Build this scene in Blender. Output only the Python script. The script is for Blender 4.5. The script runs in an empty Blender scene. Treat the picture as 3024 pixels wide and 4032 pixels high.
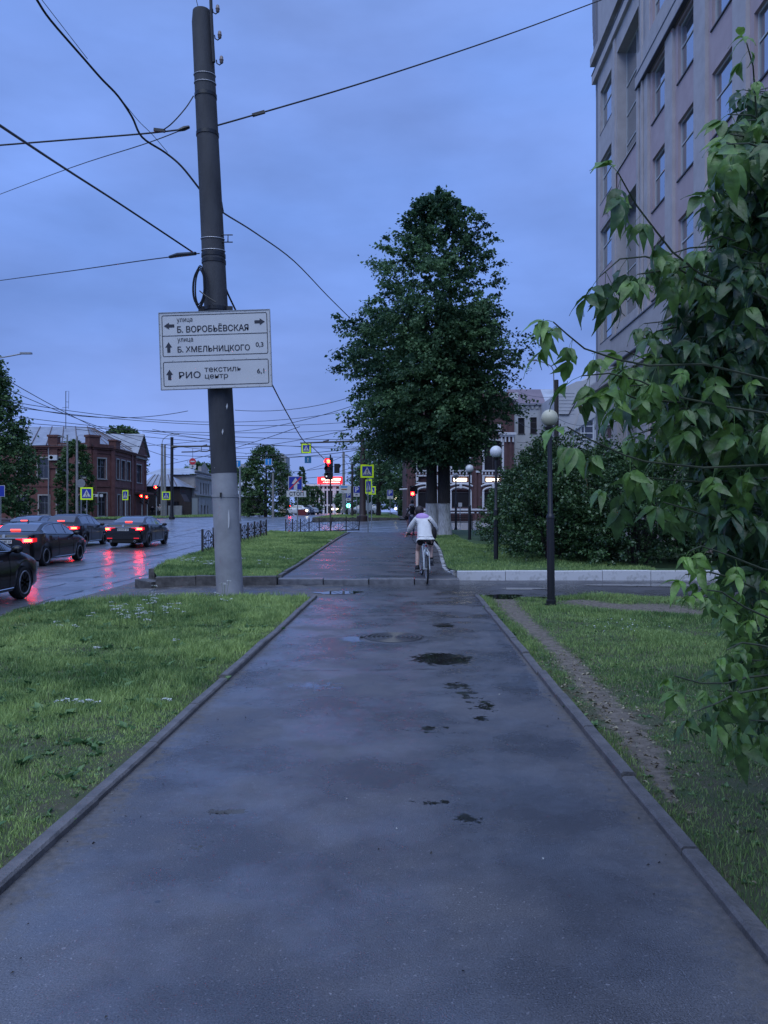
import bpy, math, random
import numpy as np
from mathutils import Vector, Matrix
random.seed(7)
sc = bpy.context.scene
FP = 3050.0; CAMZ = 1.6
R = math.radians
# ------------------------------------------------------------------ camera
cd = bpy.data.cameras.new('camera'); cam = bpy.data.objects.new('camera', cd); sc.collection.objects.link(cam)
cam.location = (0, 0, CAMZ); cam.rotation_euler = (R(90), 0, 0)
cd.sensor_fit = 'VERTICAL'; cd.sensor_height = 36; cd.lens = 36*FP/4032; cd.clip_start = .05; cd.clip_end = 3000
sc.camera = cam
# ------------------------------------------------------------------ world: overcast blue dusk
w = bpy.data.worlds.new('World'); sc.world = w; w.use_nodes = True
nt = w.node_tree; nt.nodes.clear(); N = nt.nodes.new; Lk = nt.links.new
out = N('ShaderNodeOutputWorld'); bg = N('ShaderNodeBackground'); bg.inputs[1].default_value = 1.0
sky = N('ShaderNodeTexSky'); sky.sky_type = 'NISHITA'; sky.sun_disc = False
sky.sun_elevation = R(55); sky.sun_rotation = R(200)
skm = N('ShaderNodeMixRGB'); skm.blend_type = 'MULTIPLY'; skm.inputs[0].default_value = 1; skm.inputs[2].default_value = (.004, .004, .005, 1)
Lk(sky.outputs[0], skm.inputs[1])
tc = N('ShaderNodeTexCoord'); sx = N('ShaderNodeSeparateXYZ'); Lk(tc.outputs['Generated'], sx.inputs[0])
ramp = N('ShaderNodeValToRGB'); Lk(sx.outputs[2], ramp.inputs[0])
els = [(0.0, (.205,.33,.76)), (.07, (.195,.32,.75)), (.25, (.150,.275,.68)), (.5, (.172,.315,.775)), (1.0, (.36,.54,1.05))]
cr = ramp.color_ramp
while len(cr.elements) < len(els): cr.elements.new(.5)
for e, (p, c) in zip(cr.elements, els): e.position = p; e.color = (*c, 1)
def wnoise(scale, detail, lo, hi, stretch):
    mp = N('ShaderNodeMapping'); mp.inputs['Scale'].default_value = stretch; Lk(tc.outputs['Generated'], mp.inputs[0])
    n = N('ShaderNodeTexNoise'); n.inputs['Scale'].default_value = scale; n.inputs['Detail'].default_value = detail; n.inputs['Roughness'].default_value = .5
    Lk(mp.outputs[0], n.inputs[0])
    m = N('ShaderNodeMapRange'); m.inputs[1].default_value = .3; m.inputs[2].default_value = .7; m.inputs[3].default_value = lo; m.inputs[4].default_value = hi
    Lk(n.outputs[0], m.inputs[0]); return m
n1 = wnoise(2.6, 6, .78, 1.10, (1, 1, 2.4)); n2 = wnoise(7, 5, .90, 1.02, (1, 1, 3.0))
mm = N('ShaderNodeMath'); mm.operation = 'MULTIPLY'; Lk(n1.outputs[0], mm.inputs[0]); Lk(n2.outputs[0], mm.inputs[1])
n3 = wnoise(1.9, 4, 0, .62, (1.3, 1, 3.2)); lav = N('ShaderNodeMixRGB'); Lk(n3.outputs[0], lav.inputs[0]); Lk(ramp.outputs[0], lav.inputs[1])
lvm = N('ShaderNodeVectorMath'); lvm.operation = 'MULTIPLY'; Lk(ramp.outputs[0], lvm.inputs[0]); lvm.inputs[1].default_value = (1.18, 1.0, .93); Lk(lvm.outputs[0], lav.inputs[2])
vm = N('ShaderNodeVectorMath'); vm.operation = 'SCALE'; Lk(lav.outputs[0], vm.inputs[0]); Lk(mm.outputs[0], vm.inputs['Scale'])
ad = N('ShaderNodeVectorMath'); ad.operation = 'ADD'; Lk(vm.outputs[0], ad.inputs[0]); Lk(skm.outputs[0], ad.inputs[1])
Lk(ad.outputs[0], bg.inputs[0]); Lk(bg.outputs[0], out.inputs[0])
# sun: a faint, very soft overcast glow, high and behind the camera
sd = bpy.data.lights.new('sun', 'SUN'); sd.energy = 1.35; sd.angle = R(60); sd.color = (.80, .90, 1)
so = bpy.data.objects.new('sun', sd); so.rotation_euler = (R(35), 0, R(-20)); sc.collection.objects.link(so)
vs = sc.view_settings; vs.view_transform = 'Standard'; vs.look = 'None'; vs.gamma = 1; vs.exposure = .3; vs.use_curve_mapping = False
sc.cycles.max_bounces = 6; sc.cycles.diffuse_bounces = 3; sc.cycles.glossy_bounces = 3; sc.cycles.transmission_bounces = 4
sc.cycles.caustics_reflective = False; sc.cycles.caustics_refractive = False; sc.cycles.sample_clamp_indirect = 4
sc.cycles.use_denoising = True

# ------------------------------------------------------------------ helpers
def at(px, py, Y): return Vector(((px-1512)/FP*Y, Y, CAMZ-(py-2016)/FP*Y))
def Xp(px, Y): return (px-1512)/FP*Y
def Zp(py, Y): return CAMZ-(py-2016)/FP*Y
def itp(pts):
    xs = [p[0] for p in pts]; ys = [p[1] for p in pts]
    return lambda v: np.interp(v, xs, ys)
zr = itp([(-60,0),(17.0,0),(17.25,.12),(22,.13),(34,.31),(47,.545),(60,.85),(70,1.05),(100,1.22),(160,1.42),(400,1.55),(900,1.58)])
zl = itp([(-60,-.2),(28,-.17),(36,-.1),(42,.0),(50,.25),(60,.6),(70,.85),(80,.93),(100,.98),(160,1.3),(400,1.5),(900,1.55)])
def H(x, y):
    x1 = np.interp(y, [40, 46], [-5.9, 3.0]); x0 = -6.3
    t = np.clip((x-x0)/(x1-x0), 0, 1); return zl(y)*(1-t)+zr(y)*t
class MB:
    def __init__(s): s.v = []; s.f = []; s.m = []; s.cur = 0
    def add(s, vs, fs):
        o = len(s.v); s.v += [tuple(p) for p in vs]
        for f in fs: s.f.append(tuple(i+o for i in f)); s.m.append(s.cur)
        return s
    def box(s, c, d, rot=None, taper=1.0):
        x, y, z = d[0]/2, d[1]/2, d[2]/2; t = taper
        p = [Vector(q) for q in [(-x,-y,-z),(x,-y,-z),(x,y,-z),(-x,y,-z),(-x*t,-y*t,z),(x*t,-y*t,z),(x*t,y*t,z),(-x*t,y*t,z)]]
        if rot is not None: p = [rot @ q for q in p]
        c = Vector(c)
        return s.add([q+c for q in p], [(0,3,2,1),(4,5,6,7),(0,1,5,4),(1,2,6,5),(2,3,7,6),(3,0,4,7)])
    def bb(s, a, b):
        return s.box([(a[i]+b[i])/2 for i in range(3)], [abs(b[i]-a[i]) for i in range(3)])
    def tube(s, pts, r, n=8, cap=True, closed=False):
        pts = [Vector(p) for p in pts]; k = len(pts)
        rs = r if isinstance(r, (list, tuple)) else [r]*k
        vs = []; up = None
        for i, p in enumerate(pts):
            a = pts[i-1] if (i > 0 or closed) else p; b = pts[(i+1) % k] if (i < k-1 or closed) else p
            t = (b-a); t = t.normalized() if t.length > 1e-9 else Vector((0,0,1))
            if up is None:
                up = Vector((0,0,1)) if abs(t.z) < .9 else Vector((1,0,0))
            sd_ = t.cross(up)
            if sd_.length < 1e-6: sd_ = t.cross(Vector((0,1,0)))
            sd_.normalize(); up = sd_.cross(t).normalized()
            for j in range(n):
                q = 2*math.pi*j/n; vs.append(p+(sd_*math.cos(q)+up*math.sin(q))*rs[i])
        fs = []
        for i in range(k if closed else k-1):
            i2 = (i+1) % k
            for j in range(n):
                fs.append((i*n+j, i*n+(j+1) % n, i2*n+(j+1) % n, i2*n+j))
        if cap and not closed: fs += [tuple(range(n))[::-1], tuple((k-1)*n+j for j in range(n))]
        return s.add(vs, fs)
    def lathe(s, prof, c=(0,0,0), n=16, axis='z', cap=True):
        vs = []; c = Vector(c)
        for (r, z) in prof:
            for j in range(n):
                q = 2*math.pi*j/n; x, y = r*math.cos(q), r*math.sin(q)
                vs.append(c+Vector({'z':(x,y,z),'y':(x,z,-y),'x':(z,x,y)}[axis]))
        k = len(prof)
        fs = [(i*n+j, i*n+(j+1) % n, (i+1)*n+(j+1) % n, (i+1)*n+j) for i in range(k-1) for j in range(n)]
        if cap and prof[0][0] > 1e-6: fs.append(tuple(range(n))[::-1])
        if cap and prof[-1][0] > 1e-6: fs.append(tuple((k-1)*n+j for j in range(n)))
        return s.add(vs, fs)
    def ball(s, c, r, n=16, k=10, sc_=(1,1,1)):
        vs = []; c = Vector(c)
        for i in range(k+1):
            a = math.pi*i/k
            for j in range(n):
                q = 2*math.pi*j/n
                vs.append(c+Vector((r*math.sin(a)*math.cos(q)*sc_[0], r*math.sin(a)*math.sin(q)*sc_[1], -r*math.cos(a)*sc_[2])))
        return s.add(vs, [(i*n+j, i*n+(j+1) % n, (i+1)*n+(j+1) % n, (i+1)*n+j) for i in range(k) for j in range(n)])
    def poly(s, pts, th=0, d=(0,1,0)):
        """flat polygon, extruded by th along d"""
        n = len(pts)
        if th == 0: return s.add(pts, [tuple(range(n))])
        d = Vector(d)*th; b = [Vector(p)+d for p in pts]
        return s.add([Vector(p) for p in pts]+b, [tuple(range(n)), tuple(range(2*n-1, n-1, -1))]+[(i, i+n, (i+1) % n+n, (i+1) % n) for i in range(n)])
    def build(s, name, mat=None, parent=None, smooth=False, world=False, col=None, loc=None):
        me = bpy.data.meshes.new(name)
        v = s.v
        if world and parent is not None:
            q = parent.location; v = [(a[0]-q.x, a[1]-q.y, a[2]-q.z) for a in v]
        me.from_pydata([tuple(a) for a in v], [], s.f)
        mats = mat if isinstance(mat, (list, tuple)) else [mat]
        for m in mats: me.materials.append(m)
        if len(mats) > 1: me.polygons.foreach_set('material_index', s.m)
        if smooth:
            me.polygons.foreach_set('use_smooth', [True]*len(me.polygons))
            if smooth != 'all':
                try: me.set_sharp_from_angle(angle=R(40))
                except Exception: pass
        me.update()
        o = bpy.data.objects.new(name, me); sc.collection.objects.link(o)
        if parent is not None: o.parent = parent
        if loc is not None: o.location = loc
        return o
def tag(o, label=None, cat=None, group=None, kind=None):
    if label: o['label'] = label
    if cat: o['category'] = cat
    if group: o['group'] = group
    if kind: o['kind'] = kind
    return o
def thing(name, label, cat, loc=(0,0,0), rz=0, group=None, rot=None):
    o = bpy.data.objects.new(name, None); sc.collection.objects.link(o)
    o.location = loc; o.rotation_euler = rot if rot else (0, 0, rz); o.empty_display_size = .2
    return tag(o, label, cat, group)
def struct(name, loc=(0,0,0)):
    o = bpy.data.objects.new(name, None); sc.collection.objects.link(o); o.location = loc; o['kind'] = 'structure'; return o
def dup(root, loc, rz=None, label=None, group=None, scale=None):
    def cp(o, par):
        c = o.copy(); sc.collection.objects.link(c); c.parent = par
        for ch in o.children: cp(ch, c)
        return c
    r = cp(root, None); r.location = loc
    if rz is not None: r.rotation_euler = (0, 0, rz)
    if scale: r.scale = (scale,)*3
    if label: r['label'] = label
    if group: r['group'] = group
    return r
_tc = {}
def text(s_, w_=None, h_=None, off=.012):
    """letter outlines as (verts, faces) in x/z, origin lower left, scaled to w_ x h_"""
    if (s_, off) not in _tc:
        c = bpy.data.curves.new('t', 'FONT'); c.body = s_; c.offset = off; c.resolution_u = 3; c.fill_mode = 'FRONT'
        o = bpy.data.objects.new('t', c); sc.collection.objects.link(o)
        dg = bpy.context.evaluated_depsgraph_get()
        me = bpy.data.meshes.new_from_object(o.evaluated_get(dg))
        V = [tuple(v.co) for v in me.vertices]; Fc = [tuple(p.vertices) for p in me.polygons]
        bpy.data.objects.remove(o); bpy.data.curves.remove(c); bpy.data.meshes.remove(me)
        _tc[(s_, off)] = (V, Fc)
    V, Fc = _tc[(s_, off)]
    x0 = min(v[0] for v in V); x1 = max(v[0] for v in V); y0 = min(v[1] for v in V); y1 = max(v[1] for v in V)
    kx = w_/(x1-x0) if w_ else h_/(y1-y0); ky = h_/(y1-y0) if h_ else kx
    return [((v[0]-x0)*kx, (v[1]-y0)*ky) for v in V], Fc
def put_text(mb, s_, x, z, y, w_=None, h_=None, off=.012):
    V, Fc = text(s_, w_, h_, 0); e = (h_ or .1)*off*1.6
    for k, (ex, ez) in enumerate(((0, 0), (e, 0), (-e, 0), (0, e), (0, -e))): mb.add([(x+a+ex, y-.0002*k, z+b+ez) for a, b in V], Fc)
# ------------------------------------------------------------------ materials
MT = {}
def mat(name, c1, rough=.6, c2=None, scale=5, bump=0, bscale=60, metal=0, spec=.5, emit=None, es=0, coat=0, r2=None, detail=5, pos=False, stretch=None, lo=.35, hi=.65, bdist=.01, trans=0):
    if name in MT: return MT[name]
    m = bpy.data.materials.new(name); m.use_nodes = True; MT[name] = m
    t = m.node_tree; b = t.nodes['Principled BSDF']; K = t.nodes.new; L_ = t.links.new
    b.inputs['Base Color'].default_value = (*c1, 1); b.inputs['Roughness'].default_value = rough
    b.inputs['Metallic'].default_value = metal; b.inputs['Specular IOR Level'].default_value = spec
    if coat: b.inputs['Coat Weight'].default_value = coat; b.inputs['Coat Roughness'].default_value = .05
    if emit: b.inputs['Emission Color'].default_value = (*emit, 1); b.inputs['Emission Strength'].default_value = es
    if c2 is not None or bump or r2 is not None:
        if pos: src = K('ShaderNodeNewGeometry').outputs['Position']
        else: src = K('ShaderNodeTexCoord').outputs['Object']
        if stretch:
            mp = K('ShaderNodeMapping'); mp.inputs['Scale'].default_value = stretch; L_(src, mp.inputs[0]); src = mp.outputs[0]
        if c2 is not None or r2 is not None:
            n = K('ShaderNodeTexNoise'); n.inputs['Scale'].default_value = scale; n.inputs['Detail'].default_value = detail; n.inputs['Roughness'].default_value = .6
            L_(src, n.inputs[0]); mr = K('ShaderNodeMapRange'); mr.inputs[1].default_value = lo; mr.inputs[2].default_value = hi
            L_(n.outputs[0], mr.inputs[0])
            if c2 is not None:
                mx = K('ShaderNodeMixRGB'); mx.inputs[1].default_value = (*c1, 1); mx.inputs[2].default_value = (*c2, 1)
                L_(mr.outputs[0], mx.inputs[0]); L_(mx.outputs[0], b.inputs['Base Color'])
            if r2 is not None:
                m2 = K('ShaderNodeMapRange'); m2.inputs[3].default_value = rough; m2.inputs[4].default_value = r2
                L_(mr.outputs[0], m2.inputs[0]); L_(m2.outputs[0], b.inputs['Roughness'])
        if bump:
            n = K('ShaderNodeTexNoise'); n.inputs['Scale'].default_value = bscale; n.inputs['Detail'].default_value = 4
            L_(src, n.inputs[0]); bp = K('ShaderNodeBump'); bp.inputs['Strength'].default_value = bump; bp.inputs['Distance'].default_value = bdist
            L_(n.outputs[0], bp.inputs['Height']); L_(bp.outputs[0], b.inputs['Normal'])
    return m
def leafmat(name, a, b_, rough=.5, tr=.3, spec=.4, ns=0):
    if name in MT: return MT[name]
    m = bpy.data.materials.new(name); m.use_nodes = True; MT[name] = m
    t = m.node_tree; t.nodes.clear(); K = t.nodes.new; L_ = t.links.new
    o = K('ShaderNodeOutputMaterial'); b = K('ShaderNodeBsdfPrincipled'); at_ = K('ShaderNodeAttribute'); at_.attribute_name = 'v'
    mx = K('ShaderNodeMixRGB'); mx.inputs[1].default_value = (*a, 1); mx.inputs[2].default_value = (*b_, 1)
    L_(at_.outputs['Fac'], mx.inputs[0]); b.inputs['Roughness'].default_value = rough
    if ns:
        n = K('ShaderNodeTexNoise'); n.inputs['Scale'].default_value = ns; n.inputs['Detail'].default_value = 5; L_(K('ShaderNodeNewGeometry').outputs['Position'], n.inputs[0])
        r = K('ShaderNodeMapRange'); r.inputs[1].default_value = .3; r.inputs[2].default_value = .7; r.inputs[3].default_value = .55; r.inputs[4].default_value = 1.4; L_(n.outputs[0], r.inputs[0])
        vv = K('ShaderNodeVectorMath'); vv.operation = 'SCALE'; L_(mx.outputs[0], vv.inputs[0]); L_(r.outputs[0], vv.inputs['Scale']); mx = vv
        bp = K('ShaderNodeBump'); bp.inputs['Strength'].default_value = .5; bp.inputs['Distance'].default_value = .01; L_(n.outputs[0], bp.inputs['Height']); L_(bp.outputs[0], b.inputs['Normal'])
    L_(mx.outputs[0], b.inputs['Base Color'])
    b.inputs['Specular IOR Level'].default_value = spec
    tl = K('ShaderNodeBsdfTranslucent'); L_(mx.outputs[0], tl.inputs[0]); ms = K('ShaderNodeMixShader'); ms.inputs[0].default_value = tr
    L_(b.outputs[0], ms.inputs[1]); L_(tl.outputs[0], ms.inputs[2]); L_(ms.outputs[0], o.inputs[0])
    return m
def asphalt(name, base, base2, r_lo, r_hi, bump, wet_scale=1.2, grain=220, patch=None, spec=.5, ripple=0, attrs=False):
    """wet asphalt: grain, large damp patches that change colour and gloss"""
    if name in MT: return MT[name]
    m = bpy.data.materials.new(name); m.use_nodes = True; MT[name] = m
    t = m.node_tree; b = t.nodes['Principled BSDF']; K = t.nodes.new; L_ = t.links.new
    g = K('ShaderNodeNewGeometry').outputs['Position']
    def noise(s, d, lo, hi, a, z, rgh=.55):
        n = K('ShaderNodeTexNoise'); n.inputs['Scale'].default_value = s; n.inputs['Detail'].default_value = d; n.inputs['Roughness'].default_value = rgh
        L_(g, n.inputs[0]); r = K('ShaderNodeMapRange'); r.inputs[1].default_value = lo; r.inputs[2].default_value = hi; r.inputs[3].default_value = a; r.inputs[4].default_value = z
        L_(n.outputs[0], r.inputs[0]); return r.outputs[0]
    wet = noise(wet_scale, 7, .42, .58, 0, 1, .62)
    mx = K('ShaderNodeMixRGB'); mx.inputs[1].default_value = (*base, 1); mx.inputs[2].default_value = (*base2, 1); L_(wet, mx.inputs[0])
    gr_ = noise(grain, 2, .3, .7, .35, 1.7); sp = noise(grain*.4, 2, .64, .70, 1, 2.6)
    mu = K('ShaderNodeMath'); mu.operation = 'MULTIPLY'; L_(gr_, mu.inputs[0]); L_(sp, mu.inputs[1])
    vm_ = K('ShaderNodeVectorMath'); vm_.operation = 'SCALE'; L_(mx.outputs[0], vm_.inputs[0]); L_(mu.outputs[0], vm_.inputs['Scale'])
    L_(vm_.outputs[0], b.inputs['Base Color'])
    r = K('ShaderNodeMapRange'); r.inputs[3].default_value = r_lo; r.inputs[4].default_value = r_hi; L_(wet, r.inputs[0]); L_(r.outputs[0], b.inputs['Roughness'])
    b.inputs['Specular IOR Level'].default_value = spec
    h = noise(grain, 3, 0, 1, 0, 1); bp = K('ShaderNodeBump'); bp.inputs['Strength'].default_value = bump; bp.inputs['Distance'].default_value = .004
    L_(h, bp.inputs['Height'])
    if ripple:
        h2 = noise(1.3, 3, 0, 1, 0, 1); b2 = K('ShaderNodeBump'); b2.inputs['Strength'].default_value = ripple; b2.inputs['Distance'].default_value = .05
        L_(h2, b2.inputs['Height']); L_(b2.outputs[0], bp.inputs['Normal'])
    L_(bp.outputs[0], b.inputs['Normal'])
    if ripple: b.inputs['Coat Weight'].default_value = 1; b.inputs['Coat Roughness'].default_value = .38; b.inputs['Coat IOR'].default_value = 1.7; L_(bp.outputs[0], b.inputs['Coat Normal'])
    if attrs:
        sheen = noise(1.2, 7, .45, .60, 0, 1, .62); b.inputs['Coat Roughness'].default_value = .3; b.inputs['Coat IOR'].default_value = 1.6; L_(sheen, b.inputs['Coat Weight']); L_(bp.outputs[0], b.inputs['Coat Normal'])
        def amask(an, sc1, amp, lo, hi):
            a = K('ShaderNodeAttribute'); a.attribute_name = an; n1 = noise(sc1, 6, 0, 1, -amp, amp, .7)
            s = K('ShaderNodeMath'); s.operation = 'ADD'; L_(a.outputs['Fac'], s.inputs[0]); L_(n1, s.inputs[1])
            r = K('ShaderNodeMapRange'); r.interpolation_type = 'SMOOTHSTEP'; r.inputs[1].default_value = lo; r.inputs[2].default_value = hi; L_(s.outputs[0], r.inputs[0]); return r.outputs[0]
        pud = amask('pud', 11, 1.1, .5, .62); drt = amask('drt', 14, 1.5, .35, 1.0)
        c1 = K('ShaderNodeMixRGB'); L_(pud, c1.inputs[0]); L_(vm_.outputs[0], c1.inputs[1]); c1.inputs[2].default_value = (.02, .019, .018, 1)
        dn = noise(26, 5, .35, .65, 0, 1); dc = K('ShaderNodeMixRGB'); L_(dn, dc.inputs[0]); dc.inputs[1].default_value = (.06, .056, .053, 1); dc.inputs[2].default_value = (.115, .102, .093, 1)
        c2 = K('ShaderNodeMixRGB'); L_(drt, c2.inputs[0]); L_(c1.outputs[0], c2.inputs[1]); L_(dc.outputs[0], c2.inputs[2]); L_(c2.outputs[0], b.inputs['Base Color'])
        r1 = K('ShaderNodeMapRange'); L_(pud, r1.inputs[0]); L_(r.outputs[0], r1.inputs[3]); r1.inputs[4].default_value = .015
        r2 = K('ShaderNodeMapRange'); L_(drt, r2.inputs[0]); L_(r1.outputs[0], r2.inputs[3]); r2.inputs[4].default_value = .8; L_(r2.outputs[0], b.inputs['Roughness'])
        inv = K('ShaderNodeMapRange'); L_(pud, inv.inputs[0]); inv.inputs[3].default_value = bump; inv.inputs[4].default_value = 0; L_(inv.outputs[0], bp.inputs['Strength'])
    return m
def soil_mix(name, a, a2, d, d2):
    m = bpy.data.materials.new(name); m.use_nodes = True; MT[name] = m
    t = m.node_tree; b = t.nodes['Principled BSDF']; K = t.nodes.new; L_ = t.links.new; g = K('ShaderNodeNewGeometry').outputs['Position']
    def nz(s, lo, hi, x=0, y=1):
        n = K('ShaderNodeTexNoise'); n.inputs['Scale'].default_value = s; n.inputs['Detail'].default_value = 6; n.inputs['Roughness'].default_value = .65; L_(g, n.inputs[0])
        r = K('ShaderNodeMapRange'); r.inputs[1].default_value = lo; r.inputs[2].default_value = hi; r.inputs[3].default_value = x; r.inputs[4].default_value = y; L_(n.outputs[0], r.inputs[0]); return r.outputs[0]
    def mx(f, x, y):
        c = K('ShaderNodeMixRGB'); L_(f, c.inputs[0])
        for k, v in ((1, x), (2, y)):
            if isinstance(v, tuple): c.inputs[k].default_value = (*v, 1)
            else: L_(v, c.inputs[k])
        return c.outputs[0]
    at_ = K('ShaderNodeAttribute'); at_.attribute_name = 'drt'; s = K('ShaderNodeMath'); s.operation = 'ADD'; L_(at_.outputs['Fac'], s.inputs[0]); L_(nz(7, 0, 1, -1.4, 1.4), s.inputs[1])
    r = K('ShaderNodeMapRange'); r.interpolation_type = 'SMOOTHSTEP'; r.inputs[1].default_value = .15; r.inputs[2].default_value = .9; L_(s.outputs[0], r.inputs[0])
    L_(mx(r.outputs[0], mx(nz(3, .35, .65), a, a2), mx(nz(14, .35, .65), d, d2)), b.inputs['Base Color']); b.inputs['Roughness'].default_value = .9
    bp = K('ShaderNodeBump'); bp.inputs['Strength'].default_value = .9; bp.inputs['Distance'].default_value = .012; L_(nz(40, 0, 1), bp.inputs['Height']); L_(bp.outputs[0], b.inputs['Normal']); return m
M_path = asphalt('path_asphalt', (.046,.046,.052), (.080,.078,.084), .14, .55, .8, .9, 150, spec=1.0, attrs=True)
M_walk = asphalt('walk_asphalt', (.045,.044,.047), (.078,.076,.08), .26, .55, .6, 1.1, 150, spec=.8)
M_drive = asphalt('drive_asphalt', (.05,.05,.053), (.085,.083,.09), .2, .5, .4, .9, 150)
M_gravel = asphalt('broken_asphalt', (.06,.058,.056), (.13,.12,.115), .35, .8, 1.0, 2.5, 60, spec=.4)
M_road = asphalt('road_asphalt', (.075,.075,.085), (.11,.11,.12), .14, .32, .5, .6, 90, spec=1.0, ripple=.5)
M_kerb = mat('kerb_concrete', (.085,.082,.08), .5, (.16,.15,.145), 6, .8, 60)
M_kerbdark = mat('old_kerb_stone', (.05,.045,.042), .6, (.12,.11,.10), 6, .7, 40)
M_kerbgrey = mat('granite_kerb', (.10,.10,.11), .35, (.20,.20,.21), 6, .6, 80)
M_white = mat('whitewash', (.56,.56,.57), .75, (.26,.26,.25), 7, .6, 50, lo=.52, hi=.78)
M_soil = soil_mix('lawn_soil', (.045,.075,.025), (.075,.07,.04), (.095,.078,.058), (.20,.168,.135))
M_soil2 = mat('lawn_far', (.035,.08,.03), .9, (.06,.11,.04), 2, .5, 60, pos=True)
M_dirt = mat('trail_dirt', (.13,.105,.08), .85, (.25,.21,.175), 5, .9, 45, pos=True)
M_grass = leafmat('grass_blade', (.065,.15,.045), (.44,.58,.19), .5, .25)
M_grass2 = leafmat('grass_dry', (.07,.10,.04), (.32,.29,.16), .55, .25)
M_black = mat('black_metal', (.012,.012,.014), .4, spec=.5)
M_iron = mat('wrought_iron', (.02,.018,.02), .5)
M_dark = mat('dark_rubber', (.012,.012,.012), .7)
M_wire = mat('wire_black', (.01,.01,.014), .5)
M_steel = mat('galvanised', (.32,.33,.35), .45, (.25,.26,.27), 12, metal=.3)
M_conc = mat('pole_concrete', (.20,.19,.185), .8, (.28,.27,.26), 5, .4, 60)
M_sgnwhite = mat('sign_white', (.60,.60,.60), .4, (.54,.54,.55), 1.5)
M_blue = mat('sign_blue', (.012,.03,.32), .4)
M_cyan = mat('sign_light_blue', (.01,.25,.62), .4)
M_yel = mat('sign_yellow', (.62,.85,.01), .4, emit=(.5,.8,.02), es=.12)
M_red = mat('sign_red', (.55,.02,.03), .4)
M_ink = mat('sign_ink', (.015,.017,.03), .5)
M_glass = mat('window_glass', (.02,.022,.028), .04, spec=.9)
M_glassd = mat('dark_glass', (.02,.018,.02), .15, spec=.5)
M_redlit = mat('lit_red', (.8,.02,.02), .3, emit=(1,.005,.008), es=60)
M_yellit = mat('lit_core', (.9,.3,.1), .3, emit=(1,.26,.03), es=7)
M_redled = mat('led_red', (.8,.02,.02), .3, emit=(1,.02,.03), es=1.5)
M_ledtxt = mat('led_text', (.9,.4,.3), .3, emit=(1,.6,.5), es=5)
M_greenlit = mat('lit_green', (.1,.8,.5), .3, emit=(.1,1,.55), es=6)
M_warmlit = mat('lit_warm', (.9,.8,.6), .3, emit=(1,.78,.48), es=5)
M_headlit = mat('lit_white', (.9,.9,.8), .3, emit=(1,.93,.7), es=9)
M_lens = mat('tail_lens', (.35,.01,.015), .15, spec=.6, emit=(1,.01,.02), es=.55)
M_lensoff = mat('unlit_lens', (.12,.01,.012), .2)
M_chrome = mat('chrome', (.6,.6,.6), .15, metal=1)
# ------------------------------------------------------------------ ground surfaces
DX = .0302
def strip(name, ys, xl, xr, zf, nx, m, kind='structure', world_parent=None):
    mb = MB(); ys = list(ys)
    for y in ys:
        a = xl(y) if callable(xl) else xl; b = xr(y) if callable(xr) else xr
        for i in range(nx+1):
            x = a+(b-a)*i/nx; mb.v.append((x, y, float(zf(x, y))))
    for j in range(len(ys)-1):
        for i in range(nx):
            k = j*(nx+1)+i; mb.f.append((k, k+1, k+nx+2, k+nx+1)); mb.m.append(0)
    o = mb.build(name, m, smooth='all')
    if kind: o['kind'] = kind
    return o
def lin(a, b, n): return [a+(b-a)*i/n for i in range(n+1)]
def gsheet(name, x0f, x1f, ys, nx, zf, m, attrs):
    ys = np.array(ys); u = np.linspace(0, 1, nx+1); X = x0f(ys)[:, None]*(1-u)+x1f(ys)[:, None]*u; Y = np.repeat(ys[:, None], nx+1, 1); Z = zf(X, Y)
    V = np.stack([X, Y, Z], 2).reshape(-1, 3).astype(np.float32); k = (np.arange(len(ys)-1)[:, None]*(nx+1)+np.arange(nx)).ravel()
    Fq = np.stack([k, k+1, k+nx+2, k+nx+1], 1).astype(np.int32); me = bpy.data.meshes.new(name)
    me.vertices.add(len(V)); me.vertices.foreach_set('co', V.ravel()); me.loops.add(Fq.size); me.loops.foreach_set('vertex_index', Fq.ravel()); me.polygons.add(len(Fq))
    me.polygons.foreach_set('loop_start', np.arange(0, Fq.size, 4, dtype=np.int32)); me.polygons.foreach_set('loop_total', np.full(len(Fq), 4, np.int32)); me.polygons.foreach_set('use_smooth', np.ones(len(Fq), bool))
    for n_, fn in attrs.items(): a = me.attributes.new(n_, 'FLOAT', 'POINT'); a.data.foreach_set('value', fn(X, Y).ravel().astype(np.float32))
    me.materials.append(m); me.update(calc_edges=True); o = bpy.data.objects.new(name, me); sc.collection.objects.link(o); o['kind'] = 'structure'; return o
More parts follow.
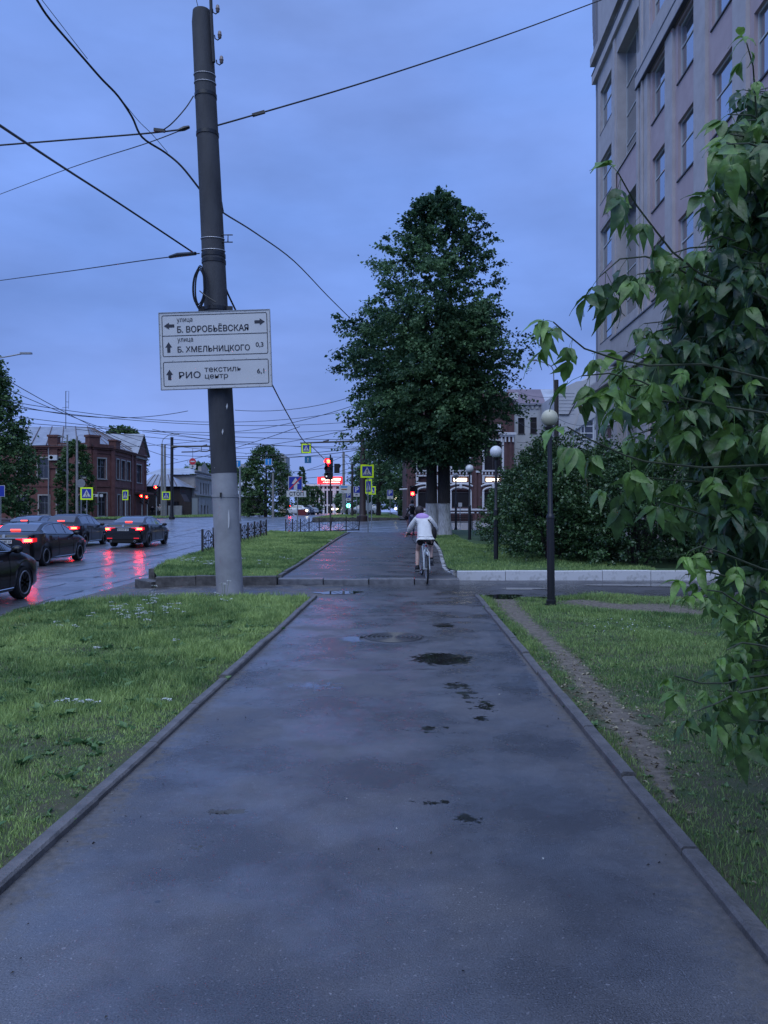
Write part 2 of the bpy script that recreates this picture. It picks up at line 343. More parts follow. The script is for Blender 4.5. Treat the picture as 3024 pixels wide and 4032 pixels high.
# the ground to the horizon
xs = sorted(set([-1500,-700,-300,-150,-90,-60,-40,-30,-24]+[v for v in range(-20, 21, 2)]+[-6.35,-6.0,-5.8,25,30,40,60,90,150,300,700,1500]))
ys_ = sorted(set([-60,-20]+list(range(-10, 110, 3))+[17,17.25,42,44,120,140,160,200,260,400,700,1200,2000]))
mb = MB()
for y in ys_:
    for x in xs: mb.v.append((x, y, float(H(x, y))-.3 if -60 < x < 40 and y < 300 else float(H(x, y))-.35))
nx_ = len(xs)
for j in range(len(ys_)-1):
    for i in range(nx_-1):
        k = j*nx_+i; mb.f.append((k, k+1, k+nx_+1, k+nx_)); mb.m.append(0)
tag(mb.build('ground', M_soil2, smooth='all'), kind='structure')
pl = lambda y: -1.70+DX*y
pr = lambda y: 1.275+DX*y
PUD = [(1741,2594,200,40,1.15),(1745,2462,80,16,.9),(1400,2516,95,20,1.15),(1840,2735,110,50,.54),(1890,2830,56,24,.8),(1700,2872,190,30,.56),(893,3196,150,30,.72),(1730,3162,240,34,.54),(1833,3225,140,58,.58),(1905,2775,150,90,.50),(1800,2700,120,40,.6),(620,3550,60,18,.6),(1440,3790,60,30,.66),(1240,2700,260,50,.5),(760,3330,200,60,.45)]
def f_pud(x, y):
    o = np.full(x.shape, -1.5)
    for (px, py, wp, hp, s) in PUD:
        Yc = CAMZ*FP/(py-2016); Xc = Xp(px, Yc); rx = wp/FP*Yc/2; ry = hp*Yc*Yc/(FP*CAMZ)/2
        d = np.sqrt(((x-Xc)/rx)**2+((y-Yc)/ry)**2); o = np.maximum(o, np.where(d < 3, s*(1.35-.75*d), -1.5))
    return o
def f_drt(x, y):
    dl = x-pl(y); dr = pr(y)-x
    wl = np.interp(y, [2,3.5,6,9,12.5,14], [.30,.26,.18,.11,.06,.02]); wr = np.interp(y, [2,3.5,5.2,7,9,11], [.22,.22,.13,.10,.04,.01])
    return np.maximum(1.05-dl/wl*.8, 1.15-dr/wr*.8).clip(-1.5, 1.3)
gsheet('footpath', lambda y: pl(y), lambda y: pr(y), np.concatenate([np.linspace(-4, 2, 10)[:-1], np.geomspace(2, 14.7, 360)]), 110, lambda x, y: 0*x, M_path, {'pud': f_pud, 'drt': f_drt})
# driveway crossing
def dz(x, y): return -.012 - np.clip((-x-4.2)/2.2, 0, 1)*.15
strip('driveway', lin(14.7, 18.28, 12), -.9, 26, lambda x, y: -.012, 30, M_drive)
strip('driveway_mouth', lin(14.7, 17.2, 10), -6.25, -.9, dz, 14, M_gravel)
strip('driveway_mouth', lin(17.2, 21.5, 8), -6.25, lambda y: np.interp(y, [17.2,18.5,21.5], [-4.9,-5.3,-5.95]), lambda x, y: dz(x, y), 4, M_gravel)
sl = itp([(17.2,-2.32),(19,-2.3),(24,-2.28),(32,-2.18),(38,-2.05),(41.5,-1.98),(44,-1.4)])
sr_ = itp([(17.2,1.62),(18.2,1.66),(19.2,1.48),(21,1.56),(26,1.85),(32,2.1),(38,2.12),(44,2.3)])
strip('pavement', lin(17.22, 43, 40), sl, sr_, lambda x, y: zr(y)+.004, 10, M_walk)
strip('road', sorted(set(lin(-8, 60, 34)+lin(60, 400, 40))), lambda y: np.interp(y, [0,66,95,160,400], [-27,-26,-22,-19,-19]), lambda y: np.interp(y, [0,42,43,66,68,110,400], [-6.25,-6.25,-6.25,-6.25,-6.25,-6.4,-7]), lambda x, y: zl(y), 12, M_road)
strip('intersection', lin(42.2, 66, 20), -6.25, 30, lambda x, y: H(x, y)-.03+.02*0, 24, M_road)
strip('side_street', lin(62, 100, 16), -60, -25.9, lambda x, y: zl(y)-.02, 10, M_road)
strip('plaza', lin(44.4, 66, 10), 3.0, 30, lambda x, y: zr(y)+.012, 8, mat('plaza_paving', (.2,.2,.21), .4, (.26,.26,.27), 2))
# lawns
def bumpy(x, y): return .02*math.sin(x*1.7+y*.9)+.015*math.sin(x*4.1-y*2.3)
lawn_l1 = lambda x, y: -.012+bumpy(x, y)*np.clip((pl(y)-.1-x)/1.0, 0, 1)-.10*np.clip((-x-4.6)/1.6, 0, 1)
strip('lawn', lin(-3, 14.75, 50), lambda y: -6.12, lambda y: pl(y)-.06, lawn_l1, 16, M_soil)
lawn_r1 = lambda x, y: -.012+bumpy(x, y)*np.clip((x-pr(y)-.1)/1.0, 0, 1)
TRAIL = [(2.2,14.6,.5),(2.12,13,.36),(2.06,11.6,.28),(2.05,9.9,.24),(2.03,8.76,.22),(1.9,7.05,.24),(1.84,6.15,.2),(1.76,5.25,.18),(1.68,4.7,.1),(1.62,4.4,.04)]
BARE = [(3.4,14.2,.3),(3.6,13.7,.9),(4.3,13.1,1.5),(4.7,12.5,1.1),(4.9,12.1,.2)]
tx = itp([(p[1], p[0]) for p in TRAIL[::-1]]); tw = itp([(p[1], p[2]) for p in TRAIL[::-1]])
def bare(x, y):
    d1 = np.abs(x-tx(y))/np.maximum(tw(y)/2, .02); d1 = np.where((y < 4.3) | (y > 14.7), 9, d1)
    bx_ = np.array([p[1] for p in BARE[::-1]]); d2 = np.abs(x-np.interp(y, bx_, [p[0] for p in BARE[::-1]]))/np.maximum(np.interp(y, bx_, [p[2] for p in BARE[::-1]])/2, .02); d2 = np.where((y < 12.1) | (y > 14.2), 9, d2)
    d3 = np.sqrt(((x-7.6)/2.1)**2+((y-14.4)/.65)**2)
    return np.minimum(np.minimum(d1, d2), d3)
lr_np = lambda x, y: -.012+(.02*np.sin(x*1.7+y*.9)+.015*np.sin(x*4.1-y*2.3))*np.clip((x-pr(y)-.1)/1.0, 0, 1)
gsheet('lawn', lambda y: pr(y)+.06, lambda y: 0*y+9.0, np.concatenate([np.linspace(-3, 2.4, 8)[:-1], np.geomspace(2.4, 14.75, 200)]), 150, lr_np, M_soil, {'drt': lambda x, y: (1.15-.62*bare(x, y)).clip(-.35, 1.2)+np.interp(y, [3, 6, 8], [.25, .1, 0])})
strip('lawn', lin(-3, 14.75, 20), 9.0, 24, lambda x, y: -.012, 8, M_soil)
ll2 = itp([(17.1,-5.0),(18.5,-5.5),(21,-6.0),(24,-6.12),(42,-6.12)])
lawn_l2 = lambda x, y: zr(y)+.05+bumpy(x, y)*.5
strip('lawn', lin(17.12, 42.0, 40), ll2, lambda y: sl(y)-.08, lawn_l2, 10, M_soil2)
lawn_r2 = lambda x, y: zr(y)+.07+bumpy(x, y)*.6
strip('lawn', lin(18.42, 44.3, 40), lambda y: sr_(y)+.1, 26, lawn_r2, 16, M_soil2)
strip('island', lin(68, 100, 10), -6.3, 1.4, lambda x, y: zr(y)+.02, 6, M_soil2)
strip('far_verge', lin(75, 160, 20), lambda y: np.interp(y, [75,160], [-32,-30]), lambda y: np.interp(y, [75,100,160], [-24.2,-19.3,-16.5]), lambda x, y: zl(y)+.06, 6, M_soil2)
strip('far_pavement', lin(66, 400, 30), 1.4, 8, lambda x, y: zr(y)+.03, 4, M_walk)
# kerbs: one stone each
def kerb_run(root, p0, p1, ln, wd, ht, m, top, jit=.012, gap=.024, name='kerb_stone', zoff=None):
    p0 = Vector(p0); p1 = Vector(p1); d = p1-p0; L = d.length; n = max(1, round(L/ln)); d.normalize(); seg = L/n
    for i in range(n):
        c = p0+d*(seg*(i+.5)); a = math.atan2(d.y, d.x); 
        mb = MB(); b = .012
        l2 = seg/2-gap/2
        rot = Matrix.Rotation(a+random.uniform(-jit, jit), 3, 'Z') @ Matrix.Rotation(random.uniform(-jit, jit)-math.asin(max(-1, min(1, d.z))), 3, 'Y')
        z = top+random.uniform(-jit, jit)
        sec = [(-wd/2, -ht), (-wd/2, -b), (-wd/2+b, 0), (wd/2-b, 0), (wd/2, -b), (wd/2, -ht)]
        V = [rot @ Vector((sx_*l2, y, zz)) for sx_ in (-1, 1) for y, zz in sec]
        V = [v+Vector((0, 0, z+c.z)) for v in V]
        mb.add(V, [(i2, i2+6, i2+7, i2+1) for i2 in range(5)]+[tuple(range(6)), tuple(range(11, 5, -1))])
        mb.build(name, m, root, loc=(c.x, c.y, 0))
kr = struct('path_kerb'); kerb_run(kr, (pl(2.2)-.04, 2.2, 0), (pl(14.55)-.04, 14.55, 0), 1.03, .085, .16, M_kerb, .045)
kr = struct('path_kerb'); kerb_run(kr, (pr(1.6)+.04, 1.6, 0), (pr(14.6)+.04, 14.6, 0), 1.03, .085, .16, M_kerb, .045)
kr = struct('driveway_kerb'); kerb_run(kr, (-2.35, 17.28, 0), (1.68, 17.28, 0), 1.0, .34, .25, M_kerbgrey, .12)
kerb_run(kr, (-5.0, 17.0, 0), (-2.36, 17.1, 0), .92, .2, .4, M_kerbdark, .19, .02, .02)
kerb_run(kr, (-5.55, 17.6, 0), (-5.0, 17.05, 0), .8, .25, .3, M_kerbdark, .04, .04, .02)
kr = struct('white_kerb'); kerb_run(kr, (1.72, 18.33, 0), (17.7, 18.33, 0), 1.11, .17, .3, M_white, .215, .01, .014)
kr = struct('white_edging')
pts = [(1.70, 18.45), (1.62, 19.3), (1.60, 20.5), (1.68, 22), (1.82, 24.5), (1.98, 27.5), (2.08, 31), (2.16, 36)]
for a, b in zip(pts, pts[1:]): kerb_run(kr, (*a, float(zr(a[1]))), (*b, float(zr(b[1]))), .36, .11, .2, mat('worn_whitewash', (.46,.46,.47), .8, (.16,.16,.155), 9, .6, 50, lo=.42, hi=.66), .04, .03, .05, name='edging_stone')
kr = struct('lawn_edge_kerb')
for a, b in zip(lin(17.5, 42, 5), lin(17.5, 42, 5)[1:]): kerb_run(kr, (sl(a)-.05, a, float(zr(a))), (sl(b)-.05, b, float(zr(b))), 1.0, .09, .2, M_kerb, .065, .01)
kr = struct('road_kerb')
kerb_run(kr, (-6.19, 2, -.14), (-6.19, 14.6, -.14), 1.0, .15, .3, M_kerb, .07, .02)
kerb_run(kr, (-6.0, 20.0, -.03), (-6.19, 25, 0), 1.0, .15, .3, M_kerbdark, .16, .02)
for a, b in zip([25, 30, 36], [30, 36, 42]): kerb_run(kr, (-6.2, a, float(zr(a))), (-6.2, b, float(zr(b))), 1.0, .15, .3, M_kerb, .05, .02)
kerb_run(kr, (-6.2, 42.1, float(zr(42))), (-1.4, 42.6, float(zr(42.5))), 1.0, .15, .3, M_kerb, .03, .01)
kr = struct('island_kerb'); kerb_run(kr, (-6.3, 67.9, 1.0), (1.4, 67.9, 1.0), 1.0, .18, .4, M_kerbdark, .12)
kerb_run(kr, (-24.2, 75, float(zl(75))), (-19.3, 100, float(zl(100))), 2, .2, .3, M_kerb, .1); kerb_run(kr, (-19.3, 100, float(zl(100))), (-16.5, 160, float(zl(160))), 4, .2, .3, M_kerb, .1)
# worn trail and bare patches
def blobline(name, pts, zf, m, off=.03, kind='structure'):
    mb = MB(); n = len(pts); S = 10
    P2 = []
    for i in range(n-1):
        for k in range(S):
            t = k/S; P2.append([pts[i][j]*(1-t)+pts[i+1][j]*t for j in range(3)])
    P2.append(list(pts[-1]))
    for i, (x, y, w_) in enumerate(P2):
        l = w_/2*(1+.35*math.sin(i*1.3)+random.uniform(-.25, .25)); r = w_/2*(1+.3*math.sin(i*.9+2)+random.uniform(-.25, .25))
        for xx in (x-l, x-l*.4, x+r*.4, x+r): mb.v.append((xx, y, float(zf(xx, y))+off))
    for i in range(len(P2)-1):
        for k in range(3): mb.f.append((i*4+k, i*4+k+1, i*4+k+5, i*4+k+4)); mb.m.append(0)
    return tag(mb.build(name, m, smooth='all'), kind=kind)
# puddles
M_water = mat('puddle_water', (.012,.011,.010), .015, spec=.6)
M_damp = mat('damp_patch', (.03,.029,.03), .12, (.045,.043,.044), 30, .4, 160, pos=True, spec=.6)
def puddle(px, py, wpx, hpx, seed, m=None, frag=0, z0=0.0, zz=.004):
    Y = (CAMZ-z0)*FP/(py-2016); X = Xp(px, Y); rx = wpx/FP*Y/2; ry = hpx*Y*Y/(FP*CAMZ)/2
    rng = np.random.default_rng(seed); mb = MB(); n = 40
    def blob(cx, cy, ax, ay):
        ph = rng.random(6)*6.28; V = [(cx, cy, z0+zz)]
        for i in range(n):
            a = 2*math.pi*i/n; k = 1+.16*math.sin(2*a+ph[0])+.12*math.sin(3*a+ph[1])+.09*math.sin(5*a+ph[2])+.07*math.sin(9*a+ph[3])+.06*math.sin(14*a+ph[4])
            V.append((cx+ax*k*math.cos(a), cy+ay*k*math.sin(a), z0+zz))
        mb.add(V, [(0, i+1, (i+1) % n+1) for i in range(n)])
    if not frag: blob(X, Y, rx, ry)
    else:
        for i in range(frag):
            q = rng.normal(0, .42, 2); s_ = rng.uniform(.06, .3); blob(X+q[0]*rx, Y+q[1]*ry, rx*s_, ry*s_*rng.uniform(.5, 1)); zz += .00006
    o = mb.build('puddle', m or M_water); o['kind'] = 'structure'
puddle(1960, 2349, 230, 15, 5, z0=-.008, zz=.003); puddle(1330, 2334, 190, 11, 13, z0=-.008); puddle(1230, 2300, 90, 8, 14, z0=-.008); puddle(2560, 2304, 560, 9, 15, z0=-.008); puddle(2060, 2318, 200, 7, 17, z0=-.008); puddle(2300, 2355, 300, 9, 18, z0=-.008)
# dark tar seams across the path and along the road
M_tar = mat('tar_seam', (.012,.012,.013), .35)
def seam(pts, w_, zf, gap=0, name='tar_seam', seed=0, off=.004):
    rng = np.random.default_rng(seed); mb = MB(); prev = None
    for i, (x, y) in enumerate(pts):
        a = Vector((x, y, float(zf(x, y))+off))
        if prev is not None:
            d = (a-prev); n_ = Vector((-d.y, d.x, 0)).normalized()
            if rng.random() >= gap:
                w1 = w_*rng.uniform(.3, 1.3); mb.add([prev-n_*w0_/2, a-n_*w1/2, a+n_*w1/2, prev+n_*w0_/2], [(0, 1, 2, 3)]); w0_ = w1
        else: w0_ = w_
        prev = a
    tag(mb.build(name, M_tar), kind='structure')
z0f = lambda x, y: 0
seam([(x, 11.95+.03*math.sin(x*4)+random.uniform(-.01,.01)) for x in lin(pl(12)+.1, 1.0, 40)], .03, z0f, .15, seed=1)
seam([(x, 7.85+.03*math.sin(x*3)+random.uniform(-.01,.01)) for x in lin(-1.3, .75, 40)], .012, z0f, .3, seed=2)
zrd = lambda x, y: zl(y)
seam([(-9.18+.06*math.sin(y*.8)+random.uniform(-.04,.04), y) for y in lin(13, 60, 90)], .13, zrd, .08, seed=3)
seam([(-7.9+.08*math.sin(y*.7)+random.uniform(-.05,.05), y) for y in lin(16, 48, 60)], .06, zrd, .45, seed=4)
seam([(-12.4+.06*math.sin(y*.9)+random.uniform(-.04,.04), y) for y in lin(24, 75, 90)], .1, zrd, .2, seed=5)
seam([(-6.75+.05*math.sin(y)+random.uniform(-.04,.04), y) for y in lin(14, 30, 40)], .09, zrd, .3, seed=6)
for k, yy in enumerate([24.0, 28.5, 31, 34.5]):
    seam([(x, yy+.25*math.sin(x*1.1+k)+random.uniform(-.05,.05)) for x in lin(-1.9, 1.6, 26)], .07, lambda x, y: zr(y)+.004, .2, seed=10+k)
for k, yy in enumerate([40, 46, 52, 57]):
    seam([(x, yy+.3*math.sin(x*.5+k)+random.uniform(-.08,.08)) for x in lin(-22, -7, 40)], .14, zrd, .3, seed=20+k)
M_paint = mat('road_paint', (.26,.26,.28), .35, (.10,.10,.11), 8, pos=True)
def line(x0, y0, x1, y1, w_, n=30, label=None):
    mb = MB(); zz = .006
    for i in range(n):
        a = Vector((x0+(x1-x0)*i/n, y0+(y1-y0)*i/n, 0)); b = Vector((x0+(x1-x0)*(i+1)/n, y0+(y1-y0)*(i+1)/n, 0)); d = b-a; q = Vector((-d.y, d.x, 0)).normalized()*w_/2
        V = [a-q, b-q, b+q, a+q]
        for v in V: v.z = float(zl(v.y))+zz
        mb.add(V, [(0, 1, 2, 3)])
    tag(mb.build('lane_marking', M_paint), kind='structure')
line(-10.2, 8, -10.25, 42, .12); line(-13.9, 8, -13.9, 42, .12); line(-17.6, 8, -17.6, 42, .12); line(-21.5, 10, -10, 43.5, .01)
for i in range(12): line(-24+i*1.5, 52, -24+i*1.5, 56, .4, 4)
# manhole
my = 9.84; mx_ = .126
mh = thing('manhole_cover', 'round cast iron manhole cover with concentric rings set in the wet footpath', 'manhole cover', (mx_, my, 0))
b = MB(); b.lathe([(0,.004),(.375,.004),(.375,-.03)], n=40); b.build('cover_plate', mat('wet_iron', (.03,.03,.034), .3, (.055,.055,.06), 20, .3, 90), mh, True)
for k in range(6):
    r_ = .05+k*.058; b = MB(); b.tube([(r_*math.cos(2*math.pi*i/40), r_*math.sin(2*math.pi*i/40), .007) for i in range(40)], .015, 6, closed=True); b.build('raised_ring', mat('worn_ring', (.07,.07,.075), .3), mh, True)
b = MB(); b.lathe([(.385,-.02),(.385,.008),(.43,.004),(.45,-.002)], n=40); b.build('frame', M_walk, mh, True)
b = MB(); b.bb((-.43, -.05, .0), (-.39, .03, .02)); b.build('lug', M_dark, mh)
# ------------------------------------------------------------------ vegetation
def vnoise(x, y, s, seed=0):
    rng = np.random.default_rng(seed); g = rng.random((64, 64)); x = np.asarray(x)/s+100; y = np.asarray(y)/s+100
    i = np.floor(x).astype(int); j = np.floor(y).astype(int); fx = x-i; fy = y-j; fx = fx*fx*(3-2*fx); fy = fy*fy*(3-2*fy)
    G = lambda a, b: g[a % 64, b % 64]
    return (G(i, j)*(1-fx)+G(i+1, j)*fx)*(1-fy)+(G(i, j+1)*(1-fx)+G(i+1, j+1)*fx)*fy
def np_mesh(name, V, Fc, m, parent=None, v=None, smooth=False):
    """V (n,3), Fc (k,3) triangles"""
    me = bpy.data.meshes.new(name); V = np.asarray(V, np.float32); Fc = np.asarray(Fc, np.int32)
    me.vertices.add(len(V)); me.vertices.foreach_set('co', V.ravel())
    me.loops.add(Fc.size); me.loops.foreach_set('vertex_index', Fc.ravel())
    me.polygons.add(len(Fc)); me.polygons.foreach_set('loop_start', np.arange(0, Fc.size, 3, dtype=np.int32)); me.polygons.foreach_set('loop_total', np.full(len(Fc), 3, np.int32))
    if v is not None:
        a = me.attributes.new('v', 'FLOAT', 'POINT'); a.data.foreach_set('value', np.asarray(v, np.float32))
    if smooth: me.polygons.foreach_set('use_smooth', np.ones(len(Fc), bool))
    me.materials.append(m); me.update(calc_edges=True)
    o = bpy.data.objects.new(name, me); sc.collection.objects.link(o)
    if parent is not None: o.parent = parent; o.location = (0, 0, 0)
    return o
def nrm(a): return a/np.maximum(np.linalg.norm(a, axis=1, keepdims=True), 1e-9)
def leaf_cloud(name, P, D, size, m, parent, v, rng, width=.62, fold=.18, off=(0, 0, 0)):
    n = len(P); D = nrm(D); up = nrm(rng.normal(0, .5, (n, 3))+np.array([0, 0, 1.0])); S = nrm(np.cross(D, up)); U = np.cross(S, D)
    size = np.asarray(size)[:, None]; w_ = size*width/2; P = P-np.array(off)
    b0 = P; t = P+D*size-U*size*.12; l = P+D*size*.42+S*w_+U*size*fold; r = P+D*size*.42-S*w_+U*size*fold
    V = np.stack([b0, r, t, l], 1).reshape(-1, 3); k = np.arange(n)[:, None]*4
    Fc = np.concatenate([k+np.array([0, 1, 2]), k+np.array([0, 2, 3])], 1).reshape(-1, 3)
    return np_mesh(name, V, Fc, m, parent, np.repeat(v, 4))
def spray_points(starts, dirs, L, n, droop, rng, spread=.12):
    S = len(starts); t = rng.random((S, n))**.8
    P = starts[:, None]+dirs[:, None]*(L[:, None]*t)[..., None]; P[..., 2] -= droop*L[:, None]*t*t
    P = P+rng.normal(0, 1, P.shape)*(spread*L[:, None]*(.35+.4*t))[..., None]*np.array([1, 1, .55])
    D = np.repeat(dirs[:, None], n, 1)*.7+rng.normal(0, .65, P.shape); D[..., 2] -= .35
    return P.reshape(-1, 3), D.reshape(-1, 3)
def grass(name, n, bounds, ok, zf, hf, w_, m, seed, lean=.45, vf=None):
    rng = np.random.default_rng(seed); x = rng.uniform(bounds[0], bounds[1], n); y = rng.uniform(bounds[2]**.5, bounds[3]**.5, n)**2 if bounds[2] >= 0 else rng.uniform(bounds[2], bounds[3], n)
    k = ok(x, y); x = x[k]; y = y[k]; n = len(x); z = np.array([float(q) for q in zf(x, y)]) if False else zf(x, y)
    h = hf(x, y)*rng.uniform(.55, 1.35, n); a = rng.uniform(0, 6.283, n); ww = w_*rng.uniform(.6, 1.3, n)*np.interp(y, [3, 8, 15, 40], [.8, 1.1, 1.8, 3.2])
    sx_ = np.cos(a)*ww/2; sy_ = np.sin(a)*ww/2; b = rng.uniform(0, 6.283, n); ln = h*lean*rng.uniform(.2, 1.6, n); bx = np.cos(b)*ln; by = np.sin(b)*ln
    V = np.stack([np.stack([x-sx_, y-sy_, z], 1), np.stack([x+sx_, y+sy_, z], 1), np.stack([x-sx_*.8+bx*.35, y-sy_*.8+by*.35, z+h*.6], 1), np.stack([x+sx_*.8+bx*.35, y+sy_*.8+by*.35, z+h*.6], 1), np.stack([x+bx, y+by, z+h], 1)], 1).reshape(-1, 3)
    q = np.arange(n)[:, None]*5; Fc = np.concatenate([q+np.array([0, 1, 3]), q+np.array([0, 3, 2]), q+np.array([2, 3, 4])], 1).reshape(-1, 3)
    v = (vf(x, y) if vf else .5)*.75-.12+rng.random(n)**1.3*.5
    return tag(np_mesh(name, V, Fc, m, None, np.repeat(np.clip(v, 0, 1), 5)), kind='stuff')
bz = lambda x, y: .02*np.sin(x*1.7+y*.9)+.015*np.sin(x*4.1-y*2.3)
zL1 = lambda x, y: -.02+bz(x, y)*np.clip((pl(y)-.1-x)/1.0, 0, 1)-.10*np.clip((-x-4.6)/1.6, 0, 1)
zR1 = lambda x, y: -.02+bz(x, y)*np.clip((x-pr(y)-.1)/1.0, 0, 1)
rg = np.random.default_rng(5)
def vis(x, y): return (x > -y*.5-.9) & (x < y*.5+1.5)
okL = lambda x, y: vis(x, y) & (x < pl(y)-.085) & (x > -6.12) & (rg.random(len(x)) < np.clip(.35+1.3*(vnoise(x, y, .35, 2)), .3, 1)*np.clip((pl(y)-x)*3+.25, 0, 1)) & ~((y > 14.3) & (rg.random(len(x)) < .7))
hL = lambda x, y: (.018+.05*vnoise(x, y, .9, 3)**2+.035*vnoise(x, y, .22, 4)**1.5)*np.clip((pl(y)-x)*2+.35, .35, 1)*(1+.9*np.clip((y-8)/6, 0, 1))
vg = lambda x, y: np.clip((vnoise(x, y, 1.5, 8)*.45+vnoise(x, y, .33, 9)*.4+vnoise(x, y, .12, 10)*.3-.55)*1.9+.5, 0, 1)
grass('grass', 360000, (-6.15, 0, 3.0, 14.75), okL, zL1, hL, .006, M_grass, 11, vf=vg)
okR = lambda x, y: vis(x, y) & (x > pr(y)+.085) & (rg.random(len(x)) < np.clip((bare(x, y)-.55)*1.1, .05, 1)) & (rg.random(len(x)) < np.clip(.3+1.3*vnoise(x, y, .35, 6), .3, 1)*np.interp(y, [3, 5, 8], [.45, .7, 1])) & ~((y > 14.3) & (x > 6))
hR = lambda x, y: (.016+.04*vnoise(x, y, .9, 7)**2+.026*vnoise(x, y, .22, 4)**1.5)*np.clip(.5+.5*(bare(x, y)-.8), .4, 1)*(1+.5*np.clip((y-8)/6, 0, 1))
def vR(x, y): return np.clip(vg(x, y)*.6, 0, 1)
grass('grass', 340000, (1.3, 8.8, 2.6, 14.7), lambda x, y: okR(x, y) & (vnoise(x, y, .5, 12)+.8*np.interp(y, [3, 7, 10], [-.35, 0, .4])+.1*(bare(x, y)-2).clip(-1, 2) > .25), zR1, hR, .006, M_grass, 12, vf=vR)
grass('dry_grass', 140000, (1.3, 8.8, 2.6, 14.7), lambda x, y: okR(x, y) & ((vnoise(x, y, .5, 12)+.8*np.interp(y, [3, 7, 10], [-.35, 0, .4]) < .5) | (bare(x, y) < 1.9)), zR1, lambda x, y: hR(x, y)*.7, .005, M_grass2, 13, lean=1.3, vf=vR)
zL2 = lambda x, y: zr(y)+.045+bz(x, y)*.5
zR2 = lambda x, y: zr(y)+.065+bz(x, y)*.6
grass('grass', 120000, (-6.15, -1.9, 17.05, 42), lambda x, y: (x < sl(y)-.12) & (x > ll2(y)), zL2, lambda x, y: .045+.05*vnoise(x, y, .8, 21)+.05*np.clip((-x-5.2), 0, 1), .006, M_grass, 14, vf=vg)
grass('grass', 110000, (1.6, 9.5, 18.42, 44), lambda x, y: (x > sr_(y)+.12) & (x < 3.5+(y < 30)*3), zR2, lambda x, y: .04+.045*vnoise(x, y, .8, 22), .006, M_grass, 15, vf=lambda x, y: vg(x, y)*.7)
grass('grass', 30000, (-6.3, 1.4, 68.1, 100), lambda x, y: x > -99, lambda x, y: zr(y)+.01, lambda x, y: .1+0*x, .012, M_grass, 16, vf=vg)
grass('grass', 50000, (-32, -16, 75, 160), lambda x, y: (x < np.interp(y, [75,100,160], [-24.3,-19.4,-16.6])) & (x > np.interp(y, [75,160], [-30,-24])), lambda x, y: zl(y)+.05, lambda x, y: .14+0*x, .02, M_grass, 17, vf=vg)
# weeds with broad leaves
def rosettes(name, n, bounds, ok, zf, sz, m, seed):
    rng = np.random.default_rng(seed); x = rng.uniform(bounds[0], bounds[1], n); y = rng.uniform(bounds[2], bounds[3], n); k = ok(x, y); x = x[k]; y = y[k]
    Pn = []; Dn = []; Sn = []; vn = []
    for a, b in zip(x, y):
        c = rng.integers(4, 10); s_ = rng.uniform(*sz)
        for i in range(c):
            q = rng.uniform(0, 6.28); e = rng.uniform(.25, 1.1); d = (math.cos(q), math.sin(q), e)
            Pn.append((a, b, 0)); Dn.append(d); Sn.append(s_*rng.uniform(.6, 1.2)); vn.append(rng.random())
    Pn = np.array(Pn); Pn[:, 2] = zf(Pn[:, 0], Pn[:, 1])
    return tag(leaf_cloud(name, Pn, np.array(Dn), np.array(Sn), m, None, np.array(vn), rng, .55, .12), kind='stuff')
M_weed = leafmat('weed_leaf', (.03,.10,.035), (.19,.32,.12), .4, .25)
rosettes('broadleaf_weeds', 900, (-6.1, 0, 3.3, 14.3), lambda x, y: (x < pl(y)-.3) & vis(x, y), zL1, (.04, .11), M_weed, 31)
rosettes('clover', 5200, (-6.1, 0, 3.3, 14.5), lambda x, y: (x < pl(y)-.15) & vis(x, y), zL1, (.018, .045), M_weed, 32)
rosettes('clover', 3600, (1.5, 7.5, 3.3, 14.3), lambda x, y: (x > pr(y)+.12) & vis(x, y) & (bare(x, y) > 1.3), zR1, (.02, .045), M_weed, 33)
# fallen bits: straw, petals, gravel specks on the path
def specks(name, n, bounds, ok, zf, sz, m, seed):
    rng = np.random.default_rng(seed); x = rng.uniform(bounds[0], bounds[1], n); y = rng.uniform(bounds[2], bounds[3], n); k = ok(x, y); x = x[k]; y = y[k]; n = len(x)
    P = np.stack([x, y, zf(x, y)+.004], 1); D = rng.normal(0, 1, (n, 3))*np.array([1, 1, .15])
    return tag(leaf_cloud(name, P, D, rng.uniform(*sz, n), m, None, rng.random(n), rng, .5, .25), kind='stuff')
M_straw = leafmat('straw', (.16,.13,.08), (.4,.36,.26), .7, .1); M_petal = leafmat('petal', (.5,.5,.46), (.75,.75,.7), .6, .2); M_bit = leafmat('dark_bits', (.02,.018,.015), (.08,.07,.055), .8, 0)
z00 = lambda x, y: np.zeros_like(x)
specks('straw_litter', 9000, (1.4, 5, 2.6, 9), lambda x, y: (x > pr(y)+.1) & (rg.random(len(x)) < np.clip(1.4-bare(x, y)*.25, .15, 1)), zR1, (.02, .06), M_straw, 41)
specks('fallen_petals', 60, (-4, 5, 3, 14), lambda x, y: (x > pr(y)) | (x < pl(y)), zL1, (.012, .03), M_petal, 42)
specks('fallen_petals', 26, (-1.6, 1.5, 3, 14), lambda x, y: (x < pr(y)) & (x > pl(y)), z00, (.008, .018), M_petal, 43)
specks('path_grit', 700, (-1.7, 1.8, 2.4, 14), lambda x, y: (x < pr(y)-.02) & (x > pl(y)+.02) & ((rg.random(len(x)) < .12) | (x < pl(y)+.35) | (x > pr(y)-.25)), z00, (.006, .02), M_bit, 44)
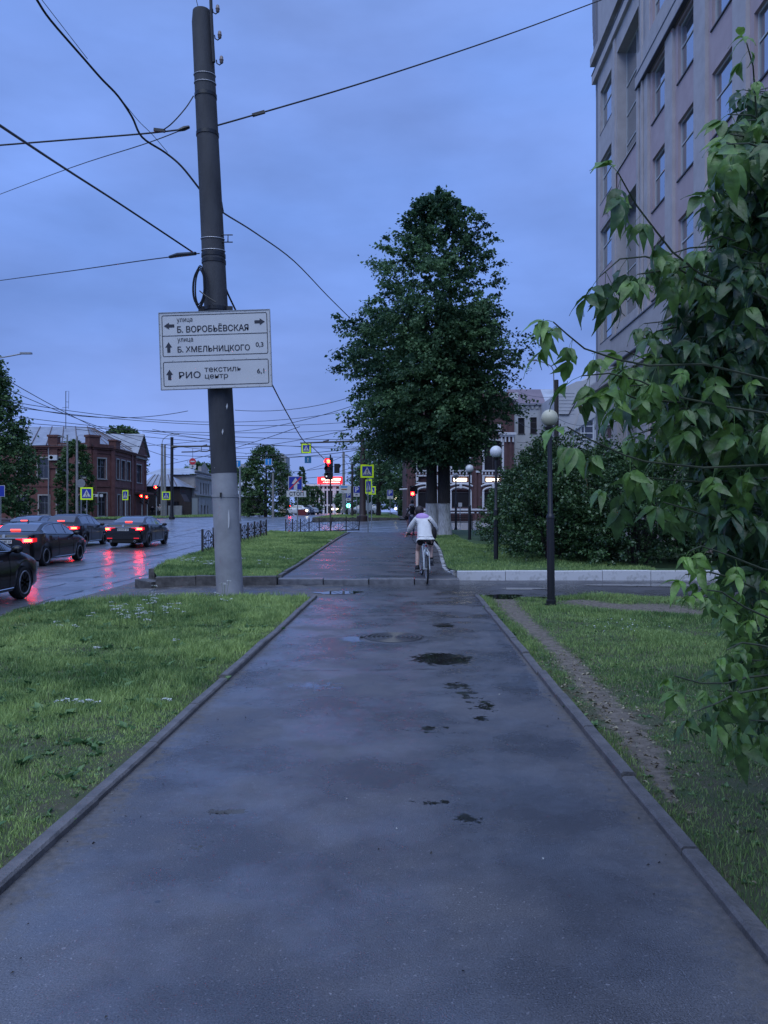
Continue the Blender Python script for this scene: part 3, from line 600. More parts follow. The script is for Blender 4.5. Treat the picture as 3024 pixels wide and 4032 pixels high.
# flowers: white umbels (yarrow-like), each plant a thing
M_stem = mat('flower_stem', (.08,.14,.04), .7)
M_umbel = leafmat('umbel_white', (.55,.6,.55), (.8,.82,.8), .7, .2)
def umbel_plant(x, y, z, n, hh, sp, seed, label=None, grp='white umbel flowers in the left lawn'):
    rng = np.random.default_rng(seed); t = thing('flower_plant', label or 'clump of small white umbel flowers on thin green stems in the left lawn', 'wild flower', (x, y, z), group=grp)
    st = MB(); Pn = []; Dn = []
    for i in range(n):
        a = rng.uniform(0, 6.28); r_ = rng.uniform(0, sp); h = hh*rng.uniform(.6, 1.1); tip = (r_*math.cos(a), r_*math.sin(a), h)
        st.tube([(tip[0]*.3, tip[1]*.3, 0), (tip[0]*.6, tip[1]*.6, h*.5), tip], .0025, 3, cap=False)
        for k in range(16):
            q = rng.uniform(0, 6.28); rr = rng.uniform(0, .04); Pn.append((tip[0]+rr*math.cos(q), tip[1]+rr*math.sin(q), tip[2]+rng.uniform(-.004, .008)-rr*.2)); Dn.append((math.cos(q), math.sin(q), .5))
    st.build('stems', M_stem, t); leaf_cloud('flower_heads', np.array(Pn), np.array(Dn), rng.uniform(.011, .019, len(Pn)), M_umbel, t, rng.random(len(Pn)), rng, .9, .1)
FLT = []
FL = [(545,2418,5,.34),(600,2395,9,.38),(560,2440,5,.3),(615,2370,6,.42),(640,2410,6,.34),(470,2425,7,.3),(440,2410,4,.28),(505,2435,5,.3),(700,2404,4,.3),(365,2430,2,.26),(580,2445,5,.28),(885,2330,4,.34),(870,2350,3,.25),(905,2352,3,.22),(228,2458,2,.2),(290,2470,2,.2),(350,2748,3,.09),(300,2752,3,.08),(255,2756,2,.08),(395,2560,2,.15),(690,2500,2,.12),(650,2735,2,.06)]
for i, (px, py, n, hh) in enumerate(FL):
    Y = CAMZ*FP/(py-2016+40); umbel_plant(Xp(px, Y), Y, float(zL1(np.array([Xp(px, Y)]), np.array([Y]))[0]), n, hh, .13 if n > 2 else .05, 50+i,
        'clump of white umbel flowers at the foot of the big leaning pole' if 860 < px < 910 else 'low white flower cluster in the row halfway across the left lawn' if py > 2700 else 'tiny single pair of white flowers standing alone in the left lawn' if n <= 2 else ['first', 'second', 'third', 'fourth', 'fifth', 'sixth', 'seventh', 'eighth', 'ninth', 'tenth', 'eleventh', 'twelfth', 'thirteenth', 'fourteenth'][sum(1 for f_ in FL if f_[0] < px and f_[1] < 2475 and f_[2] > 2 and not 860 < f_[0] < 910)]+' white umbel flower clump from the left along the top of the left lawn')
rng0 = np.random.default_rng(77)
for i in range(12):
    Y = rng0.uniform(18.6, 21.5); X = rng0.uniform(ll2(Y)+.3, -2.6); umbel_plant(X, Y, float(zL2(X, Y)), 5, .2, .25, 90+i, 'loose clump of tiny white flowers in the lawn behind the dark kerb', 'white flowers behind the kerb')
specks('clover_flowers', 170, (2.6, 4.3, 10.0, 11.4), lambda x, y: rg.random(len(x)) < .5*np.exp(-((x-3.3)/.45)**2)+.04, lambda x, y: zR1(x, y)+.05, (.02, .035), M_umbel, 45)
# -------- trees
M_linden = leafmat('linden_leaf', (.024,.068,.040), (.19,.34,.15), .5, .32)
M_lilac = leafmat('lilac_leaf', (.018,.05,.022), (.11,.20,.075), .32, .22, .55)
M_maple = leafmat('maple_leaf', (.015,.052,.024), (.20,.36,.07), .34, .35, .55, ns=32)
M_far1 = leafmat('far_leaf_dark', (.025,.065,.03), (.11,.20,.06), .6, .25)
M_far2 = leafmat('far_leaf_mid', (.04,.09,.03), (.12,.2,.06), .6, .2)
M_bark = mat('bark', (.03,.026,.026), .9, (.06,.052,.05), 8, 1, 30, stretch=(3, 3, .5), bdist=.03)
M_barkw = mat('bark_whitewashed', (.70,.70,.72), .85, (.28,.27,.27), 6, 1.2, 22, stretch=(4, 4, .45), bdist=.04, lo=.45, hi=.7)
def tree(name, label, X, Y, z0, ht, rad, nleaf, ls, m, seed, crown0=.25, shape=None, group=None, sprays=300, tr=.2, asym=(1, 1)):
    rng = np.random.default_rng(seed); t = thing(name, label, 'tree', (X, Y, z0), group=group)
    b = MB(); b.tube([(0, 0, -.2), (0, 0, ht*.3), (.1, 0, ht*.6), (0, .1, ht*.85)], [tr*1.2, tr, tr*.6, tr*.2], 8)
    for i in range(10):
        a = rng.uniform(0, 6.28); h = ht*rng.uniform(crown0, .8); r_ = rad*.7*(1-h/ht*.6); b.tube([(0, 0, h), (math.cos(a)*r_*.5, math.sin(a)*r_*.5, h+r_*.4), (math.cos(a)*r_, math.sin(a)*r_, h+r_*.7)], [tr*.4, tr*.25, tr*.08], 5)
    b.build('trunk', M_bark, t, True)
    shp = shape or (lambda u: np.sqrt(np.clip(1-((u-.42)/.58)**2, .02, 1)))
    u = rng.random(sprays); zc = ht*(crown0+(1-crown0)*u); a = rng.uniform(0, 6.283, sprays); rr = rad*shp(u)*np.interp(np.cos(a), [-1, 1], asym)
    k = rng.uniform(.35, .85, sprays); k[:int(sprays*.6)] = rng.uniform(.7, .88, int(sprays*.6))
    st = np.stack([np.cos(a)*rr*k, np.sin(a)*rr*k, zc], 1); d = nrm(np.stack([np.cos(a), np.sin(a), .25+.9*(u-.3)+rng.normal(0, .25, sprays)], 1))
    L = rad*rng.uniform(.14, .34, sprays)
    P, D = spray_points(st, d, L, max(4, nleaf//sprays), .25, rng, .3)
    cl = np.repeat(rng.random(sprays), max(4, nleaf//sprays))*.55+rng.random(len(P))*.45
    leaf_cloud('crown', P, D, rng.uniform(.7, 1.3, len(P))*ls, m, t, cl, rng, .8, .12)
    return t
# the large twin-trunk linden
LY = 38.0; LX = 2.63; LZ = float(zr(LY))+.04
def linden():
    rng = np.random.default_rng(101)
    t = thing('linden_tree', 'large dark linden with twin whitewashed trunks standing behind the cyclist', 'tree', (LX, LY, LZ))
    for sx_, r0, hh in ((-.28, .29, 12), (.30, .33, 13.2)):
        b = MB(); lo = [(sx_*1.05+.02*math.sin(k), .05*math.cos(k*2), z) for k, z in enumerate((-.2, .05, .4, .9, 1.4, 1.62))]
        b.tube(lo, [r0*1.35, r0*1.22, r0*1.06, r0, r0*.97, r0*.96], 18); b.build('whitewashed_trunk', M_barkw, t, True)
        b = MB(); b.tube([(sx_*1.05, 0, 1.6), (sx_*1.05, 0, 3.5), (sx_*1.5, .1, 6), (sx_*2.2, 0, 9), (sx_*2, .1, hh)], [r0*.96, r0*.9, r0*.75, r0*.5, r0*.12], 14)
        for i in range(16):
            a = rng.uniform(0, 6.28); h = rng.uniform(3.6, 10.5); r_ = rng.uniform(1.8, 3.2)*(1-(h-3)/14)
            b.tube([(sx_*1.6, 0, h), (sx_*1.6+math.cos(a)*r_*.5, math.sin(a)*r_*.5, h+.7), (sx_*1.6+math.cos(a)*r_, math.sin(a)*r_, h+.9)], [.09, .06, .02], 5)
        b.build('trunk', M_bark, t, True)
    hl = itp([(3.0,.8),(3.7,1.6),(4.3,2.6),(4.9,3.5),(5.6,4.2),(6.4,4.55),(7.3,4.65),(8.9,4.45),(10.4,4.35),(11.8,4.0),(13.1,3.35),(14,3.0),(14.8,2.45),(15.4,1.8),(16.2,1.25),(16.9,.6)])
    hr = itp([(3.0,.8),(3.7,1.3),(4.3,1.9),(4.9,2.8),(5.6,3.1),(6.4,3.4),(7.3,3.5),(8.9,3.65),(10.4,3.55),(11.8,3.4),(13.1,3.25),(14,2.9),(14.8,2.7),(15.4,2.4),(16.2,1.5),(16.9,.6)])
    S = 2700; z = rng.uniform(3.3, 16.7, S); z = np.where(rng.random(S) < .55, rng.uniform(3.5, 11, S), z); a = rng.uniform(0, 6.283, S)
    c = np.cos(a); rad = np.where(c < 0, hl(z), hr(z)); k = np.sqrt(rng.uniform(.05, 1, S)); lob = 1+.13*np.sin(a*3+z*1.1)+.10*np.sin(a*5-z*1.9)+.07*np.sin(z*3.1+a*2)
    rad = rad*lob; L = rng.uniform(.5, 1.35, S)*np.interp(z, [3, 12, 16.5], [1.15, 1.0, .6])
    R0 = np.maximum(rad*k-L*.75, .05)
    st = np.stack([np.cos(a)*R0-.05, np.sin(a)*R0*.95, np.maximum(z, 4.1+.35*np.abs(np.cos(a)))-LZ+.25], 1)
    d = nrm(np.stack([c+rng.normal(0, .3, S), np.sin(a)+rng.normal(0, .3, S), np.interp(z, [3, 9, 16], [.05, .25, 1.1])+rng.normal(0, .2, S)], 1))
    ex = np.array([[3.4,0,9.9],[3.6,.3,9.6],[3.5,-.3,10.2],[3.1,0,6.9],[3.3,.2,6.5],[3.3,-.4,7.2],[-2.6,0,13.3],[-2.3,.2,13.5],[-1.1,0,14.8],[-1.2,.3,14.6],[.3,0,16.4],[0.1,.1,16.5],[.6,0,16.2],[1.6,0,14.6],[-3.9,0,8.7],[-4.1,.2,5.4],[-4.0,-.2,4.9]])
    st = np.concatenate([st, ex-np.array([0, 0, .35])]); n_ = len(ex)
    ed = nrm(np.concatenate([ex[:, :1], ex[:, 1:2], np.where(ex[:, 2:] > 13, 2.5, .4)], 1)); d = np.concatenate([d, ed]); L = np.concatenate([L, np.full(n_, 1.35)]); 
    L[-5:] = 1.0
    P, D = spray_points(st, d, L, 46, .4, rng, .2)
    big = vnoise(P[:, 0]*1.0+P[:, 1], P[:, 2]*1.3, 1.5, 61)
    v = np.clip(np.repeat(rng.random(len(st))**1.6, 46)*.5+rng.random(len(P))*.3+(big-.5)*.7, 0, 1)
    leaf_cloud('crown', P, D, rng.uniform(.10, .20, len(P)), M_linden, t, v, rng, .85, .1)
linden()
# lilac hedge: separate shrubs
def shrub(label, X, Y, z0, rx, ry, ht, n, seed, m=M_lilac, ls=.085, group='lilac shrubs behind the white kerb', cat='shrub'):
    rng = np.random.default_rng(seed); t = thing('lilac_shrub', label, cat, (X, Y, z0), group=group)
    b = MB()
    for i in range(14):
        a = rng.uniform(0, 6.28); r_ = rng.uniform(.1, .6); b.tube([(.15*math.cos(a), .15*math.sin(a), -.1), (rx*r_*.6*math.cos(a), ry*r_*.6*math.sin(a), ht*.45), (rx*r_*math.cos(a), ry*r_*math.sin(a), ht*.8)], [.03, .022, .008], 5)
    b.build('stems', M_bark, t, True)
    S = n//26; u = rng.random(S)**.8; a = rng.uniform(0, 6.283, S); e = np.sqrt(np.clip(1-(np.clip(u-.35, 0, 1)/.65)**2.2, .03, 1))*(1+.18*np.sin(a*4+u*7+seed)+.12*np.sin(a*7-u*9))
    k = np.where(rng.random(S) < .75, rng.uniform(.8, 1.0, S), rng.uniform(.3, .8, S)); L = rng.uniform(.25, .6, S)
    st = np.stack([np.cos(a)*(rx*e*k-L*.5), np.sin(a)*(ry*e*k-L*.5), ht*(.03+.93*u*(.85+.15*k))*(1+.1*np.sin(a*3+seed))], 1)
    d = nrm(np.stack([np.cos(a)*.8, np.sin(a)*.8, .5+u+rng.normal(0, .3, S)], 1))
    P, D = spray_points(st, d, L, 26, .3, rng, .25); P[:, 2] = np.maximum(P[:, 2], .03)
    v = np.repeat(rng.random(S)**1.5, 26)*.6+rng.random(len(P))*.4
    leaf_cloud('foliage', P, D, rng.uniform(.6, 1.3, len(P))*ls, m, t, v, rng, .8, .14)
shrub('dark lilac shrub at the far left end of the hedge, lowest of them', 5.45, 33, .33, 1.25, 1.6, 2.4, 15000, 1, ls=.1)
shrub('lilac shrub second from the far end of the hedge, round topped', 5.6, 29.3, .25, 1.6, 1.8, 3.0, 20000, 2, ls=.095)
shrub('tall lilac shrub with pale shoots just right of the near globe lamp post', 5.4, 25.2, .2, 1.6, 1.9, 3.75, 24000, 3, ls=.09)
shrub('lilac shrub at the nearest corner, growing low over the lawn behind the lamp post', 4.9, 22.4, .18, 1.35, 1.5, 2.6, 20000, 4)
shrub('bushy lilac shrub overhanging the white kerb below the grey building', 7.0, 21.2, .16, 1.8, 2.1, 3.0, 30000, 5)
shrub('dense dark lilac shrub overhanging the white kerb at the right edge', 9.8, 21.3, .16, 1.7, 2.2, 3.2, 28000, 6)
shrub('lilac shrub rising behind the others in front of the grey facade', 7.3, 25.5, .22, 2.0, 2.0, 3.4, 20000, 8, ls=.095)
# far trees
tree('maple_tree', 'tall dense green tree at the left edge of the frame beside the brick house', -37.6, 72, .8, 15.3, 4.5, 26000, .3, M_far1, 201, .05, lambda u: np.interp(u, [0,.12,.35,.6,.85,1], [.8,1.05,1.05,.75,.42,.12]), sprays=900, tr=.3)
tree('birch_tree', 'small drooping tree growing against the red brick house', -33.9, 85, .9, 8.3, 1.9, 9000, .24, M_far1, 202, .05, lambda u: np.interp(u, [0,.15,.5,.8,1], [.8,1,1,.7,.2]), sprays=420, tr=.15)
tree('poplar_tree', 'round treetop showing behind the brick house roof', -44, 130, 1.2, 14.3, 4.0, 8000, .45, M_far2, 203, .4, sprays=300, tr=.25)
tree('spruce_tree', 'broad dark fir tree in the middle distance beyond the wet road', -15.6, 102, 1.05, 8.9, 3.25, 16000, .24, M_far1, 204, .02, lambda u: np.interp(u, [0,.3,.6,.85,1], [.9,1,.95,.55,.12]), sprays=700, tr=.2)
tree('spruce_tree', 'narrow pointed tree between the dark fir and the far office building', -13.6, 128, 1.3, 7.6, 1.3, 4000, .24, M_far1, 205, .05, lambda u: np.interp(u, [0,.3,1], [1,.9,.1]), sprays=240, tr=.12)
tree('round_tree', 'low round bushy tree in front of the far office building', -12.6, 134, 1.3, 4.6, 2.3, 5000, .25, M_far1, 206, .05, sprays=260, tr=.12)
tree('poplar_tree', 'pale treetop behind the old white house roof', -43, 185, 1.4, 11.5, 6.0, 7000, .5, M_far2, 207, .3, sprays=280, tr=.2)
tree('poplar_tree', 'pale treetop to the right of the old white house roof', -33, 185, 1.4, 10.2, 4.5, 6000, .5, M_far2, 208, .3, sprays=260, tr=.2)
tree('street_tree', 'dark street tree hanging over the far pavement beside the parking sign', -.6, 84, 1.2, 7.9, 2.9, 12000, .22, M_linden, 209, .22, sprays=520, tr=.22)
tree('street_tree', 'dark street tree standing against the left end of the brown building', 1.9, 92, 1.25, 9.6, 3.1, 12000, .22, M_linden, 210, .12, sprays=520, tr=.24)
tree('street_tree', 'dark tree furthest along the far pavement', -1.4, 118, 1.3, 7.5, 3.2, 8000, .28, M_linden, 211, .1, sprays=320, tr=.22)
tree('street_tree', 'small dark tree behind the direction board and parking signs', -6.0, 128, 1.3, 4.0, 2.2, 5000, .24, M_linden, 212, .1, sprays=220, tr=.15)
tree('round_bush', 'dark rounded bush at the end of the far pavement', 2.6, 88, 1.2, 1.7, 1.0, 2500, .14, M_linden, 213, .02, sprays=120, tr=.05)

# tufts creeping over the kerb stones and joints
rosettes('kerb_tufts', 260, (-1.8, 1.9, 3, 14.5), lambda x, y: (np.abs(x-pl(y)+.06) < .07) | (np.abs(x-pr(y)-.07) < .07), lambda x, y: 0*x+.01, (.03, .075), M_weed, 35)
# -------- foreground box-elder maple on the right: branches and individually built compound leaves
def leaflet(L, W, rng, curl=.25):
    """one toothed, folded leaflet along +y, returns verts, tris"""
    ts = [0, .1, .24, .38, .52, .68, .84, 1.0]; wd = [0, .30, .47, .5, .44, .29, .11, 0]; V = []; Fc = []
    for i, (t, w_) in enumerate(zip(ts, wd)):
        zc = -curl*L*t*t; y = L*t; j = 1+(rng.uniform(-.12, .12) if 0 < i < 7 else 0); w2 = w_*W*j
        V += [(-w2, y-.04*L*(i % 2), zc+abs(w2)*.35), (0, y, zc), (w2, y-.04*L*(i % 2), zc+abs(w2)*.35)]
    for i in range(7):
        a = i*3
        Fc += [(a, a+1, a+4), (a, a+4, a+3), (a+1, a+2, a+5), (a+1, a+5, a+4)]
    return V, Fc
def compound(rng, s_=1.0, n5=False):
    V = []; Fc = []; v = []
    pet = .07*s_; k = 5 if n5 else 3
    def add(vs, fs, M_, val):
        o = len(V); V.extend([tuple(M_ @ Vector(p)) for p in vs]); Fc.extend([tuple(i+o for i in f) for f in fs]); v.extend([val]*len(vs))
    b = MB(); b.tube([(0, 0, 0), (0, pet*.6, .004), (0, pet+.05*s_*(k == 5), 0)], .0012*max(s_, .8), 3, cap=False)
    tri = []
    for f in b.f: tri += [(f[0], f[1], f[2]), (f[0], f[2], f[3])]
    add(b.v, tri, Matrix.Identity(4), .55)
    base = rng.random()*.35
    for i in range(k):
        if i == 0: ang, pos, L, W = rng.uniform(-.15, .15), pet+.05*s_*(k == 5), .105, .045
        else:
            sd_ = -1 if i % 2 else 1; ang = sd_*rng.uniform(.5, .95); pos = pet*(1 if i < 3 else .8)-(0 if k == 3 else .0)+(.03*s_ if (k == 5 and i < 3) else 0); L, W = .092, .038
        L *= s_*rng.uniform(.85, 1.15); W *= s_*rng.uniform(.85, 1.15)
        vs, fs = leaflet(L, W, rng, rng.uniform(.2, .8))
        M_ = Matrix.Translation((0, pos, 0)) @ Matrix.Rotation(-ang, 4, 'Z') @ Matrix.Rotation(rng.uniform(-.5, .3), 4, 'X') @ Matrix.Rotation(rng.uniform(-.5, .5), 4, 'Y')
        add(vs, fs, M_, min(1, base+rng.random()*.4))
    return V, Fc, v
def foreground_tree():
    rng = np.random.default_rng(500); rr = random.Random(9)
    t = thing('maple_tree', 'box elder maple reaching in from the right edge with large fresh green leaves', 'tree', (3.6, 3.4, 0))
    tw = MB(); leaves = []   # (pos, dir, size, light, vary)
    def twig(pts, sp, size, y0, y1, r=.0017, light=.5, both=True):
        P = [at(px, py, y0+(y1-y0)*i/(len(pts)-1)) for i, (px, py) in enumerate(pts)]
        tw.tube(P, [r*(1+1.2*i/(len(P)-1)) for i in range(len(P))], 5)
        # leaves in opposite pairs
        d = 0
        for i in range(len(P)-1):
            a, b = P[i], P[i+1]; seg = (b-a).length; n = max(1, int(seg/sp))
            for k in range(n):
                p = a+(b-a)*((k+.3)/n); ax = (a-b).normalized()
                for s_ in ((-1, 1) if both else (1,)):
                    dr = ax*.35+Vector((rr.uniform(-.45, .45), s_*rr.uniform(.1, .6), rr.uniform(-.9, .0)))+Vector((0, 0, -.5))
                    leaves.append((p, dr.normalized(), .76*size*rr.uniform(.6, 1.25), light*rr.uniform(.7, 1.3)))
        leaves.append((P[0], ((P[0]-P[1]).normalized()+Vector((0, 0, -.4))).normalized(), size*.8, min(1, light*1.3)))
    T = [ # tip first, F pixels
     ([(2434,680),(2470,745),(2509,812),(2580,905),(2648,992),(2760,1080),(2900,1130),(3080,1200)], .13, .85, 1.95, 2.2, .62),
     ([(2360,1090),(2440,1020),(2540,1010),(2640,1040),(2760,1110),(2950,1190)], .1, .9, 2.05, 2.3, .3),
     ([(2179,1268),(2234,1317),(2302,1373),(2432,1416),(2555,1440),(2770,1434),(3050,1500)], .085, .86, 1.9, 2.2, .75),
     ([(2290,1480),(2400,1470),(2520,1500),(2650,1560),(2850,1600),(3100,1640)], .085, .95, 2.0, 2.2, .55),
     ([(2234,1681),(2308,1724),(2457,1792),(2537,1817),(2771,1842),(3050,1830)], .08, .9, 1.9, 2.2, .7),
     ([(2420,1900),(2540,1880),(2640,1890),(2800,1900),(3050,1880)], .1, .9, 2.1, 2.3, .45),
     ([(2715,2170),(2760,2150),(2850,2180),(3000,2240),(3100,2260)], .1, .6, 2.0, 2.3, .95),
     ([(2700,2262),(2790,2252),(2880,2275),(3050,2350)], .085, .7, 2.0, 2.3, .85),
     ([(2760,2320),(2840,2330),(2930,2390),(3060,2450)], .09, .7, 2.0, 2.2, .7),
     ([(2655,2661),(2760,2690),(2860,2690),(2936,2668),(3080,2650)], .075, .62, 1.8, 2.2, .6),
     ([(2740,2800),(2820,2770),(2900,2730),(3060,2700)], .07, .75, 1.9, 2.1, .35),
     ([(2860,2560),(2920,2530),(2990,2540),(3080,2560)], .07, .7, 2.0, 2.2, .5),
     ([(2940,170),(2965,260),(2975,400),(2990,600),(3030,900)], .075, .7, 2.2, 2.5, .8),
     ([(2860,560),(2920,600),(2975,650),(3060,760)], .08, .8, 2.2, 2.4, .55),
     ([(2830,800),(2900,830),(2980,860),(3080,900)], .08, .85, 2.2, 2.4, .45),
     ([(2760,960),(2840,930),(2930,960),(3080,1020)], .08, .85, 2.1, 2.4, .4),
    ]
    for pts, sp, size, y0, y1, lt in T: twig(pts, sp, size, y0, y1, light=lt)
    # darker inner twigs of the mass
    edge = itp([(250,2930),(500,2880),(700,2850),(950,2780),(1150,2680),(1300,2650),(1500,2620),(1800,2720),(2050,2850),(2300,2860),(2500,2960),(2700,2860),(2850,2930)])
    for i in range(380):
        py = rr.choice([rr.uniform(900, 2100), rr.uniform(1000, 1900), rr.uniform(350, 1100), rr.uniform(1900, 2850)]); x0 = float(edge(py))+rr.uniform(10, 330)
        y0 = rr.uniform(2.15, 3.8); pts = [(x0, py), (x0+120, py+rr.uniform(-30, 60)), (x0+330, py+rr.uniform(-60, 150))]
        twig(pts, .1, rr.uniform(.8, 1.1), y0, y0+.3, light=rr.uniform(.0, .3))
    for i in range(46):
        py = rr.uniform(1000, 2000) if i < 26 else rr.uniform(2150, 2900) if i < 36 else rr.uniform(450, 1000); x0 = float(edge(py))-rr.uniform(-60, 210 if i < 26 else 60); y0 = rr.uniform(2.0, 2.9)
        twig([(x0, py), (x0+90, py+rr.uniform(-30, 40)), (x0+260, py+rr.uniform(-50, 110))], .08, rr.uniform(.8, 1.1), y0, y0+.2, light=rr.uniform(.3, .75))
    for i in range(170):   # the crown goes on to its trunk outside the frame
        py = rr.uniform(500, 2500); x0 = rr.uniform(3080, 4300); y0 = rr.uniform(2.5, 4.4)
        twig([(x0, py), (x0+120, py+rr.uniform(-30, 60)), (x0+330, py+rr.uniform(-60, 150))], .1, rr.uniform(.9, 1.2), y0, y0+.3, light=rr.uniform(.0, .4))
    # main limbs to the trunk outside the frame
    tr_ = MB(); tr_.tube([(3.65, 3.4, -.2), (3.6, 3.4, 1.0), (3.4, 3.3, 2.2), (3.3, 3.2, 3.6), (3.1, 3.1, 4.6)], [.12, .1, .08, .05, .02], 8)
    for z, a, b_ in ((.9, 1.9, 2.2), (1.3, 2.0, 2.4), (1.7, 2.0, 2.3), (2.0, 1.9, 2.4), (2.6, 2.0, 2.4)):
        tr_.tube([(3.55, 3.35, z-.4), (2.8, 2.8, z-.1), (1.5+.1*z, 2.6, z)], [.03, .014, .004], 6)
    tr_.build('trunk', M_bark, t, True, world=True)
    tw.build('twigs', mat('twig', (.05,.06,.03), .7), t, True, world=True)
    # variants shared as mesh data
    meshes = []
    for k in range(26):
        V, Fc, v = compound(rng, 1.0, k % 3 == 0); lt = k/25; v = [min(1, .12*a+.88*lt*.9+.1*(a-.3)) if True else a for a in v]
        meshes.append((V, Fc, np.clip(np.array(v), 0, 1)))
    objs = []
    def frame(d, roll):
        d = d.normalized(); up = Vector((0, 0, 1)) if abs(d.z) < .95 else Vector((0, -1, 0)); x = d.cross(up).normalized(); z = x.cross(d)
        return Matrix((x, d, z)).transposed().to_4x4() @ Matrix.Rotation(roll, 4, 'Y')
    leaves.sort(key=lambda q: q[0].y)
    mcache = {}
    rest_V = []; rest_F = []; rest_v = []; o = 0; cnt = 0
    # visible ones nearest first: 300 as parts
    root = t.location
    for (p, d, s_, lt) in leaves:
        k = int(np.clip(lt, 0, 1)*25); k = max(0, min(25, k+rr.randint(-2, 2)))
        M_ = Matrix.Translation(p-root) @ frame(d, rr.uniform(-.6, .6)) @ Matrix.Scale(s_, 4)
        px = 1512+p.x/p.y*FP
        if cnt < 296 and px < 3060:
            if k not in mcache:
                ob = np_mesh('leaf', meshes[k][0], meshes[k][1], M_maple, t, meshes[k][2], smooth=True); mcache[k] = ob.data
            else:
                ob = bpy.data.objects.new('leaf', mcache[k]); sc.collection.objects.link(ob); ob.parent = t
            ob.matrix_basis = M_; cnt += 1
        else:
            V = np.array(meshes[k][0]); Mn = np.array(M_); V = V @ Mn[:3, :3].T+Mn[:3, 3]
            rest_V.append(V); rest_F.append(np.array(meshes[k][1])+o); rest_v.append(meshes[k][2]); o += len(V)
    if rest_V: tag(np_mesh('leaves', np.concatenate(rest_V), np.concatenate(rest_F), M_maple, t, np.concatenate(rest_v), smooth=True), kind='stuff')
foreground_tree()
# ------------------------------------------------------------------ main pole with the direction sign
PB = Vector((-3.02, 15.2, -.02)); PT = Vector((-3.58, 15.2, 11.42))
def pole_at(z): t = (z-PB.z)/(PT.z-PB.z); return PB.lerp(PT, t)
def pole_r(z): return .262-.066*z/11.4
M_pole = mat('main_pole_concrete', (.030,.031,.037), .75, (.058,.059,.066), 3, .5, 50, stretch=(1, 1, .3))
M_polep = mat('pole_grey_paint', (.24,.24,.25), .65, (.33,.33,.34), 2.2, .5, 50)
M_scar = mat('pale_scar', (.5,.5,.5), .7)
mp = thing('utility_pole', 'tall leaning concrete pole, grey painted below and dark above, carrying the direction sign', 'pole', PB)
b = MB(); b.tube([pole_at(z) for z in (-.3, .0, 1.2, 2.36)], [pole_r(z) for z in (-.3, 0, 1.2, 2.36)], 24); b.build('painted_base', M_polep, mp, True, world=True)
b = MB(); b.tube([pole_at(z) for z in (2.355, 5, 8, 11.2, 11.42)], [pole_r(2.355)+.003]+[pole_r(z) for z in (5, 8, 11.2)]+[.17], 24); b.build('shaft', M_pole, mp, True, world=True)
def ring(z, r_add, hh, m, nm, zt=0):
    b = MB(); c = pole_at(z); b.lathe([(pole_r(z)+.0, -hh), (pole_r(z)+r_add, -hh), (pole_r(z)+r_add, hh), (pole_r(z), hh)], c, 24); return b.build(nm, m, mp, True, world=True)
ring(1.92, .012, .03, M_polep, 'clamp_band'); c = pole_at(1.92); b = MB(); b.box((c.x-.03, c.y-pole_r(1.92)-.02, 1.93), (.03, .05, .09)); b.build('clamp_bolt', M_dark, mp, world=True)
for z in (5.57, 6.5, 6.62, 9.0, 9.75): ring(z, .012, .035, M_black, 'clamp_band')
for z in (6.72, 6.95, 10.0, 10.16):
    b = MB(); c = pole_at(z); b.tube([(c.x+(pole_r(z)+.006)*math.cos(a), c.y+(pole_r(z)+.006)*math.sin(a), z+.03*math.sin(a)) for a in [2*math.pi*i/24 for i in range(24)]], .009, 5, closed=True); b.build('wire_wrap', mat('bare_wire', (.45,.45,.48), .4, metal=.5), mp, True, world=True)
def mpiece(nm, f, m=None):
    b = MB(); f(b); return b.build(nm, m or M_black, mp, True, world=True)
c = pole_at(5.57); mpiece('bracket', lambda b: b.box((c.x, c.y-.05, 5.57), (.66, .07, .1)))
c = pole_at(7.1); mpiece('hook', lambda b: (b.tube([(c.x+.2, c.y-.1, 7.0), (c.x+.33, c.y-.1, 7.0), (c.x+.33, c.y-.12, 6.86)], .012, 5), b.tube([(c.x+.3, c.y-.1, 7.0), (c.x+.42, c.y-.1, 7.0)], .012, 5), b.tube([(c.x+.2, c.y-.1, 6.86), (c.x+.42, c.y-.1, 6.86)], .012, 5)))
# steel rod with insulators beside the top
X0 = Xp(835, 15.1); 
mpiece('insulator_rod', lambda b: b.tube([at(828, -60, 15.05), at(832, 60, 15.05), at(838, 180, 15.05), at(842, 245, 15.05)], .032, 8))
M_ins = mat('insulator', (.2,.15,.14), .35)
for (px, py) in ((857, 35), (865, 138), (872, 236)):
    q = at(px, py, 15.05); mpiece('insulator', lambda b: b.lathe([(.02,-.07),(.036,-.05),(.036,-.01),(.044,0),(.036,.02),(.032,.06),(.02,.075)], q, 10), M_ins)
    mpiece('insulator_hook', lambda b: b.tube([at(px-20, py+0, 15.05), at(px-18, py+14, 15.05), at(px-8, py+20, 15.05), at(px+2, py+12, 15.05), at(px+2, py, 15.05)], .012, 5))
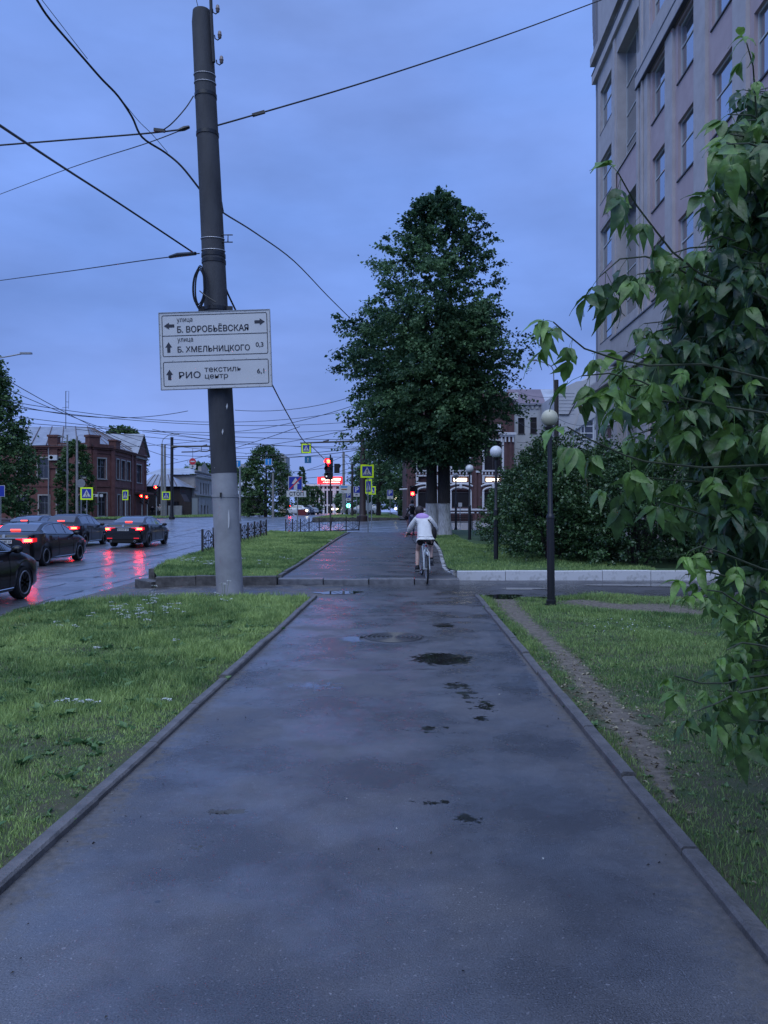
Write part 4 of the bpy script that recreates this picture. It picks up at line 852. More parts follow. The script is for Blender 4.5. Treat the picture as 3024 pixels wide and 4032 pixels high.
# coil of spare cable hanging on the pole
mpiece('cable_coil', lambda b: [b.tube([(Xp(786+dx_, 14.9)+.085*math.cos(a)*(1+.3*k/4), 14.9+.05*math.sin(a), Zp(1130, 14.9)+(.43-.02*k)*math.sin(a)) for a in [2*math.pi*i/26 for i in range(26)]], .011, 4, closed=True) for k, dx_ in enumerate((0, 3, -3, 5, -5))])
mpiece('cable_coil_tail', lambda b: b.tube([at(786, 1145, 14.85), at(810, 1165, 14.8), at(850, 1190, 14.8)], .012, 5))
for (py, h_) in ((1600, .03), (1700, .02)): 
    q = at(893 if py == 1600 else 876, py, 14.93); mpiece('paint_scar', lambda b: b.poly([(q.x-.015, q.y, q.z), (q.x, q.y-.002, q.z-.06), (q.x+.02, q.y, q.z+.01), (q.x+.008, q.y-.002, q.z+.06)]), M_scar)
q = at(900, 2045, 14.92); mpiece('paint_scar', lambda b: b.poly([(q.x-.012, q.y, q.z-.18), (q.x+.012, q.y, q.z-.14), (q.x+.02, q.y, q.z+.02), (q.x+.006, q.y, q.z+.2), (q.x-.014, q.y, q.z+.1)]), M_scar)
mpiece('number_stub', lambda b: b.box(at(845, 1842, 14.94), (.01, .01, .01)), M_scar)
# direction sign
SW, SH = 2.11, 1.46; s0 = at(636, 1534, 14.82)
ds = thing('direction_sign', 'white street direction sign with three framed panels and arrows on the leaning pole', 'road sign', s0, rot=(0, R(-1.9), 0))
b = MB(); b.bb((0, 0, 0), (SW, .025, SH)); b.build('panel', M_sgnwhite, ds)
b = MB(); [b.bb(a_, b_) for a_, b_ in [((-.012,-.012,-.012),(SW+.012,.04,0)),((-.012,-.012,SH),(SW+.012,.04,SH+.012)),((-.012,-.0121,0),(0,.0401,SH)),((SW,-.0121,0),(SW+.012,.0401,SH))]]; b.build('frame', M_steel, ds)
b = MB(); [b.bb((.35, .026, z), (1.75, .075, z+.05)) for z in (.03, 1.38)]; b.build('bracket', M_black, ds)
b = MB()
for i in range(1, 9):
    for z in (.012, .545, SH-.012): b.lathe([(.006, -.004), (.006, .004)], (SW*i/9, -.003, z), 6, 'y')
for j in range(1, 7):
    for x in (.012, SW-.012): b.lathe([(.006, -.004), (.006, .004)], (x, -.003, SH*j/7), 6, 'y')
b.build('rivets', M_steel, ds)
def rrect(b, x0, x1, z0, z1, t, y=-.003, r=.035):
    def rr_(x0, x1, z0, z1, r):
        P = []
        for cx, cz, a0 in ((x1-r, z1-r, 0), (x0+r, z1-r, 90), (x0+r, z0+r, 180), (x1-r, z0+r, 270)):
            for k in range(5): a = R(a0+22.5*k); P.append((cx+r*math.cos(a), y, cz+r*math.sin(a)))
        return P
    A = rr_(x0, x1, z0, z1, r); B = rr_(x0+t, x1-t, z0+t, z1-t, max(r-t, .004)); n = len(A)
    b.add(A+B, [(i, (i+1) % n, n+(i+1) % n, n+i) for i in range(n)])
b = MB(); rrect(b, .045, SW-.045, .62, SH-.045, .014); rrect(b, .045, SW-.045, .05, .525, .014); b.bb((.055, -.0035, 1.012), (SW-.055, -.0025, 1.026)); b.build('border_line', M_ink, ds)
def arrow(b, x, z, d, s_=1, y=-.004):
    P = [(-.03, -.1), (.03, -.1), (.03, 0), (.066, 0), (0, .1), (-.066, 0), (-.03, 0)]
    a = {'u': 0, 'l': math.pi/2, 'r': -math.pi/2}[d]
    Q = [(x+s_*(px*math.cos(a)-pz*math.sin(a)), y, z+s_*(px*math.sin(a)+pz*math.cos(a))) for px, pz in P]
    b.add(Q, [(0, 1, 2, 6), (3, 4, 5), (2, 3, 5, 6)] if False else [(0, 1, 2, 6), (2, 3, 4), (2, 4, 6), (6, 4, 5)])
for x, z, d in ((.185, 1.21, 'l'), (SW-.19, 1.235, 'r'), (.165, .80, 'u'), (.165, .275, 'u')):
    b = MB(); arrow(b, x, z, d); b.build('arrow', M_ink, ds)
y_ = -.0045
for s_, x, z, w_, h_ in (('улица', .335, 1.255, .30, .095), ('Б. ВОРОБЬЁВСКАЯ', .34, 1.075, 1.36, .155), ('улица', .335, .875, .30, .095), ('Б. ХМЕЛЬНИЦКОГО', .335, .675, 1.38, .135), ('0,3', 1.83, .745, .145, .10), ('РИО', .345, .20, .41, .125), ('текстиль', .835, .305, .70, .085), ('центр', .84, .155, .44, .105), ('6,1', 1.84, .235, .135, .105)):
    b = MB(); put_text(b, s_, x, z, y_, w_, h_, .004 if s_[0].islower() else .012); b.build('lettering', M_ink, ds)
# ------------------------------------------------------------------ globe lamps
def globe_lamp(X, Y, z, label, gm, gd=.29, H_=3.37, lean=0):
    t = thing('globe_lamp', label, 'lamp post', (X, Y, z), group='globe lamp posts along the lawn', rot=(0, lean, 0))
    b = MB(); b.lathe([(.105,-.05),(.105,.035),(.085,.04),(.085,.1),(.07,.11)], n=14); b.build('base', M_black, t, True)
    b = MB(); b.lathe([(.066,.1),(.066,1.5),(.072,1.505),(.072,1.53),(.06,1.56),(.042,1.59),(.038,2.95)], n=14); b.build('post', M_black, t, True)
    b = MB(); b.lathe([(.038,2.95),(.075,3.03),(.085,3.05),(.085,3.075)], n=14); b.build('globe_holder', M_black, t, True)
    b = MB(); b.ball((0, 0, H_-gd/2), gd/2, 24, 16); b.build('globe', gm, t, 'all')
M_gl1 = mat('globe_cream', (.55,.52,.38), .35, (.48,.46,.34), 9); M_gl2 = mat('globe_white', (.72,.73,.75), .25); M_gl3 = mat('globe_grey', (.3,.3,.32), .4)
globe_lamp(2.87, 13.3, -.01, 'black globe lamp post with a cream globe, nearest, standing on the right lawn', M_gl1, lean=R(-.5))
globe_lamp(Xp(1953, 22.2), 22.2, .13, 'black globe lamp post with white globe on the lawn behind the white kerb', M_gl2, .35)
globe_lamp(Xp(1849, 34.3), 34.3, .33, 'black lamp post with white globe standing between linden trunks and hedge', M_gl2, .36)
globe_lamp(Xp(1795, 46.2), 46.2, .55, 'black globe lamp post with dull grey globe beside the bench, farthest', M_gl3, .34)
# bench
bt = thing('park_bench', 'slatted dark park bench at the far end of the right lawn', 'bench', (4.35, 46.0, .55))
for k, z in enumerate((.45, .55, .65, .75)):
    pass
for k in range(4): b = MB(); b.bb((-.95, .12+.02*k, .48+.1*k), (.95, .15+.02*k, .55+.1*k)); b.build('back_slat', M_iron, bt)
for k in range(4): b = MB(); b.bb((-.95, -.38+.12*k, .42), (.95, -.29+.12*k, .45)); b.build('seat_slat', M_iron, bt)
for x in (-.85, .85):
    b = MB(); b.tube([(x, .12, 0), (x, .14, .45), (x, .24, .88)], .025, 6); b.tube([(x, -.38, 0), (x, -.38, .42), (x, .13, .42)], .025, 6); b.build('leg', M_black, bt)
# ------------------------------------------------------------------ ornamental fences
def fence_panel(b, p0, p1, h0=.14, h1=.68):
    d = Vector(p1)-Vector(p0); L = d.length
    f = lambda u, z: (p0[0]+d.x*u, p0[1]+d.y*u, p0[2]+d.z*u+z)
    r = .017
    top = [f(u, .56+.17*math.sin(math.pi*np.clip((u-.18)/.64, 0, 1))**.8) for u in lin(0, 1, 16)]; bot = [f(u, .24-.16*math.sin(math.pi*np.clip((u-.18)/.64, 0, 1))**.8) for u in lin(0, 1, 16)]
    b.tube(top, r, 4); b.tube(bot, r, 4)
    b.tube([f(.5, .08), f(.5, .73)], .011, 4); b.tube([f(0, .4), f(1, .4)], .009, 4)
    for s_ in (-1, 1):
        b.tube([f(.5+s_*(.03+.17*math.sin(math.pi*t)), .14+.52*t) for t in lin(0, 1, 10)], .01, 4)
        for zc in (.3, .5):
            b.tube([f(.5+s_*(.26+.055*math.cos(a)*(1-a/12)), zc+.06*math.sin(a)*(1-a/12)) for a in lin(0, 7.5, 12)], .009, 4)
            b.tube([f(.5+s_*(.39+.05*math.cos(a)), zc+.05*math.sin(a)) for a in lin(.5, 5.5, 8)], .009, 4)
        b.ball(f(.5+s_*.12, .4), .022, 6, 4)
    b.ball(f(.5, .4), .028, 6, 4)
M_rust = mat('rust_post', (.16,.09,.06), .8)
def fence(label, P, hts, leans=None, rusty=()):
    t = thing('ornamental_fence', label, 'fence', P[0], group='low wrought iron fences by the road')
    for i, p in enumerate(P):
        b = MB(); ln = (leans or {}).get(i, 0); b.box((p[0], p[1], p[2]+hts/2+.01), (.065, .065, hts-.02+.1), Matrix.Rotation(ln, 3, 'Y')); b.build('post', M_iron, t, world=True)
    for p, q in zip(P, P[1:]): b = MB(); fence_panel(b, p, q); b.build('panel', M_iron, t, world=True)
    return t
A = []
for i in range(9):
    Y = 25.3+i*1.55; X = -5.93+.2*i/8; A.append((X, Y, float(zr(Y))+.05))
fence('low black wrought iron fence running along the road edge past the big pole', A, .76)
Bp = [(1125,47),(1152,46.4),(1183,45.9),(1217,45.4),(1257,45.0),(1304,44.6),(1363,44.1),(1415,43.6)]
Bq = [(Xp(px, y), y, float(np.interp(px, [1125,1415], [Zp(2097,47), Zp(2087,43.6)]))) for px, y in Bp]
tB = fence('low black wrought iron fence around the corner under the traffic light', Bq, .76, {5: R(9), 7: R(6)})
b = MB(); 
for p, q in zip(Bq, Bq[1:]): b.tube([(p[0], p[1], p[2]+.02), (q[0], q[1], q[2]+.02)], .035, 4)
b.build('bottom_rail', M_iron, tB, world=True)
# ------------------------------------------------------------------ road signs
def walker(b, s_, cx, cz, y):
    """walking figure inside the triangle, height s_"""
    def q(pts): b.add([(cx+px*s_, y, cz+pz*s_) for px, pz in pts], [tuple(range(len(pts)))])
    n = 8; q([(.02+.075*math.cos(2*math.pi*i/n), .9+.075*math.sin(2*math.pi*i/n)) for i in range(n)])
    q([(-.05, .80), (.08, .80), (.09, .45), (-.06, .45)])
    q([(-.06, .46), (.03, .46), (-.14, .04), (-.24, .04)]); q([(0, .46), (.09, .46), (.27, .04), (.17, .04)])
    q([(-.05, .8), (-.05, .68), (-.2, .52), (-.23, .57)]); q([(.08, .8), (.08, .68), (.2, .5), (.24, .55)])
def crosswalk_plate(t, s_, x0, z0, border=.12, y=0):
    """yellow backing, blue square, white triangle with black walker; local x/z, facing -y"""
    b = MB(); b.bb((x0-s_/2, y, z0), (x0+s_/2, y+.02, z0+s_)); b.build('yellow_backing', M_yel, t)
    e = s_*(.5-border); cz = z0+s_/2
    b = MB(); b.bb((x0-e, y-.006, cz-e), (x0+e, y-.001, cz+e)); b.build('blue_field', M_blue, t)
    b = MB(); b.add([(x0-e*.88, y-.009, cz-e*.72), (x0+e*.88, y-.009, cz-e*.72), (x0, y-.009, cz+e*.85)], [(0, 1, 2)]); b.build('white_triangle', M_sgnwhite, t)
    b = MB(); walker(b, e*1.15, x0, cz-e*.66, y-.012)
    for k in (-.55, -.18, .18, .5): b.add([(x0+e*(k-.07), y-.012, cz-e*.68), (x0+e*(k+.1), y-.012, cz-e*.68), (x0+e*(k+.07), y-.012, cz-e*.58), (x0+e*(k-.07), y-.012, cz-e*.58)], [(0, 1, 2, 3)])
    b.build('walking_figure', M_ink, t)
def post(t, h, r=.03, x=0, y=.05, z0=-.1, m=None):
    b = MB(); b.lathe([(r, z0), (r, h)], (x, y, 0), 8); return b.build('post', m or M_steel, t, True)
def sign_at(name, label, px, Y, base_z, rz=0, cat='road sign', group=None): return thing(name, label, cat, (Xp(px, Y), Y, base_z), rz, group)
def Hz(px, Y): return float(H(Xp(px, Y), Y))
# end of one-way with the stop plate
Y = 41; t = sign_at('road_sign', 'blue sign of white arrow crossed in red over a white СТОП plate behind the fence', 1171, Y, Hz(1171, Y)+.02, R(3))
zt = lambda py: Zp(py, Y)-t.location.z
post(t, zt(1880)); c = Xp(1163, Y)-t.location.x; hw = .37
b = MB(); b.bb((c-hw, 0, zt(1930)), (c+hw, .02, zt(1930)+2*hw)); b.build('white_edge', M_sgnwhite, t)
b = MB(); z0 = zt(1930); b.bb((c-hw+.03, -.005, z0+.03), (c+hw-.03, -.001, z0+2*hw-.03)); b.build('blue_field', M_blue, t)
b = MB(); b.add([(c-.08, -.008, z0+.03), (c+.10, -.008, z0+.03), (c+.10, -.008, z0+.34), (c+.22, -.008, z0+.34), (c+.01, -.008, z0+.66), (c-.2, -.008, z0+.34), (c-.08, -.008, z0+.34)], [(0, 1, 2, 6), (2, 3, 4), (2, 4, 6), (6, 4, 5)]); b.build('white_arrow', M_sgnwhite, t)
b = MB(); b.add([(c-hw+.03, -.011, z0+.05), (c-hw+.1, -.011, z0+.03), (c+hw-.03, -.011, z0+2*hw-.06), (c+hw-.1, -.011, z0+2*hw-.03)], [(0, 1, 2, 3)]); b.build('red_slash', M_red, t)
z1 = zt(1957); b = MB(); b.bb((-.57, -.0, z1), (.46, .018, z1+.33)); b.build('text_plate', M_sgnwhite, t)
b = MB(); put_text(b, 'СТОП', -.42, z1+.07, -.004, .74, .2, .02); b.build('lettering', M_ink, t)
# crosswalk pair at the corner
Y = 44; t = sign_at('crosswalk_sign', 'large square yellow edged crosswalk sign on a thin post at the junction corner', 1449, Y, Hz(1449, Y)-.08, 0)
zt = lambda py: Zp(py, Y)-t.location.z
post(t, zt(1835)); crosswalk_plate(t, .75, -.05, zt(1881), .13)
t2 = thing('crosswalk_sign', 'narrow crosswalk sign seen at a slant, right below the large square one', 'road sign', (t.location.x+.03, Y+.05, t.location.z), R(-62)); crosswalk_plate(t2, .8, 0, zt(1943))
t3 = thing('crosswalk_sign', 'small yellow edged crosswalk sign peeking out behind the slanted one', 'road sign', (Xp(1462, 52), 52, Hz(1462, 52)), R(-14)); crosswalk_plate(t3, .55, .02, Zp(1947, 52)-t3.location.z)
post(t3, Zp(1925, 52)-t3.location.z, .03)
# parking signs
def parking(px, Y, py1, py0, basez, label, plate, rz=0, s_=.62):
    t = sign_at('parking_sign', label, px, Y, basez, rz, group='blue parking signs'); z1 = Zp(py1, Y)-basez
    post(t, z1+.3); b = MB(); b.bb((-s_/2, 0, z1), (s_/2, .02, z1+s_)); b.build('white_edge', M_sgnwhite, t)
    b = MB(); b.bb((-s_/2+.03, -.006, z1+.03), (s_/2-.03, -.001, z1+s_-.03)); b.build('blue_field', M_blue, t)
    b = MB(); put_text(b, 'P', -.13, z1+.12, -.009, .28, .4, .03); b.build('letter', M_sgnwhite, t)
    b = MB(); b.bb((-s_/2, 0, z1-.31), (s_/2, .02, z1-.01)); b.build('plate', M_sgnwhite, t)
    b = MB()
    if plate == 'w':
        b.tube([(.08*math.cos(a)+.02, -.004, z1-.2+.07*math.sin(a)) for a in lin(2.2, 6.0, 8)], .012, 4); b.tube([(-.04, -.004, z1-.07), (-.02, -.004, z1-.16), (.06, -.004, z1-.16), (.1, -.004, z1-.24)], .012, 4)
    else: b.bb((-.16, -.004, z1-.18), (.12, -.003, z1-.13)); b.bb((-.1, -.004, z1-.13), (.06, -.003, z1-.09))
    b.build('pictogram', M_ink, t)
parking(1405, 70, 1942, 1915, .95, 'blue parking sign with white plate, left of the crosswalk sign and larger of two', 'c', s_=.62)
parking(1372, 88, 1961, 1943, 1.05, 'small blue parking sign further off behind the larger one', 'c', s_=.58)
parking(1536, 78, 1953, 1928, Hz(1536, 78), 'blue parking sign with wheelchair plate on the far pavement under the dark trees', 'w', s_=.62)
# traffic lights
def tl_housing(t, x, y, z, rz, lit, n=3, s_=1.0, name='signal_head', visor=True, core=None):
    """3-lamp head; local front -y rotated rz; lit: index from the top or None"""
    Rm = Matrix.Rotation(rz, 3, 'Z'); o = Vector((x, y, z)); L_ = .3*s_
    b = MB(); 
    for k in range(n):
        b.box(o+Vector((0, 0, -L_*(k+.5))), (.3*s_, .16*s_, L_*.97), Rm)
        if visor:
            c = o+Vector((0, 0, -L_*(k+.5)))
            V = []; 
            for a in lin(R(-20), R(200), 8):
                for dd in (.08, .30): V.append(c+Rm @ Vector((.125*s_*math.cos(a), -dd*s_, .125*s_*math.sin(a)-(dd-.08)*.12)))
            b.add(V, [(2*i, 2*i+1, 2*i+3, 2*i+2) for i in range(8)])
    b.build(name, M_black, t)
    for k in range(n):
        c = o+Rm @ Vector((0, -.088*s_, 0))+Vector((0, 0, -L_*(k+.5)))
        b = MB(); V = [c]+[c+Rm @ Vector((.105*s_*math.cos(2*math.pi*i/14), 0, .105*s_*math.sin(2*math.pi*i/14))) for i in range(14)]
        b.add(V, [(0, i+1, (i+1) % 14+1) for i in range(14)]); ln = b.build('lens', M_redlit if k == lit else M_lensoff, t)
        if k == lit:
            b = MB(); V = [c+Rm @ Vector((0, -.004, 0))]+[c+Rm @ Vector((.06*s_*math.cos(2*math.pi*i/12), -.004, .06*s_*math.sin(2*math.pi*i/12))) for i in range(12)]
            b.add(V, [(0, i+1, (i+1) % 12+1) for i in range(12)]); b.build('bright_core', core or M_yellit, ln)
Y = 43.2; t = sign_at('traffic_light', 'traffic light showing red on a thin dark post inside the corner fence', 1301, Y, Hz(1301, Y), cat='traffic light')
zt = lambda py: Zp(py, Y)-t.location.z; xt = lambda px: Xp(px, Y)-t.location.x
b = MB(); b.lathe([(.2, -.1), (.2, .06), (.06, .08), (.045, .1), (.045, zt(1790))], n=10); b.build('post', M_black, t, True)
tl_housing(t, xt(1296), -.12, zt(1803), R(-12), 0, 3, 1.35)
b = MB(); b.box((xt(1294), -.1, zt(1873)), (.48, .16, .26)); b.build('arrow_box', M_black, t)
for px in (1287, 1306):
    b = MB(); b.ball((xt(px), -.19, zt(1876)), .05, 8, 6); b.build('arrow_lamp', mat('dim_lamp', (.6,.6,.6), .3, emit=(.8,.85,1), es=.8), t)
b = MB(); b.bb((xt(1316), -.06, zt(1863)), (xt(1337), .12, zt(1826))); b.add([(xt(1337), 0, zt(p)) for p in (1826,)]+[(xt(1343), .0, zt(1834)), (xt(1337), 0, zt(1845))], [(0, 1, 2)]); b.build('side_signal_head', M_black, t)
Y = 48.2; t = sign_at('pedestrian_light', 'glowing red pedestrian light beyond the walking man, in front of the brown building', 1606, Y, Hz(1606, Y), cat='traffic light')
zt = lambda py: Zp(py, Y)-t.location.z; xt = lambda px: Xp(px, Y)-t.location.x
b = MB(); b.lathe([(.05, -.1), (.05, zt(1905))], n=8); b.build('post', mat('red_grey_post', (.2,.1,.1), .5), t, True)
tl_housing(t, xt(1624), -.05, zt(1913), 0, 1, 2, 1.1)
b = MB(); b.bb((xt(1630), -.1, zt(1945)), (xt(1644), .1, zt(1912))); b.build('second_head', M_black, t)
b = MB(); b.tube([(xt(1573), 0, zt(1927.5)), (xt(1604), 0, zt(1925.5))], .045, 8); b.build('white_tube', mat('pale_tube', (.8,.8,.82), .4), t, True)
for (px, py, Y, lb, sc_) in ((615,1920,86,'far traffic light glowing orange red high beside the twin concrete poles',1.3), (558,1954,88,'far traffic light glowing orange, left of the pair by the brick house',1.2), (579,1958,92,'far traffic light with small red lamps, right of the pair by the brick house',1.1)):
    t = sign_at('traffic_light', lb, px, Y, .95, cat='traffic light'); zz = Zp(py, Y)-.95
    b = MB(); b.lathe([(.06, -.1), (.06, zz+.3)], (0, .1, 0), 8); b.build('post', M_steel, t, True)
    tl_housing(t, 0, 0, zz+.18*sc_, 0, 0, 3, sc_)
# signs on the left side
Y = 60; t = sign_at('crosswalk_sign', 'bright crosswalk sign with yellow edge in front of the brick house, largest on the left', 341, Y, .55); crosswalk_plate(t, .97, 0, Zp(1968, Y)-.55); post(t, Zp(1930, Y)-.55, .035)
Y = 72; t = sign_at('crosswalk_sign', 'crosswalk sign turned slightly, in front of the narrow brick house windows', 493, Y, .85, R(-38)); crosswalk_plate(t, .92, 0, Zp(1969, Y)-.85); post(t, Zp(1930, Y)-.85, .06)
Y = 88; t = sign_at('crosswalk_sign', 'crosswalk sign mounted on the twin concrete poles', 654, Y, .95); crosswalk_plate(t, .93, 0, Zp(1968, Y)-.95); post(t, Zp(1940, Y)-.95, .04)
Y = 64; t = sign_at('round_sign', 'round sign seen from behind above the bright left crosswalk sign', 319, Y, .7)
b = MB(); b.lathe([(.36, -.01), (.36, .01)], (0, 0, Zp(1903, Y)-.7), 20, 'y'); b.build('disc', mat('sign_back', (.2,.2,.21), .5), t); b = MB(); [b.bb((-.3, -.02, Zp(1903, Y)-.7+z), (.3, -.012, Zp(1903, Y)-.7+z+.025)) for z in (-.12, .08)]; b.build('clamp_bars', M_steel, t); post(t, Zp(1890, Y)-.7, .03, y=.03)
Y = 55; t = sign_at('road_sign', 'dark blue square road sign cut by the left edge of the frame', 2, Y, .4); b = MB(); b.bb((-.4, 0, Zp(1956, Y)-.4), (.3, .02, Zp(1911, Y)-.4)); b.build('white_edge', M_sgnwhite, t); b = MB(); b.bb((-.37, -.006, Zp(1954.5, Y)-.4), (.27, -.002, Zp(1912.5, Y)-.4)); b.build('blue_field', M_blue, t); post(t, Zp(1930, Y)-.4)
# big mast left: black pole with long arm, no-entry sign, hanging gear
Y = 76; t = sign_at('arm_mast', 'black mast on the left with a long horizontal arm over the road', 677, Y, .9, cat='mast'); zt = lambda py: Zp(py, Y)-.9; xt = lambda px: Xp(px, Y)-t.location.x
b = MB(); b.lathe([(.3, -.2), (.3, .25), (.2, .3), (.17, .8), (.15, zt(1725)), (.22, zt(1724)), (.05, zt(1720))], n=10); b.build('post', M_black, t, True)
b = MB(); b.tube([(0, 0, zt(1760)), (.6, 0, zt(1758)), (xt(905), 0, zt(1756))], [.2, .1, .08], 6); b.build('arm', M_black, t, True)
b = MB(); b.tube([(xt(715), 0, zt(1780)), (xt(765), 0, zt(1779)), (xt(785), 0, zt(1775)), (xt(795), 0, zt(1777)), (xt(815), 0, zt(1777)), (xt(825), 0, zt(1774)), (xt(835), 0, zt(1778))], .06, 5); b.tube([(xt(793), 0, zt(1757)), (xt(793), 0, zt(1776))], .03, 4); b.tube([(xt(825), 0, zt(1757)), (xt(825), 0, zt(1775))], .03, 4); b.build('hanger', M_black, t)
b = MB(); b.box((xt(806), 0, zt(1754)), (.5, .1, .12), Matrix.Rotation(-.25, 3, 'Y')); b.build('floodlight', M_black, t)
Y = 75.6; t = thing('no_entry_sign', 'red round no entry sign over a white plate with a black down arrow', 'road sign', (Xp(758.5, Y), Y, Zp(1843, Y)))
zt = lambda py: Zp(py, Y)-t.location.z
b = MB(); b.lathe([(.34, -.015), (.34, .015)], (0, 0, zt(1817)), 24, 'y'); b.build('white_rim', M_sgnwhite, t)
b = MB(); b.lathe([(.32, .017), (.32, .022)], (0, 0, zt(1817)), 24, 'y'); 
for o_ in [b.build('red_disc', M_red, t)]: o_.location.y = -.04
b = MB(); b.bb((-.2, -.03, zt(1819.5)), (.2, -.024, zt(1814.5))); b.build('white_bar', M_sgnwhite, t)
b = MB(); b.bb((-.33, 0, 0), (.33, .02, zt(1830))); b.build('plate', M_sgnwhite, t)
b = MB(); h_ = zt(1830); b.add([(-.03, -.004, h_-.02), (.03, -.004, h_-.02), (.03, -.004, .16), (.13, -.004, .2), (0, -.004, .03), (-.13, -.004, .2), (-.03, -.004, .16)], [(0, 6, 2, 1), (2, 4, 3), (2, 6, 4), (6, 5, 4)]); b.build('down_arrow', M_ink, t)
b = MB(); b.tube([(0, .03, 0), (0, .03, 1.9)], .02, 4); b.build('hanger_rod', M_black, t)
# right mast with arm over the road, hanging signs
Y = 66; zb = Zp(2038, Y); t = thing('arm_mast', 'dark mast on the corner island with an arm reaching left over the road', 'mast', (Xp(1428, Y), Y, zb)); zt = lambda py: Zp(py, Y)-zb; xt = lambda px: Xp(px, Y)-t.location.x
b = MB(); b.lathe([(.5, -.3), (.5, .12), (.32, .2), (.27, .3), (.25, 3), (.17, zt(1714))], n=10); b.build('post', mat('rust_mast', (.035,.022,.022), .6), t, True)
b = MB(); b.tube([(0, 0, zt(1736)), (xt(1182), 0, zt(1744.5))], [.1, .06], 6); b.build('arm', M_black, t, True)
b = MB(); b.box((xt(1284), 0, zt(1736)), (.5, .1, .1), Matrix.Rotation(-.2, 3, 'Y')); b.build('floodlight', M_black, t)
Y = 65.8; t = thing('crosswalk_sign', 'crosswalk sign with pale yellow edge hanging from the long arm over the road', 'road sign', (Xp(1205.5, Y), Y, Zp(1784, Y))); crosswalk_plate(t, .8, 0, 0, .15); b = MB(); b.tube([(-.41, .01, 0), (-.41, .01, .86)], .03, 4); b.tube([(.41, .01, 0), (.41, .01, .86)], .03, 4); b.build('hanger', M_black, t)
def blue_arrow(px, Y, py, s_, label, m=None):
    t = thing('lane_sign', label, 'road sign', (Xp(px, Y), Y, Zp(py, Y)))
    b = MB(); b.bb((-s_/2, 0, -s_/2), (s_/2, .02, s_/2)); b.build('light_edge', M_sgnwhite if m is None else m, t); e = s_/2-.04
    b = MB(); b.bb((-e, -.005, -e), (e, -.001, e)); b.build('blue_field', m or M_cyan, t)
    b = MB(); b.add([(-.05*s_, -.008, -.34*s_), (.05*s_, -.008, -.34*s_), (.05*s_, -.008, .15*s_), (.13*s_, -.008, .15*s_), (0, -.008, .36*s_), (-.13*s_, -.008, .15*s_), (-.05*s_, -.008, .15*s_)], [(0, 1, 2, 6), (2, 3, 4), (2, 4, 6), (6, 4, 5)]); b.build('arrow', M_sgnwhite, t); return t
M_teal = mat('sign_teal', (.012,.15,.30), .5)
blue_arrow(1212.5, 66, 1810.5, .56, 'teal blue lane arrow sign hanging left of the red traffic light', M_teal)
t = blue_arrow(1056.5, 70, 1818.5, .64, 'light blue lane arrow sign hanging in front of the dark fir tree')
t = blue_arrow(935, 71, 1826, .64, 'light blue lane sign half hidden behind the big pole')
# direction board far off
Y = 75; t = thing('direction_board', 'pale layered direction board with blue and brown fields above the small parking sign', 'road sign', (Xp(1358, Y), Y, Zp(1942, Y))); 
b = MB(); b.bb((-.57, 0, 0), (.57, .03, .76)); b.build('panel', M_sgnwhite, t)
for z, w0, w1, m in ((.55, -.4, .25, M_cyan), (.30, -.35, .2, mat('sign_brown', (.3,.14,.03), .5)),): b = MB(); b.bb((w0, -.008, z), (w1, -.002, z+.13)); b.build('colour_field', m, t)
b = MB(); put_text(b, 'Парк', -.35, .06, -.006, .3, .1); put_text(b, '2 км', .15, .06, -.006, .22, .1) if False else None; b.build('lettering', M_ink, t)
b = MB(); b.tube([(0, .05, -1.2), (0, .05, .7)], .04, 6); b.build('post', M_steel, t)
# concrete and dark poles in the distance
def plain_pole(px, Y, ptop, pbase, r0, m, label, arm=None, name='utility_pole', group=None):
    zb = Zp(pbase, Y); t = thing(name, label, 'pole', (Xp(px, Y), Y, zb), group=group)
    b = MB(); b.lathe([(r0, -.3), (r0*.75, Zp(ptop, Y)-zb)], n=8); b.build('shaft', m, t, True)
    if arm:
        P = [Vector((Xp(a, Y)-t.location.x, 0, Zp(c, Y)-zb)) for a, c in arm]; b = MB(); b.tube(P, .04, 5); b.build('lamp_arm', M_steel, t, True)
        d = (P[-1]-P[-2]); d.z *= .4; d.normalize(); b = MB(); b.box(P[-1]+d*.15, (.6, .2, .09)); b.build('lamp_head', M_steel, t)
    return t
plain_pole(638, 90, 1747, 2039, .17, M_conc, 'left one of the twin concrete poles, with a curved street lamp arm', [(638,1745),(640,1733),(650,1722),(665,1713),(678,1709),(690,1710)], 'lamp_pole')
plain_pole(649, 89, 1750, 2039, .17, M_conc, 'right one of the twin concrete poles, without a lamp')
plain_pole(303, 70, 1718, 2030, .13, M_conc, 'grey concrete pole standing before the brick house facade beside the birch')
plain_pole(265, 78, 1712, 2030, .11, M_conc, 'thin grey pole just left of the concrete pole before the brick house', [(265,1722),(262,1724),(256,1726),(250,1722),(246,1720)], 'lamp_pole')
plain_pole(1353, 95, 1779, 2010, .19, M_conc, 'grey concrete lamp pole right of the red display board', [(1351,1779),(1345,1752),(1335,1742),(1325,1740)], 'lamp_pole')
plain_pole(1387, 82, 1826, 2030, .14, mat('dark_pole', (.04,.035,.035), .8), 'dark pole between the two parking signs with a thin lamp arm', [(1386,1826),(1382,1805),(1372,1796),(1362,1793)], 'lamp_pole')
plain_pole(1418, 100, 1855, 2025, .12, MT['dark_pole'], 'thin dark pole left of the corner mast', [(1417,1855),(1414,1845),(1406,1838),(1400,1836)], 'lamp_pole')
plain_pole(945, 70, 1836, 2038, .1, M_steel, 'pale thin pole right behind the big leaning pole')
plain_pole(1075, 95, 1862, 2030, .16, M_conc, 'pale concrete pole in front of the dark fir tree')
